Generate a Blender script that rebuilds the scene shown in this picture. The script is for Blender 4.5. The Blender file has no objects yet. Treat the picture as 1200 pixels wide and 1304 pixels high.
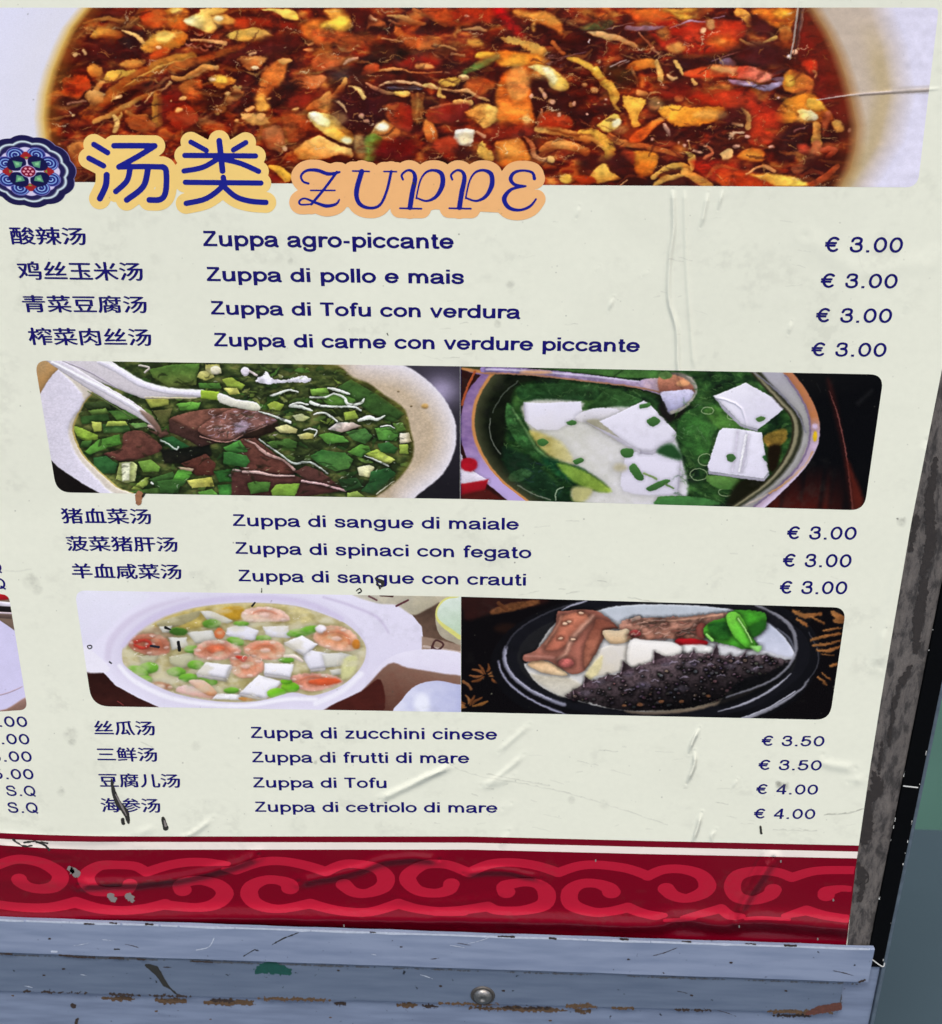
import bpy, math, random
import numpy as np
from mathutils import Vector
rad = math.radians
scene = bpy.context.scene
# ------------------------------------------------------------------ camera, sky, sun, exposure
FPX, CX, CY = 1400.0, 600.0, 652.0            # focal length and centre for a 1200 x 1304 picture
PITCH, YAW, DIST = rad(24.3), rad(2.3), 0.80  # looking down at an upright board
TARGET = Vector((0, 0, 1.15))
FW = Vector((-math.sin(YAW)*math.cos(PITCH), math.cos(YAW)*math.cos(PITCH), -math.sin(PITCH)))
RT = Vector((math.cos(YAW), math.sin(YAW), 0))
UP = RT.cross(FW)
CAM = TARGET - FW*DIST
cd = bpy.data.cameras.new('camera'); cam = bpy.data.objects.new('camera', cd)
scene.collection.objects.link(cam); scene.camera = cam
cam.location = CAM; cam.rotation_euler = (math.pi/2-PITCH, 0, YAW)
cd.sensor_fit = 'HORIZONTAL'; cd.sensor_width = 36; cd.lens = FPX/1200*36
cd.clip_start = 0.02; cd.clip_end = 500
cd.dof.use_dof = True; cd.dof.focus_distance = 0.80; cd.dof.aperture_fstop = 16
SUN_EL, SUN_AZ = rad(58), rad(-28)            # sun direction: azimuth from -Y (in front of the board) towards -X
w = bpy.data.worlds.new('World'); scene.world = w; w.use_nodes = True
nt = w.node_tree; nt.nodes.clear()
sky = nt.nodes.new('ShaderNodeTexSky'); sky.sky_type = 'NISHITA'; sky.sun_disc = False
sky.sun_elevation = SUN_EL; sky.sun_rotation = math.pi - SUN_AZ*-1
sky.air_density = 1.0; sky.dust_density = 4.0; sky.ozone_density = 1.0
bg = nt.nodes.new('ShaderNodeBackground'); bg.inputs['Strength'].default_value = 0.11
wo = nt.nodes.new('ShaderNodeOutputWorld')
nt.links.new(sky.outputs[0], bg.inputs[0]); nt.links.new(bg.outputs[0], wo.inputs[0])
sd = bpy.data.lights.new('sun', 'SUN'); sd.energy = 1.1; sd.angle = rad(14); sd.color = (1, .96, .9)
sun = bpy.data.objects.new('sun', sd); scene.collection.objects.link(sun)
sdir = Vector((math.sin(SUN_AZ)*math.cos(SUN_EL), -math.cos(SUN_AZ)*math.cos(SUN_EL), math.sin(SUN_EL)))
sun.rotation_euler = sdir.to_track_quat('Z', 'Y').to_euler()
scene.view_settings.view_transform = 'Standard'; scene.view_settings.look = 'None'
scene.view_settings.gamma = 1; scene.view_settings.exposure = 0.78

# ------------------------------------------------------------------ from measured points to places on the board
def at(x, y, Y=0.0):
    """where the line of sight through a measured point meets the upright plane y = Y"""
    d = FW + RT*((x-CX)/FPX) - UP*((y-CY)/FPX)
    t = (Y-CAM.y)/d.y
    return CAM + d*t
def proj(X, Z, Y=0.0):
    vx, vy, vz = X-CAM.x, Y-CAM.y, Z-CAM.z
    f = vx*FW.x+vy*FW.y+vz*FW.z
    return CX+FPX*(vx*RT.x+vy*RT.y)/f, CY-FPX*(vx*UP.x+vy*UP.y+vz*UP.z)/f
# ------------------------------------------------------------------ noise and distance fields
_r = np.random.RandomState(5); LAT = _r.rand(256, 256).astype(np.float32)
def vnoise(x, y, s=0):
    xi = np.floor(x).astype(int); yi = np.floor(y).astype(int); fx = x-xi; fy = y-yi
    fx = fx*fx*(3-2*fx); fy = fy*fy*(3-2*fy); xi += s*37; yi += s*91
    a = LAT[yi & 255, xi & 255]; b = LAT[yi & 255, (xi+1) & 255]
    c = LAT[(yi+1) & 255, xi & 255]; d = LAT[(yi+1) & 255, (xi+1) & 255]
    return (a*(1-fx)+b*fx)*(1-fy)+(c*(1-fx)+d*fx)*fy
def fbm(x, y, s=0, o=4):
    v = 0; a = .5; t = 0
    for i in range(o):
        v = v+a*vnoise(x*2**i, y*2**i, s+i); t += a; a *= .55
    return v/t
def rgb(h):
    h = h.lstrip('#'); return np.array([int(h[i:i+2], 16)/255 for i in (0, 2, 4)], np.float32)
def lin(h):
    c = rgb(h) if isinstance(h, str) else np.array(h)
    c = np.where(c <= .04045, c/12.92, ((c+.055)/1.055)**2.4); return (float(c[0]), float(c[1]), float(c[2]), 1)
def spline(P, closed=False, k=5):
    P = np.array(P, float); n = len(P)
    if n < 3: return P
    out = []
    for i in range(n if closed else n-1):
        if closed: a, b, c, d = P[i-1], P[i], P[(i+1) % n], P[(i+2) % n]
        else: a, b, c, d = P[max(i-1, 0)], P[i], P[i+1], P[min(i+2, n-1)]
        for j in range(k):
            t = j/k
            out.append(.5*((2*b)+(-a+c)*t+(2*a-5*b+4*c-d)*t*t+(-a+3*b-3*c+d)*t**3))
    if not closed: out.append(P[-1])
    return np.array(out)
def sdpoly(X, Y, P):
    d = np.full(X.shape, 1e12); s = np.ones(X.shape); n = len(P)
    for i in range(n):
        ax, ay = P[i]; bx, by = P[i-1]
        ex, ey = bx-ax, by-ay; wx, wy = X-ax, Y-ay
        t = np.clip((wx*ex+wy*ey)/(ex*ex+ey*ey+1e-12), 0, 1)
        d = np.minimum(d, (wx-ex*t)**2+(wy-ey*t)**2)
        c1 = Y >= ay; c2 = Y < by; c3 = ex*wy > ey*wx
        s = np.where((c1 & c2 & c3) | (~c1 & ~c2 & ~c3), -s, s)
    return s*np.sqrt(d)
def sdline(X, Y, P, W, ky=1.0):
    """distance to a polyline minus its half width (W a number or one per point)"""
    d = np.full(X.shape, 1e9); P = np.array(P, float); n = len(P)
    W = np.interp(np.linspace(0, 1, n), np.linspace(0, 1, len(W)), W) if hasattr(W, '__len__') else np.full(n, float(W))
    for i in range(n-1):
        ax, ay = P[i]; ex, ey = P[i+1]-P[i]; ey *= ky; wx = X-ax; wy = (Y-ay)*ky
        t = np.clip((wx*ex+wy*ey)/(ex*ex+ey*ey+1e-12), 0, 1)
        d = np.minimum(d, np.hypot(wx-ex*t, wy-ey*t)-(W[i]+(W[i+1]-W[i])*t))
    return d
# ------------------------------------------------------------------ a painted print, laid out in board metres
class Print:
    def __init__(s, x0, y0, x1, y1, res=1.7, base='ffffff', T=(0, 0, 1)):
        c = [at(x, y) for x in (x0, x1) for y in (y0, y1)]
        s.X0, s.X1 = min(p.x for p in c), max(p.x for p in c); s.Z0, s.Z1 = min(p.z for p in c), max(p.z for p in c)
        s.w = int((x1-x0)*res); s.h = int((y1-y0)*res*1.25)
        gx = s.X0+(np.arange(s.w)+.5)/s.w*(s.X1-s.X0); gz = s.Z0+(np.arange(s.h)+.5)/s.h*(s.Z1-s.Z0)
        GX, GZ = np.meshgrid(gx, gz); s.X, s.Y = proj(GX, GZ)
        s.C = np.empty((s.h, s.w, 3), np.float32); s.C[:] = rgb(base)
        s.bev = s.sh = s.rg = 0.0; s.hard = False; s.dsoft = 1.0; s.ed = .22; s.soft = 1.0; s.n0 = fbm(s.X*.3+90, s.Y*.4, 21, 3)
        s.n1 = fbm(s.X*.45, s.Y*.6, 1, 3); s.n2 = fbm(s.X*.09, s.Y*.12, 7, 4); s.t(*T)
    def t(s, ox, oy, k): s.ox, s.oy, s.k = ox, oy, k
    def pts(s, P): return [(s.ox+x/s.k, s.oy+y/s.k) for x, y in P]
    def sl(s, P, m):
        P = np.array(P); c = [at(x, y) for x in (P[:, 0].min()-m, P[:, 0].max()+m) for y in (P[:, 1].min()-m, P[:, 1].max()+m)]
        i0 = int((min(p.x for p in c)-s.X0)/(s.X1-s.X0)*s.w); i1 = int((max(p.x for p in c)-s.X0)/(s.X1-s.X0)*s.w)+2
        j0 = int((min(p.z for p in c)-s.Z0)/(s.Z1-s.Z0)*s.h); j1 = int((max(p.z for p in c)-s.Z0)/(s.Z1-s.Z0)*s.h)+2
        return np.s_[max(j0, 0):max(min(j1, s.h), 0), max(i0, 0):max(min(i1, s.w), 0)]
    def put(s, q, d, P, c, c2, a, so, n, o):
        al = np.clip(.5-d/max(so, .55), 0, 1); al = al*al*(3-2*al)*o
        if al.size == 0: return
        c = rgb(c); col = np.empty(al.shape+(3,), np.float32); col[:] = c
        if c2 is not None:
            c2 = rgb(c2)
            if a == 'e': g = np.clip(-d/max(2.0, float(-d.min())*.8), 0, 1); g = 1-g
            else:
                P = np.array(P); u = s.X[q]*math.cos(rad(a))+s.Y[q]*math.sin(rad(a)); v = P[:, 0]*math.cos(rad(a))+P[:, 1]*math.sin(rad(a))
                g = np.clip((u-v.min())/(v.max()-v.min()+1e-6), 0, 1)
            g = np.clip(g+(s.n2[q]-.5)*.5, 0, 1)[..., None]; col = c*(1-g)+c2*g
        m = 1+n*1.5*(.4*(s.n1[q]-.5)+1.1*(s.n2[q]-.5)); al = al[..., None]
        if s.bev: m = m*(1-s.bev+1.6*s.bev*np.clip(-d/4.5, 0, 1)**.8)
        if s.ed and min(d.shape) > 2: m = m*(1+s.ed*np.clip(np.gradient(d, axis=0)/max(1e-6, np.abs(np.gradient(d, axis=0)).max()), -1, 1)*np.exp(np.minimum(d, 0)/1.6))
        if s.sh:
            k = np.clip(1-(d-.5)/(3.5+so), 0, 1)**1.5*s.sh*o; s.C[q] *= (1-k)[..., None]
        s.C[q] = s.C[q]*(1-al)+np.clip(col*m[..., None], 0, 1)*al
    def P(s, P, c, c2=None, a=90, so=1.0, n=.14, o=1, r=0.0, sm=1):
        P = s.pts(P); Q = spline(P, True, 4) if sm and not (s.hard and len(P) < 9) else np.array(P)
        q = s.sl(Q, so+r+1); x, y = s.X[q], s.Y[q]
        if x.size == 0: return
        r += s.rg; y = y+(s.n1[q]-.5)*r*2.5; x = x+(s.n0[q]-.5)*r*3; so *= s.soft*(s.dsoft if sum(rgb(c)*(.3, .6, .1)) < .3 else 1)
        s.put(q, sdpoly(x, y, Q), Q, c, c2, a, so, n, o)
    def L(s, P, wd, c, c2=None, a=90, so=.9, n=.14, o=1, r=0.0, ky=1.0):
        P = s.pts(P); Q = spline(P, False, 4); wd = [v/s.k for v in wd] if hasattr(wd, '__len__') else wd/s.k
        q = s.sl(Q, so+r+1+np.max(wd)); x, y = s.X[q], s.Y[q]
        if x.size == 0: return
        r += s.rg; y = y+(s.n1[q]-.5)*r*2.5; x = x+(s.n0[q]-.5)*r*3; so *= s.soft*(s.dsoft if sum(rgb(c)*(.3, .6, .1)) < .3 else 1)
        s.put(q, sdline(x, y, Q, wd, ky), Q, c, c2, a, so, n, o)
    def E(s, x, y, rx, ry, c, c2=None, ang=0, **k):
        ca, sa = math.cos(rad(ang)), math.sin(rad(ang))
        s.P([(x+rx*math.cos(t)*ca-ry*math.sin(t)*sa, y+rx*math.cos(t)*sa+ry*math.sin(t)*ca) for t in np.arange(12)*math.pi/6], c, c2, **k)
    def box(s, x0, y0, x1, y1, n, pal, ln, wd, ang, sd, o=.8, seed=1, dots=0, so=1.0, r=.6):
        """loose scatter of small strokes (shreds, crumbs) inside a measured rectangle"""
        R = random.Random(seed); k = (s.ox, s.oy, s.k); s.t(0, 0, 1)
        for i in range(n):
            x, y = R.uniform(x0, x1), R.uniform(y0, y1); a = rad(R.gauss(ang, sd)); l = R.uniform(*ln)/2; b = R.uniform(-.5, .5)*l
            if R.random() < dots: s.E(x, y, wd[1]*R.uniform(.5, 1.2), wd[1]*R.uniform(.4, .8), R.choice(pal), so=so, o=o)
            else:
                dx, dy = math.cos(a)*l, math.sin(a)*l*.7; u = R.uniform(*wd)
                s.L([(x-dx, y-dy), (x-dy*.1+b*.4, y+b), (x+dx, y+dy)], [u*.3, u, u*.4], R.choice(pal), o=o*R.uniform(.6, 1), so=so, r=r, n=.2)
        s.t(*k)
    def warp(s, amp, f=.12, seed=60):
        dx = (fbm(s.X*f, s.Y*f*1.3, seed, 3)-.5)*amp*2*s.w/(s.X.max()-s.X.min()); dy = (fbm(s.X*f+50, s.Y*f*1.3+9, seed+3, 3)-.5)*amp*2*s.w/(s.X.max()-s.X.min())
        gx, gy = np.meshgrid(np.arange(s.w), np.arange(s.h)); u = np.clip(gx+dx, 0, s.w-1.01); v = np.clip(gy+dy, 0, s.h-1.01)
        i = u.astype(int); j = v.astype(int); fx = (u-i)[..., None]; fy = (v-j)[..., None]; C = s.C
        s.C = ((C[j, i]*(1-fx)+C[j, i+1]*fx)*(1-fy)+(C[j+1, i]*(1-fx)+C[j+1, i+1]*fx)*fy).astype(np.float32)
    def blur(s, k=1):
        for _ in range(k):
            for ax in (0, 1):
                p = np.pad(s.C, [(1, 1) if i == ax else (0, 0) for i in range(3)], mode='edge')
                a = p[:-2] if ax == 0 else p[:, :-2]; b = p[1:-1] if ax == 0 else p[:, 1:-1]; c = p[2:] if ax == 0 else p[:, 2:]
                s.C = .25*a+.5*b+.25*c
    def image(s, name, grain=.012, f32=False):
        if grain:
            g = np.random.RandomState(3).randn(s.h, s.w, 1).astype(np.float32)*grain; s.C = s.C*(1+g)+g*.12
        A = np.ones((s.h, s.w, 4), np.float32); A[..., :3] = s.C if f32 else np.clip(s.C, 0, 1)
        im = bpy.data.images.new(name, s.w, s.h, alpha=False, float_buffer=f32)
        if f32: im.colorspace_settings.name = 'Non-Color'
        im.pixels.foreach_set(A.ravel()); im.update(); return im
# ------------------------------------------------------------------ the long printed picture of hot and sour soup
def paint_header():
    s = Print(-24, 2, 1204, 246, 1.55, '5a1a12')
    n = fbm(s.X*.028+s.Y*.01, s.Y*.06, 3, 5); m = fbm(s.X*.06, s.Y*.11, 11, 4)
    ramp = [(.0, '260a0a'), (.32, '3a0f0d'), (.44, '571912'), (.54, '7c2815'), (.64, 'a34520'), (.76, 'c46f30'), (1, 'dd9a48')]
    v = np.clip((n*.62+m*.38-.5)*1.9+.47, 0, 1)
    for i in range(3): s.C[..., i] = np.interp(v, [r[0] for r in ramp], [rgb(r[1])[i] for r in ramp])
    s.bev, s.sh, s.rg, s.soft, s.dsoft = .06, .13, .45, 1.9, 2.6
    warm = ['7a2a15', '9a3c1a', 'b4582a', 'c8752f', 'd89a4a', '6a1e14', '4a120e', '8c2f17']
    lite = ['d9a65a', 'e2bd74', 'cf8f45', 'e9cf95', 'c77b38']
    s.box(55, 8, 1085, 236, 300, warm, (16, 60), (2, 7), 165, 30, .6, 2, so=2.5)
    s.box(55, 8, 1085, 236, 170, ['2a0b0b', '35100f', '3d1411', '461610'], (14, 46), (2, 6), 170, 30, .75, 3, so=2)
    s.box(60, 10, 1080, 236, 330, lite, (4, 15), (.5, 1.5), 170, 45, .62, 4, dots=.45, so=.9)
    s.box(60, 10, 420, 236, 110, ['b58048', 'c4934f', '9a5f30'], (22, 60), (.8, 2.2), 155, 14, .6, 5)
    s.box(400, 10, 1000, 100, 60, ['b98a52', 'a56435', 'd0a060'], (14, 44), (.8, 2.), 12, 16, .6, 6)
    P, L, E = s.P, s.L, s.E
    s.t(40, 5, 6)       # upper left
    P([(420, 40), (820, 40), (820, 60), (730, 100), (600, 90), (430, 100)], '5a1c14', so=2)
    L([(400, 150), (520, 120), (600, 108), (700, 140), (760, 160)], [8, 16, 18, 16, 8], 'b87c3c', '8a4a22', n=.2)
    L([(870, 40), (810, 90), (740, 180)], [30, 26, 22], 'a8713c', '8d5424', a=0, n=.2)
    L([(860, 60), (800, 110), (760, 150)], 5, 'c4924f')
    P([(840, 60), (1040, 40), (1060, 170), (940, 190), (850, 150)], 'b2451c', 'c96a2a', a=0, so=3)
    P([(1040, 30), (1190, 30), (1200, 190), (1090, 200), (1050, 140)], 'f0a63a', 'c45e22', a=90, so=3)
    E(1110, 50, 50, 30, 'f9d472', so=3)
    P([(520, 175), (600, 190), (690, 215), (680, 262), (560, 262), (450, 262), (480, 210)], 'd79a3e', 'a45a26', a=0, so=1.5)
    P([(720, 190), (800, 190), (890, 200), (850, 260), (730, 235)], '33100e', so=2)
    P([(730, 240), (800, 240), (830, 300), (760, 330), (710, 310)], '2a0d0f', so=2)
    L([(690, 200), (760, 220), (830, 260), (860, 300)], [6, 14, 18, 14], 'ecc17a', 'd9a25a', n=.1)
    P([(860, 300), (950, 210), (1000, 200), (1010, 150), (1030, 200), (1130, 200), (1200, 250), (1120, 330), (1010, 350), (920, 370), (850, 350)], 'e3a748', 'b9651f', a=60, so=1.5, r=1.5, n=.25)
    P([(960, 220), (1040, 210), (1110, 240), (1040, 290), (960, 280)], 'efc162', so=3, n=.2)
    E(980, 380, 90, 35, 'b34a1c', so=3, ang=-25)
    P([(280, 300), (420, 290), (620, 280), (680, 340), (620, 420), (400, 430), (270, 470), (250, 400)], '54160f', '3c0f0d', a=0, so=4)
    P([(690, 450), (780, 425), (880, 430), (840, 480), (720, 490)], 'e0a24c', 'c98236', a=90, so=1.5, r=1)
    P([(430, 470), (480, 455), (545, 490), (530, 540), (470, 560), (430, 520)], 'd89640', 'b46a2a', a=60, so=1.5, r=1)
    P([(570, 530), (620, 505), (720, 510), (800, 495), (820, 520), (720, 560), (640, 580), (560, 600)], 'e8b94e', 'd2913a', a=90, so=1.2, r=1.2)
    P([(250, 620), (330, 600), (400, 560), (420, 620), (380, 710), (300, 720), (240, 680)], 'c24e1d', 'a03a18', a=0, so=2.5)
    L([(220, 600), (280, 560), (300, 540)], 7, 'd89a58')
    L([(430, 700), (480, 700), (520, 620), (560, 590)], [24, 30, 22, 12], 'c98d4a', 'a9642e', n=.25)
    L([(1230, 400), (1020, 450), (820, 550), (650, 660), (520, 760), (400, 850)], [34, 40, 46, 44, 40, 34], 'b9792f', '9c4a1d', a=135, so=1.5, n=.3)
    L([(1230, 410), (1010, 470), (850, 545), (700, 640)], [8, 9, 8, 3], 'd6a24e', n=.3)
    P([(540, 820), (640, 740), (760, 660), (900, 590), (930, 600), (880, 640), (760, 720), (640, 790), (560, 840)], '2c0e0c', so=1.5)
    L([(980, 660), (860, 710), (720, 780), (600, 850), (480, 900)], [8, 16, 20, 20, 18], 'b98a48', '8f5c2a', a=0, n=.25)
    L([(1060, 600), (1010, 650), (930, 680), (870, 750)], [14, 10, 7, 5], 'd9ae72', n=.2)
    L([(970, 690), (960, 780), (965, 900)], [30, 40, 44], 'b5772f', '9a5a24', a=0, n=.25)
    P([(1010, 680), (1200, 640), (1200, 900), (1010, 900)], '7e2015', '611711', so=4)
    for x, y, a, b in ((1160, 720, 34, 16), (1125, 810, 30, 16), (1070, 740, 10, 8), (410, 370, 14, 26), (340, 390, 22, 14), (320, 850, 16, 12), (545, 690, 20, 8), (660, 710, 34, 12)): E(x, y, a, b, 'e0b57c', so=1, ang=-20)
    L([(640, 880), (680, 860), (690, 830)], [12, 16, 8], 'cfa055')
    L([(730, 820), (800, 860), (880, 850)], [14, 18, 14], 'c28040', n=.3)
    L([(280, 770), (340, 750), (420, 735)], 7, 'a06a50')
    s.t(0, 0, 3)
    for P_, c, d in (([(330, 350), (380, 345), (400, 380), (350, 400)], 'd09a58', 'a8662e'), ([(240, 300), (330, 290), (345, 340), (260, 345)], 'c8521e', '9c3416'), ([(920, 430), (1000, 440), (1030, 470), (960, 475)], 'e4bb70', 'c08440'), ([(1000, 500), (1080, 490), (1075, 560), (1020, 560)], 'b8683c', '8a3c1e'), ([(480, 450), (560, 445), (600, 490), (520, 500)], 'b86c34', '8a4420'), ([(640, 440), (720, 400), (760, 460), (690, 500)], 'a04420', '7a2416'), ([(260, 560), (330, 540), (360, 600), (290, 640)], 'c47a3a', '9c4c20')): P(P_, c, d, so=1.5, r=1)
    L([(440, 440), (450, 470), (440, 500)], [8, 12, 8], 'd8b068'); L([(830, 430), (870, 370), (920, 330)], [10, 8, 6], 'b89a58'); L([(690, 300), (740, 290), (790, 260), (830, 260)], [6, 8, 8, 10], 'cf9c5c')
    E(240, 620, 40, 30, '6a2010', so=3); E(610, 180, 9, 6, 'e0b080')
    s.t(220, 5, 6)
    P([(90, 135), (200, 60), (240, 35), (430, 35), (360, 80), (300, 100), (340, 180), (300, 220), (200, 190)], 'f3dd86', 'e0a340', a=0, so=1.2)
    P([(90, 135), (150, 95), (230, 80), (250, 140), (200, 180), (130, 160)], 'fbf6cf', 'f4d96e', a=0, so=2.5)
    P([(300, 100), (400, 75), (470, 110), (540, 150), (440, 155), (340, 150)], 'e6b357', 'c87a30', a=0, so=1.5)
    E(355, 112, 34, 20, 'fcefc0', so=2)
    P([(680, 38), (900, 40), (960, 95), (950, 125), (860, 110), (800, 70)], 'f6dc7c', 'e9b94c', a=0, so=1)
    P([(400, 245), (520, 190), (660, 172), (780, 238), (660, 270), (580, 295), (460, 270)], 'f2c860', 'e0a040', a=60, so=1, sm=0)
    P([(500, 100), (700, 110), (900, 150), (960, 190), (820, 190), (640, 170), (480, 190)], 'a93f1c', '7a2414', a=0, so=3)
    L([(140, 270), (280, 285), (400, 292)], [10, 12, 18], 'c98f58', n=.2)
    for x, y in ((200, 230), (190, 330), (120, 310), (270, 320), (240, 350)): L([(x-24, y-8), (x, y+8), (x+26, y)], 8, 'a56a55')
    P([(580, 300), (800, 230), (960, 250), (960, 330), (800, 380), (640, 420), (420, 430), (400, 400)], '3b1110', '521a15', a=0, so=3)
    P([(980, 160), (1200, 120), (1200, 340), (1080, 300), (1000, 240)], 'cf7a2c', 'b5561f', a=90, so=4)
    P([(1150, 150), (1200, 130), (1200, 210), (1160, 200)], 'f0c23c', so=3)
    for x, y, a in ((1055, 310, 26), (1130, 310, 20), (1040, 350, 40)): E(x, y, a, 12, 'cf8f56', so=1.2)
    P([(510, 405), (720, 405), (690, 460), (640, 500), (560, 490)], 'b57038', 'c78546', a=0, so=1.5, r=1)
    L([(590, 385), (640, 372)], 9, 'c79468'); E(630, 485, 34, 13, 'f3d9ac')
    P([(880, 420), (840, 600), (740, 700), (740, 800), (640, 800), (660, 640), (720, 480)], 'c4662a', 'd98b3e', a=90, so=3, n=.3)
    P([(640, 700), (720, 690), (740, 790), (690, 830), (640, 800)], 'e6a548', so=4, n=.25)
    P([(800, 440), (830, 420), (900, 418), (915, 440), (850, 465)], 'dca760', 'c68a45')
    P([(20, 440), (200, 400), (400, 340), (560, 290), (520, 340), (330, 420), (60, 520), (-20, 500)], 'a45a26', '8c3a18', a=0, so=2, n=.3)
    P([(40, 530), (180, 470), (230, 465), (150, 520), (80, 560)], '34120f', so=1.5)
    L([(0, 560), (80, 570), (170, 520), (240, 480), (300, 490)], [16, 18, 16, 20, 22], 'c98c48', n=.25)
    P([(275, 570), (370, 540), (490, 580), (430, 620), (360, 650), (300, 610)], 'e3a040', 'c47a2c', a=0, so=1.5, r=1.2)
    E(370, 580, 50, 28, 'f6cc50', so=3); E(305, 575, 26, 16, 'f5cfa0', so=1.5)
    P([(60, 620), (160, 570), (230, 600), (220, 740), (140, 760), (70, 680)], 'b9652b', '9a451c', a=60, so=2, n=.3)
    P([(420, 720), (470, 620), (520, 650), (540, 700), (440, 760), (400, 820), (300, 825), (380, 790)], 'b98c50', '9c6a3a', a=60, so=1.2, r=2, n=.3)
    E(420, 685, 26, 18, 'd9b070'); E(485, 690, 40, 14, '5a3018')
    P([(250, 660), (380, 700), (360, 780), (280, 800), (250, 740)], '33110f', so=3)
    P([(890, 580), (1100, 540), (1180, 560), (1130, 620), (1060, 655), (960, 620)], 'b55022', 'c97a44', a=0, so=1.5)
    P([(760, 690), (880, 580), (960, 640), (900, 740), (800, 780), (750, 740)], '26110f', so=3)
    P([(900, 700), (1120, 680), (1000, 800), (880, 800)], '7e2416', so=3)
    L([(1200, 690), (1120, 750), (1040, 800)], [24, 26, 20], 'd99a52', 'b66a30', n=.25)
    P([(1040, 840), (1100, 830), (1200, 880), (1200, 930), (1100, 930)], 'fdf8d8', 'f2d060', a=0, so=1.5)
    for x, y, a, b in ((80, 722, 30, 16), (50, 810, 34, 16), (590, 800, 40, 18), (570, 865, 40, 18), (680, 860, 36, 26), (490, 890, 18, 16), (740, 720, 24, 10), (940, 800, 30, 12)): E(x, y, a, b, 'e2a862', so=1.2, ang=-15)
    s.t(400, 5, 6)
    P([(80, 40), (240, 40), (290, 120), (290, 180), (180, 220), (60, 200), (60, 150), (110, 120)], 'dba548', 'cf8a35', a=90, so=3, n=.25)
    P([(70, 160), (190, 100), (260, 90), (280, 130), (200, 200), (100, 200)], 'f0cb4e', 'e4b040', a=90, so=3)
    P([(0, 200), (300, 220), (440, 260), (440, 310), (200, 300), (60, 330), (0, 300)], 'b95a26', 'a0421d', a=0, so=4, n=.3)
    P([(420, 100), (460, 95), (540, 140), (540, 180), (440, 170), (400, 190)], 'c06c38', 'a44a22', a=90, so=2)
    L([(432, 100), (480, 120)], [16, 8], 'e3b283')
    P([(240, 40), (420, 50), (400, 150), (310, 230), (300, 120)], '4a1512', so=3)
    L([(560, 85), (680, 100), (760, 135), (840, 150)], [8, 18, 20, 14], 'bd8c50', '8f5a30', a=90, n=.25)
    L([(580, 125), (660, 155)], 9, '8c5838')
    L([(760, 40), (900, 110), (1000, 160)], 14, '9c5a2c', n=.3)
    P([(850, 40), (1200, 40), (1200, 160), (1000, 150), (860, 90)], 'a8401c', 'b5531f', a=0, so=4, n=.3)
    P([(610, 180), (660, 180), (740, 250), (900, 270), (1000, 310), (900, 340), (740, 345), (680, 290)], 'b4692f', 'b05a2a', a=0, so=1.5, r=2, n=.3)
    L([(520, 268), (620, 275), (680, 285)], 7, 'c89a6c')
    L([(920, 310), (1020, 325), (1090, 355)], 10, 'b5804c'); L([(1050, 385), (1100, 390), (1145, 395)], [12, 8, 12], 'b8875a')
    P([(600, 380), (640, 330), (760, 380), (700, 410), (620, 400)], '140d08', so=3)
    P([(440, 310), (600, 320), (640, 400), (520, 440), (440, 390)], '3a1a10', so=4)
    P([(0, 400), (140, 380), (240, 420), (160, 490), (0, 500)], 'b66a34', 'a85630', a=90, so=3, n=.3)
    L([(230, 460), (280, 430), (330, 415)], [8, 14, 8], 'c29272')
    P([(620, 460), (760, 400), (900, 400), (960, 450), (880, 500), (700, 490)], '9a2a1a', '7c1d15', a=90, so=3)
    P([(770, 460), (820, 450), (900, 460), (910, 490), (780, 490)], 'd89a58', so=1.5)
    L([(460, 515), (560, 500), (680, 500), (760, 520), (980, 520)], [8, 16, 10, 6, 6], 'd8a05a', 'b9744a', a=0, n=.2)
    P([(360, 520), (440, 450), (500, 470), (480, 520), (380, 550)], 'b0542c', so=2)
    P([(160, 520), (400, 520), (380, 600), (260, 600), (160, 560)], '393036', '2a1a1c', a=0, so=5)
    L([(400, 600), (480, 650), (560, 680), (700, 680)], [8, 16, 14, 12], 'c98c6a', 'dcb060', a=0)
    L([(500, 630), (560, 600), (660, 590), (760, 600), (860, 635)], [6, 11, 12, 11, 9], 'e2b583', n=.1)
    P([(540, 640), (620, 625), (760, 620), (840, 650), (760, 655), (620, 655)], '5a5062', '2c2a35', a=90, so=1)
    L([(560, 632), (700, 640), (820, 648)], 3, '8a84a0')
    P([(610, 665), (720, 660), (740, 690), (690, 710), (620, 690)], 'ecd06a', 'd0a050', so=1.2)
    P([(830, 620), (880, 600), (930, 620), (900, 650)], 'f0d480'); L([(880, 625), (980, 650), (1090, 665), (1200, 655)], [10, 8, 12, 14], 'd5a168', n=.15)
    P([(960, 580), (1080, 560), (1110, 590), (1060, 630), (980, 620)], 'e0b850', 'd0a348', so=1.5, r=1.5); E(1140, 555, 34, 20, 'eed488')
    L([(960, 650), (960, 700), (1000, 715)], [12, 18, 10], 'd0a858')
    L([(240, 575), (210, 650), (140, 720), (20, 780)], [16, 28, 24, 20], 'cd9850', 'b9743a', a=90, n=.25)
    L([(270, 632), (330, 645), (370, 680), (385, 715)], [6, 12, 18, 12], 'e8c57a', n=.1); L([(170, 740), (220, 780), (250, 820)], [8, 11, 6], 'dcae7c')
    P([(200, 680), (380, 640), (560, 690), (560, 850), (400, 880), (220, 830)], '480f12', '3a0f0f', a=60, so=4, o=.8)
    L([(270, 632), (330, 645), (370, 680), (385, 715)], [6, 12, 18, 12], 'e8c57a', n=.1); L([(170, 740), (220, 780), (250, 820)], [8, 11, 6], 'dcae7c')
    E(360, 855, 26, 18, 'c9978a')
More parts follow.
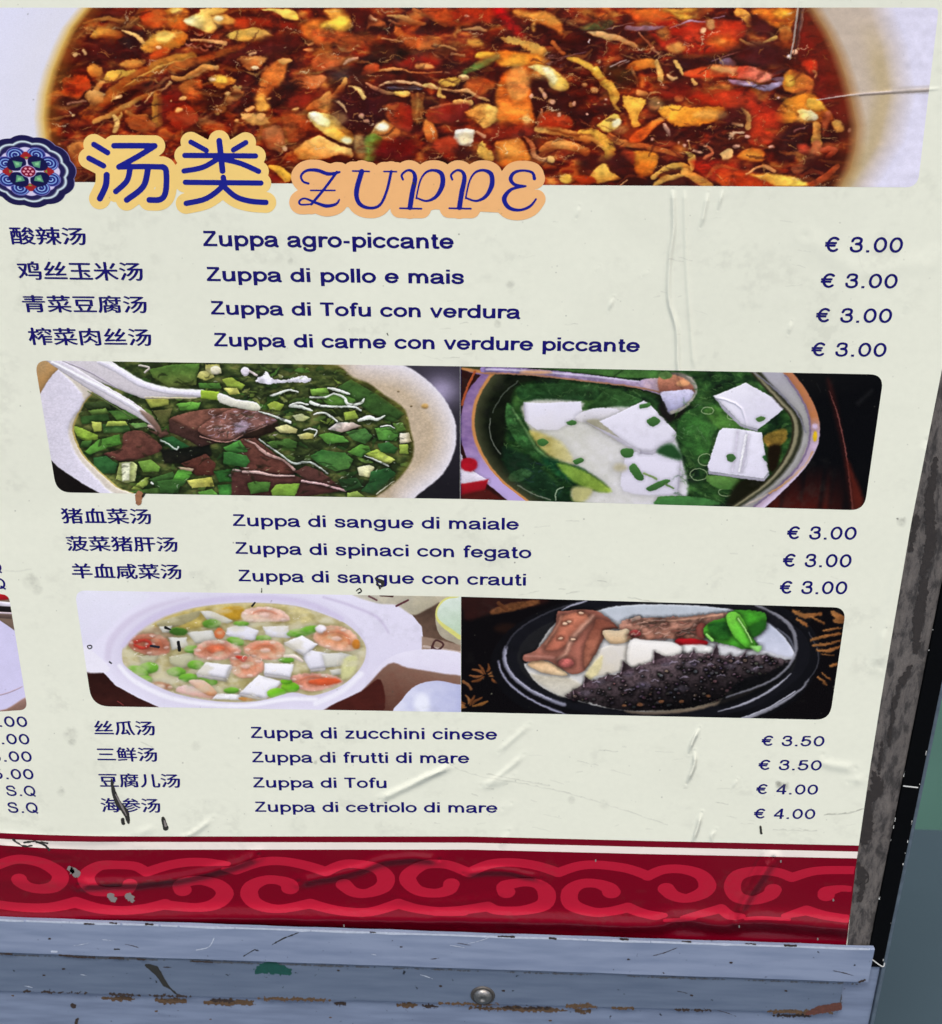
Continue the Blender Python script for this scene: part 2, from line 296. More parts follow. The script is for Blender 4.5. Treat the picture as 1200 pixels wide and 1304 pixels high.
    P([(555, 770), (740, 780), (740, 900), (570, 900)], 'b04a22', '7c2014', a=0, so=2, n=.25)
    P([(880, 790), (1000, 770), (1140, 740), (1150, 900), (880, 900)], 'a33a1c', '82241a', a=0, so=2); L([(890, 790), (1000, 772), (1140, 745)], 9, 'd08a58')
    P([(745, 680), (845, 680), (835, 760), (835, 900), (745, 900), (740, 780)], 'a8723a', '8f5628', a=0, so=2, n=.3, sm=0)
    L([(795, 690), (790, 900)], 12, 'bc8846', so=3)
    s.t(580, 5, 6)
    P([(0, 40), (320, 40), (340, 140), (200, 150), (0, 130)], 'a83c1a', '90301a', a=90, so=4, n=.2); E(85, 92, 20, 10, 'd99a80')
    L([(330, 40), (370, 110), (430, 170), (500, 235)], [36, 42, 42, 26], 'b8141a', 'a31a14', n=.1, so=2)
    L([(460, 60), (560, 90), (680, 110), (780, 160), (810, 220)], [24, 34, 50, 40, 18], 'cf9040', 'bb722f', a=90, n=.3, so=3)
    E(600, 170, 18, 36, 'd9a552', so=2.5); L([(60, 190), (160, 185), (240, 200)], [8, 14, 10], '9c7048')
    P([(100, 270), (180, 265), (210, 310), (150, 335), (100, 310)], 'c8893a', so=3)
    P([(330, 265), (400, 250), (520, 270), (620, 310), (700, 350), (690, 395), (600, 380), (500, 320), (400, 300)], 'd3a455', 'bd8a3c', a=90, so=1.2, r=1.5, n=.25)
    P([(300, 360), (480, 365), (640, 390), (740, 450), (640, 480), (500, 480), (360, 480), (300, 430)], 'd07c26', 'dd9a38', a=90, so=2.5, n=.25)
    P([(150, 390), (210, 360), (300, 370), (300, 410), (190, 420)], 'f0c848', 'dca63a', a=0, so=1.5)
    L([(80, 520), (200, 460), (320, 410)], [20, 28, 22], '5a7a34', '8c8c4c', a=0, so=2.5)
    P([(190, 520), (380, 490), (390, 540), (330, 620), (240, 560)], '4c1512', so=3)
    L([(600, 530), (440, 590), (420, 720), (450, 900)], [60, 95, 112, 118], 'd56a20', 'cd7a2c', a=90, so=3, n=.2)
    L([(560, 560), (430, 640), (400, 780)], [20, 30, 30], 'dd8a38', so=5, o=.6, n=.2)
    P([(560, 480), (660, 465), (760, 500), (850, 590), (870, 640), (800, 670), (720, 620), (690, 560), (620, 510)], 'f7e7a0', 'ebb848', a=0, so=1.5)
    P([(670, 490), (740, 510), (780, 580), (750, 610), (700, 560)], 'fdfadf', 'f4e49a', a=60, so=2.5)
    P([(580, 640), (650, 570), (740, 660), (860, 680), (1000, 760), (900, 850), (600, 900), (570, 760)], '35110f', so=4)
    for x, y, r in ((590, 705, 16), (735, 745, 24), (660, 650, 14), (1060, 660, 30), (990, 620, 22), (1100, 445, 15), (915, 580, 7), (885, 770, 22)): E(x, y, r, r*.8, 'cf9468' if r < 20 else 'b98a58', so=1.2)
    L([(645, 640), (670, 670), (690, 710)], [12, 16, 14], 'd8a070'); L([(745, 290), (790, 340), (830, 380)], 14, 'b06a34'); L([(660, 800), (640, 850), (620, 900)], 8, 'c08868')
    P([(640, 860), (760, 830), (880, 870), (860, 930), (640, 930)], 'b4441c', so=3)
    L([(870, 420), (960, 440), (1040, 490), (1090, 560), (1120, 600), (1180, 650), (1210, 730)], [20, 22, 22, 18, 18, 24, 20], 'd9aa44', 'cc9438', a=0, n=.2)
    L([(720, 420), (840, 400), (1000, 365)], [2, 4, 2], 'b08a98'); s.box(696, 66, 722, 84, 26, ['9a8094', 'b09aa8', '6a4a58'], (6, 18), (.3, .8), 150, 12, .7, 31)
    P([(1000, 215), (1110, 210), (1220, 240), (1200, 275), (1080, 255)], 'e0bd84', 'cf9f5c', a=90, so=1.5)
    P([(940, 180), (1040, 150), (1180, 120), (1200, 170), (1040, 205)], '5c6238', '4a5430', a=0, so=3)
    P([(1010, 290), (1020, 262), (1028, 268), (1022, 300)], 'f0ecf0', so=.6, sm=0)
    P([(60, 650), (140, 560), (320, 600), (200, 700)], 'b95a24', 'a0481e', so=3); P([(30, 550), (90, 540), (100, 580), (40, 580)], 'e2c082', so=1.2)
    L([(0, 670), (90, 660), (160, 700), (260, 730)], [10, 14, 12, 6], 'd09a62'); L([(0, 745), (60, 750), (120, 755)], 18, 'd8a85c', n=.25)
    P([(70, 840), (160, 770), (260, 760), (350, 830), (330, 900), (200, 920)], 'c98030', 'dca848', a=0, so=2.5, n=.3)
    s.t(760, 5, 6)
    P([(240, 40), (600, 38), (700, 60), (600, 160), (400, 150), (260, 110)], 'cf6824', 'b8481e', a=90, so=4)
    P([(600, 60), (720, 90), (700, 130), (620, 110), (560, 50)], 'e3aa40', so=3, n=.2); P([(520, 36), (760, 36), (700, 60), (560, 60)], 'd79a3c', so=3)
    P([(400, 160), (700, 130), (1100, 130), (1140, 220), (1000, 350), (760, 390), (560, 370), (440, 260)], 'a8281a', 'b43a1c', a=0, so=4)
    E(960, 300, 110, 55, 'd36a28', so=8); E(955, 290, 30, 22, 'e2893c', so=4)
    E(510, 225, 48, 50, 'bf7a3a', so=4); P([(540, 320), (640, 290), (680, 340), (620, 380), (550, 360)], 'c88c46', 'b8763a', so=2.5)
    P([(850, 130), (890, 120), (910, 170), (870, 200), (830, 170)], 'cf8f58', so=2); E(815, 203, 20, 26, 'e9b88a', so=1.2)
    P([(220, 170), (300, 165), (500, 168), (520, 180), (440, 200), (230, 205)], '8a6f88', 'a07a8a', a=0, so=1.2, n=.2)
    L([(80, 190), (180, 165), (280, 140)], 4, '8a7078'); L([(560, 185), (640, 160), (720, 130), (830, 140)], [3, 5, 8, 3], 'b592a8'); L([(890, 110), (970, 95)], 3, 'b08aa0')
    P([(0, 215), (120, 220), (250, 270), (320, 320), (280, 335), (180, 290), (60, 250), (0, 245)], 'dcaa70', 'c98c50', so=1.2)
    L([(320, 220), (390, 290), (440, 350), (480, 390)], [6, 9, 9, 5], 'a06a4c')
    P([(600, 400), (800, 390), (1000, 400), (1200, 430), (1100, 470), (860, 470), (700, 500), (600, 470)], '381316', '2a1214', a=0, so=3)
    P([(940, 440), (1000, 410), (1070, 440), (1050, 470), (960, 465)], '7a6480', so=1.2); L([(880, 435), (1000, 395), (1180, 335)], [2, 4, 4], 'a8869a')
    P([(220, 500), (250, 450), (380, 415), (460, 430), (480, 480), (380, 490), (300, 515)], 'dd8a34', 'c4601f', a=90, so=1.5)
    L([(460, 440), (480, 500), (490, 570)], [18, 20, 26], 'd6a256', n=.25); L([(260, 480), (290, 540), (310, 630)], [10, 10, 5], 'b87848')
    P([(120, 500), (220, 500), (300, 600), (160, 640), (110, 560)], '4a3a1c', '2a140f', so=4)
    L([(105, 485), (160, 455), (230, 425)], 4, 'ddd0d0'); L([(160, 475), (250, 430)], 3, 'b8a8a8')
    P([(660, 520), (800, 480), (940, 465), (1200, 490), (1300, 520), (1300, 600), (1100, 570), (900, 560), (760, 570), (680, 550)], 'd8602c', 'cd4a26', a=90, so=2)
    P([(860, 480), (980, 470), (1200, 495), (1330, 540), (1300, 560), (1100, 530), (940, 520)], 'e8a45c', 'dc8a70', a=0, so=3)
    L([(600, 440), (630, 480), (660, 530)], [12, 16, 8], 'd8ac60'); L([(540, 540), (570, 565), (615, 560)], [12, 14, 8], 'd8a870'); L([(730, 580), (750, 615)], 16, 'd2a862')
    P([(1000, 575), (1080, 580), (1200, 600), (1210, 640), (1120, 625), (1020, 600)], 'a08098', '8a5f78', so=1.2)
    P([(700, 700), (900, 660), (1200, 680), (1200, 800), (1000, 800), (760, 760)], 'bf3f1c', 'a8301a', a=0, so=4, n=.22)
    L([(-10, 500), (60, 590), (110, 620), (150, 700), (130, 760), (180, 820)], [26, 24, 26, 24, 16, 6], 'e0b545', 'c48a3a', a=90, n=.2)
    P([(210, 700), (280, 710), (375, 730), (360, 790), (310, 860), (330, 930), (270, 930), (240, 830), (195, 760)], 'e6b248', 'd9a040', a=90, so=1, r=1, n=.2)
    P([(470, 800), (600, 765), (720, 790), (972, 785), (960, 850), (900, 900), (640, 940), (520, 870)], 'eeb040', 'd08428', a=60, so=1.2, r=.8, n=.2)
    E(625, 720, 40, 26, 'dca050', so=1.5); P([(300, 690), (320, 650), (400, 680), (370, 700)], 'd08c4c', so=1.5); E(525, 640, 30, 14, 'cf8c60')
    P([(40, 900), (140, 840), (180, 900)], 'f0ca48', so=1.5); P([(500, 640), (640, 620), (780, 680), (640, 740), (480, 700)], '7e1f1a', so=4, o=.7)
    s.t(940, 5, 6)
    P([(100, 40), (430, 36), (450, 100), (400, 180), (300, 190), (180, 120)], 'd58a30', 'c2651f', a=60, so=3, n=.3)
    E(340, 70, 70, 40, 'eaa63a', so=5, n=.3)
    P([(320, 180), (400, 180), (400, 280), (360, 340), (320, 260)], 'c8813a', 'a85a2a', so=2, n=.25)
    L([(0, 60), (60, 90), (80, 160)], [30, 36, 22], 'd9a048', n=.3); P([(100, 110), (200, 140), (260, 220), (160, 230), (90, 200)], '431514', so=3)
    L([(10, 275), (100, 315), (200, 365)], [9, 16, 8], 'd79f5a'); L([(200, 290), (290, 255)], [10, 16], 'e0b460')
    P([(0, 350), (120, 300), (300, 300), (430, 400), (380, 500), (240, 480), (0, 440)], '4a171a', '35110f', a=0, so=4)
    P([(0, 480), (100, 480), (220, 530), (260, 580), (200, 600), (60, 570), (0, 560)], 'd85a40', 'dd8a70', a=0, so=2)
    P([(0, 600), (120, 610), (200, 620), (340, 590), (340, 620), (240, 665), (160, 655), (60, 625)], 'a090a8', '8a7a94', so=1.2, n=.2); P([(260, 570), (350, 555), (350, 590), (270, 590)], '6a5568', so=1.2)
    P([(500, 40), (540, 60), (640, 180), (740, 300), (820, 480), (860, 640), (880, 900), (600, 900), (560, 600), (470, 480), (440, 300)], '6a1a10', '581410', a=0, so=3)
    P([(350, 560), (400, 500), (460, 520), (560, 560), (580, 620), (540, 700), (420, 680), (350, 640)], 'd88a34', 'c2602a', a=0, so=2, n=.3)
    P([(380, 540), (430, 550), (430, 620), (380, 630), (355, 590)], 'e0b04a', 'b8862c', a='e', so=1.5)
    P([(480, 450), (560, 420), (610, 450), (600, 520), (540, 520)], 'b53a20', so=2.5); L([(580, 505), (605, 530), (590, 560)], 8, 'b5764c')
    P([(290, 820), (380, 720), (520, 680), (620, 720), (680, 800), (700, 900), (300, 900)], 'd88c30', 'd07020', a=0, so=2, n=.25)
    P([(530, 720), (620, 730), (670, 800), (600, 820), (540, 790)], 'e2ae46', 'c98c34', so=1.2, n=.25)
    P([(450, 820), (520, 800), (610, 850), (600, 890), (500, 880)], 'fdf0c8', 'f2c46a', a=180, so=1.5)
    L([(500, 0), (470, 160), (440, 330), (430, 480)], [5, 6, 5, 3], 'a08080', '4a1512', n=.3); L([(512, 0), (482, 170), (455, 330)], 3, 'e8dcc8', '7a4a48', n=.3)
    E(385, 400, 16, 14, 'd8d0d8'); E(435, 365, 24, 20, 'dbaa8a'); E(315, 715, 9, 8, 'e0c8c8')
    # lower rows
    s.t(340, 110, 6)
    P([(310, 220), (340, 195), (500, 220), (600, 310), (670, 370), (650, 430), (560, 430), (430, 350), (330, 260)], 'f7e28a', 'eaa838', a=45, so=1.2, n=.1)
    P([(320, 215), (380, 200), (470, 250), (480, 310), (400, 290)], 'fdfcea', 'f6ea9c', a=45, so=2)
    E(610, 410, 44, 26, 'fdf2c0', so=3)
    P([(210, 500), (300, 420), (400, 370), (480, 410), (560, 450), (640, 470), (660, 540), (520, 530), (420, 560), (260, 550)], 'ecc070', 'c87a30', a=120, so=1.5, n=.2)
    P([(130, 230), (270, 220), (330, 280), (280, 400), (180, 420), (140, 320)], 'b55e2c', '9c421e', a=60, so=3, n=.3)
    P([(0, 330), (90, 290), (120, 350), (150, 450), (120, 510), (0, 430)], 'a8663c', '8c4a28', a=60, so=1.5, n=.3); E(140, 472, 24, 22, 'e2b084')
    P([(520, 130), (600, 40), (760, 60), (900, 120), (900, 220), (780, 350), (640, 340), (520, 240)], '3c0f12', '2c0c0e', a=90, so=4)
    s.box(436, 118, 486, 168, 30, ['8a5a50', 'a87a70', 'c09a90'], (1, 3), (.3, .6), 60, 40, .7, 9)
    E(720, 225, 26, 18, 'c4907a'); E(760, 262, 26, 14, 'b98468'); L([(540, 120), (580, 150), (610, 190)], [8, 12, 6], 'dcb080'); L([(660, 10), (710, 40), (745, 85)], [6, 16, 18], 'e8c57a')
    P([(790, 360), (870, 265), (960, 280), (1020, 340), (980, 400), (880, 420), (830, 380)], 'eec060', 'c0602a', a=0, so=2)
    E(880, 310, 50, 32, 'fdf4d0', so=3)
    P([(740, 560), (730, 460), (780, 360), (870, 380), (880, 430), (820, 560)], '5a8a2c', '8c9a48', a=180, so=2.5, n=.25)
    P([(670, 380), (740, 370), (750, 540), (680, 530)], '8a6a40', so=4, n=.3)
    P([(860, 430), (1100, 400), (1110, 550), (830, 550)], '6a1414', '4e1110', so=3)
    P([(920, 140), (1090, 140), (1100, 330), (960, 300)], 'a84a24', '84241a', a=0, so=2)
    L([(20, 610), (100, 640), (150, 690)], [10, 30, 40], 'e8b040', n=.1); E(60, 700, 40, 34, '6a1a12', so=1.5)
    P([(520, 545), (600, 525), (640, 545), (600, 575)], '4a1c10', so=1.5)
    s.t(540, 110, 6)
    P([(245, 330), (300, 318), (385, 330), (380, 420), (350, 462), (240, 440), (232, 390)], 'fdfdf0', 'e8dcc0', a=60, so=.9, n=.02, sm=0)
    P([(0, 250), (60, 275), (100, 330), (110, 420), (40, 430), (0, 350)], 'd08a40', 'b05a28', a=90, so=2)
    P([(60, 430), (230, 380), (270, 520), (200, 570), (100, 500)], 'a83c20', '8a2c18', so=3)
    P([(50, 170), (300, 130), (360, 160), (300, 240), (260, 280), (120, 260)], '962e1c', '5c1614', a=45, so=2)
    P([(310, 200), (360, 170), (470, 130), (560, 160), (600, 210), (520, 290), (460, 320), (400, 270)], 'cf8a3c', 'e2b860', a=0, so=1.5, n=.25)
    P([(590, 0), (800, 0), (830, 150), (830, 300), (590, 280), (570, 140)], 'd2601f', 'dc8a36', a=90, so=2.5, n=.2)
    E(785, 255, 28, 40, 'f0c070', so=3)
    P([(500, 340), (600, 290), (840, 300), (850, 350), (760, 400), (560, 420), (500, 420)], '8e2a16', '7a2012', a=90, so=3)
    P([(540, 430), (620, 410), (740, 400), (800, 500), (800, 570), (600, 610), (560, 520)], 'dc8f3c', 'cf7024', a=90, so=2, n=.2); E(680, 480, 70, 60, 'e8a850', so=9, o=.6)
    P([(410, 480), (440, 410), (480, 450), (525, 510), (520, 560), (430, 545)], 'e8c05a', 'c08a3c', so=1, r=1.5, n=.3)
    L([(400, 345), (430, 365), (460, 380)], 12, 'b98868'); P([(230, 470), (340, 480), (420, 560), (260, 550)], '35110f', so=3)
    L([(870, 320), (960, 330), (1100, 360), (1250, 400)], [24, 30, 34, 34], 'd2a054', 'b97a3a', a=90, n=.25); L([(940, 325), (1060, 350), (1220, 385)], 4, '6a3a1c')
    L([(890, 480), (960, 450), (1060, 445), (1180, 470), (1240, 500)], [16, 30, 34, 32, 30], 'c78a48', 'a0602c', a=90, n=.3)
    L([(770, 380), (820, 430), (840, 520), (900, 560), (960, 560)], [6, 20, 20, 16, 22], 'a8623c', 'd8a870', a=0, n=.2); E(965, 560, 34, 26, 'e0b068')
    L([(870, 290), (890, 240), (905, 170)], 7, 'b8805c'); P([(870, 290), (920, 200), (1080, 220), (1140, 290), (1100, 320), (900, 305)], 'ac3c1c', so=3)
    for x, y in ((925, 60), (985, 120), (825, 75), (1030, 210), (1150, 130)): E(x, y, 16, 20, 'd6a080', so=1)
    P([(1030, 640), (1100, 620), (1180, 640), (1180, 700), (1100, 750), (1040, 700)], 'b86a30', so=1.5); E(1085, 705, 50, 36, 'e2b048', so=1.5); E(1100, 650, 50, 14, '7a2416')
    s.t(740, 110, 6)
    P([(120, 290), (250, 210), (300, 270), (290, 310), (210, 350), (140, 320)], 'f6d66c', 'f0bf50', a=180, so=1.2); P([(240, 260), (290, 250), (305, 295), (250, 315)], 'fcf2c8', so=2)
    L([(0, 350), (80, 350), (160, 400), (220, 470), (210, 530)], [16, 26, 44, 50, 34], 'dcae48', 'c08a34', a=90, n=.25, r=1)
    L([(0, 390), (80, 400), (150, 450)], 16, 'b9823c', n=.3); L([(10, 440), (100, 440), (150, 500)], 6, '5a2a14')
    L([(220, 370), (320, 430), (560, 470), (770, 530)], [20, 26, 24, 16], 'c27c3c', 'a8582a', a=0, n=.25)
    P([(380, 510), (480, 490), (590, 520), (570, 620), (510, 690), (430, 690), (400, 600)], 'd68a2e', 'cf7422', a=90, so=1.8, n=.15)
    P([(310, 500), (400, 500), (400, 600), (340, 560)], '9a3418', so=3); P([(200, 540), (330, 520), (400, 640), (420, 700), (300, 720), (200, 600)], '3a1413', so=3); P([(0, 540), (120, 540), (160, 600), (60, 680), (0, 660)], '3c1614', so=3)
    P([(60, 700), (120, 620), (185, 585), (230, 650), (300, 690), (280, 710), (120, 740)], 'ecc25a', 'dca040', a=90, so=1.2, n=.15)
    P([(-60, 690), (60, 680), (120, 735), (0, 740)], 'b04418', so=2)
    P([(300, 690), (420, 710), (560, 690), (540, 760), (300, 760)], '2a1010', so=2); L([(300, 755), (350, 715)], 5, 'd8b888')
    L([(550, 690), (620, 640), (700, 610), (780, 610), (820, 640)], [22, 20, 26, 30, 26], 'dcb058', 'c4903e', a=0, n=.25); L([(560, 760), (640, 700), (720, 690), (790, 660)], [14, 22, 20, 16], 'd6a250', n=.25); L([(600, 690), (700, 645), (770, 650)], 10, '6a3418')
    P([(690, 730), (760, 700), (800, 740), (760, 760), (700, 760)], '4a1c14', so=1.5)
    L([(790, 650), (880, 700), (980, 760)], [30, 32, 30], 'd69a48', 'c4843a', n=.2)
    P([(780, 490), (840, 510), (880, 540), (860, 640), (830, 630), (820, 540)], 'e8be5c', so=1.2, n=.2)
    P([(860, 570), (1000, 560), (1200, 600), (1200, 720), (1000, 720), (880, 640)], 'a0261a', 'b93a1c', a=90, so=3)
    L([(920, 440), (980, 470), (1000, 510), (940, 545)], 12, 'c46a44'); L([(860, 490), (910, 500)], 9, 'dca888')
    E(640, 435, 80, 26, 'b2583a', so=2.5); L([(640, 290), (660, 330), (670, 365)], [16, 18, 12], 'd2a890'); P([(500, 370), (640, 330), (820, 380), (840, 460), (680, 420), (540, 420)], '38100f', so=3, o=.6)
    P([(370, 400), (450, 320), (600, 240), (640, 250), (560, 320), (480, 410), (380, 430)], 'c8541e', 'dc8a34', a=-40, so=2, n=.2)
    for x, y in ((820, 412), (752, 434), (790, 450), (545, 405), (1130, 400), (590, 122), (190, 96), (40, 210)): E(x, y, 11, 9, 'dfa890', so=.9)
    P([(1060, 520), (1130, 470), (1160, 500), (1130, 550)], 'e0b878', so=1.2)
    s.t(920, 110, 6)
    P([(220, 140), (420, 160), (460, 300), (380, 420), (230, 420), (200, 300)], '9c2414', 'b23618', a=90, so=5, n=.25)
    L([(150, 170), (200, 230), (190, 310)], [8, 18, 22], 'cf9250', n=.25); L([(80, 285), (150, 295)], 10, 'dcae78'); L([(60, 380), (90, 355), (160, 350)], [14, 10, 8], 'd8b08c'); L([(80, 400), (60, 360)], 9, 'd0a078')
    P([(0, 200), (130, 170), (170, 250), (100, 280), (0, 300)], '421413', so=3)
    E(190, 385, 22, 14, 'cf9a88'); E(375, 460, 24, 14, 'e2b09a'); E(100, 455, 30, 14, 'd6a488')
    P([(0, 520), (70, 480), (80, 540), (10, 560)], 'e0b070', so=1.2)
    P([(110, 540), (170, 480), (260, 475), (330, 510), (310, 570), (200, 565)], 'dc9a3c', 'c8742a', a='e', so=1.5)
    P([(200, 410), (350, 400), (380, 430), (240, 450)], 'b04024', so=2)
    P([(440, 380), (560, 290), (680, 280), (660, 340), (600, 420), (560, 520), (460, 600), (400, 500)], '2c1012', '3a1414', so=3); L([(550, 340), (620, 320)], 6, '8a6468')
    P([(690, 370), (740, 390), (755, 450), (690, 440)], 'ecc04c', so=1.2, r=1); L([(720, 300), (720, 380)], 34, 'c89048', n=.3)
    L([(720, 450), (680, 550), (560, 640)], [40, 44, 34], 'a8623c', '8a4428', a=90, n=.2, so=2)
    P([(570, 450), (640, 440), (660, 500), (600, 520)], 'a84028', so=3)
    P([(840, 265), (900, 260), (925, 330), (880, 350), (850, 310)], 'dcae58', 'c08a40', so=1.5)
    P([(780, 200), (830, 200), (820, 280), (770, 380), (760, 300)], 'a05a3a', so=2.5, n=.3); L([(760, 480), (860, 480), (800, 540)], 18, '9a4a30'); E(965, 335, 14, 16, 'b8806a')
    P([(660, 560), (820, 540), (860, 600), (740, 700), (660, 640)], '33100f', so=3)
    L([(880, 610), (780, 690), (680, 750)], [20, 26, 22], 'a04a28', n=.2)
    P([(0, 580), (160, 640), (400, 680), (640, 730), (640, 762), (0, 765)], 'a83016', 'b84a1a', a=90, so=3)
    P([(200, 670), (400, 670), (600, 710), (645, 745), (630, 762), (420, 762), (320, 720)], 'e8a040', 'f2cf58', a=0, so=2.5)
    L([(180, 670), (260, 620), (330, 605), (400, 645)], [8, 8, 16, 16], 'd09058', n=.2); s.box(924, 228, 942, 238, 8, ['c86a5a'], (6, 12), (.5, 1), 95, 10, .7, 40)
    g_ = s.C.mean(2, keepdims=True); s.C = np.clip((s.C-g_*.05)*1.09, 0, 1)
    # fine crumbs on top and the bowl on either side
    s.t(0, 0, 1)
    s.t(0, 0, 1); s.blur(1); K = s.C.copy(); v = np.clip((fbm(s.X*.035, s.Y*.06, 91, 4)-.40)*3.0, 0, .72)[..., None]; v = v*np.clip(1.75-2.4*K.mean(2, keepdims=True), .12, 1); s.C = K*(1-v)+v*np.clip(K*rgb('d8783c')*1.05+.03*rgb('a03010'), 0, 1)
    v = np.clip((fbm(s.X*.06+30, s.Y*.1, 95, 4)-.57)*3.5, 0, .75)[..., None]*np.clip(1.6-2.4*K.mean(2, keepdims=True), .1, 1); s.C = s.C*(1-v)+v*rgb('3c100c')
    for x_, y_, a_, b_ in ((660, 105, 16, 22), (690, 95, 14, 6), (432, 150, 10, 8), (592, 176, 9, 8), (265, 30, 18, 8), (330, 42, 16, 5), (835, 132, 10, 8), (905, 146, 22, 6), (1024, 150, 10, 4), (790, 165, 9, 5)): s.E(x_, y_, a_, b_, 'f6cf78', so=4, o=.35, n=.1)
    s.soft = 1.6; s.sh = .06; s.dsoft = 1
    s.box(60, 10, 1080, 236, 110, ['a8531f', '8c3418', '6a1e12', 'bb6a2c', '4a130e', '7c2a14'], (14, 46), (1, 3.5), 168, 28, .5, 52, so=1.6)
    s.box(60, 10, 1080, 236, 130, ['3a0f0c', '2c0b0a', '54180f'], (10, 34), (.8, 2.5), 165, 30, .6, 53, so=1.4)
    s.box(60, 10, 1080, 236, 200, ['d8a055', 'c98a40', 'e4b872', 'b87434'], (6, 22), (.4, 1.1), 165, 38, .6, 54, so=.6)
    s.box(60, 10, 1080, 236, 210, ['ecc98a', 'e2b468', 'f2dcae', 'd8a860', 'c89048'], (8, 28), (.35, 1.1), 160, 60, .7, 55, so=.6, r=2.2)
    s.soft = 1.2; s.sh = 0
    s.box(60, 12, 1085, 234, 190, ['e8c088', 'd8a070', 'f0d8a8'], (2, 7), (.3, .9), 160, 60, .6, 14, dots=.5, so=.7)
    s.warp(2.2, .09)
    s.C *= (1.04+.55*(fbm(s.X*.09, s.Y*.14, 44, 3)-.5))[..., None]
    x, y = s.X, s.Y; nn = (s.n2-.5)
    # soup edge on the left, then white bowl
    e = np.interp(y, [0, 10, 35, 60, 90, 120, 150, 180, 205, 240], [122, 112, 92, 80, 68, 60, 57, 60, 67, 92])
    g = np.clip((e+26-x)/34, 0, 1)[..., None]; s.C = s.C*(1-.75*g)+.75*g*rgb('a87022')
    g = np.clip((e+8-x)/10, 0, 1)[..., None]; s.C = s.C*(1-g)+g*rgb('dcb45c')
    g = np.clip((e-x)/14, 0, 1)[..., None]; s.C = s.C*(1-g)+g*rgb('dfdeea'); g = np.clip((e-30-x)/60, 0, 1)[..., None]; s.C = s.C*(1-g)+g*rgb('e0e0f2')
    e = np.interp(y, [0, 10, 40, 70, 100, 130, 160, 190, 215, 240], [1020, 1027, 1046, 1060, 1070, 1078, 1084, 1082, 1076, 1062])
    g = np.clip((x-e+26)/30, 0, 1)[..., None]*.55; s.C = s.C*(1-g)+g*rgb('6e2c12')
    g = np.clip((x-e+4)/12, 0, 1)[..., None]; s.C = s.C*(1-g)+g*rgb('a87a4c'); g = np.clip((x-e-6)/16, 0, 1)[..., None]; s.C = s.C*(1-g)+g*rgb('c9b8a6')
    e2 = np.interp(y, [0, 60, 120, 180, 240], [1110, 1132, 1142, 1128, 1092]); g = np.exp(-((x-e2+16)/15)**2)[..., None]*np.clip((y-20)/60, 0, 1)[..., None]; s.C = s.C*(1-.4*g)+.4*g*rgb('b8a060')
    g = np.clip((x-e2+10)/36, 0, 1)[..., None]; s.C = s.C*(1-g)+g*rgb('dfdcee')
    m = (x > e+8)[..., None]*nn[..., None]; s.C = s.C*(1+.12*m)
    s.L([(1040, 127), (1100, 119), (1210, 112)], [.6, 1.2, 2], 'd8c8c0', o=.8); s.L([(1095, 121), (1210, 114)], 1, '8a7a70', o=.7)
    s.L([(1140, 115), (1205, 113)], [4, 6], 'a89e94', o=.55, so=4); s.L([(1019, -5), (1016, 12), (1011, 50), (1006, 75)], [1.6, 1.4, 1.2, .8], 'c8bcb0', o=.8); s.L([(1022, -5), (1018, 30), (1011, 68)], [.8, .8, .6], '4a3028', o=.8)
    return s.image('print_hot_sour')
def bands(s, stops, val):
    for i in range(3): s.C[..., i] = np.interp(val, [r[0] for r in stops], [rgb(r[1])[i] for r in stops])
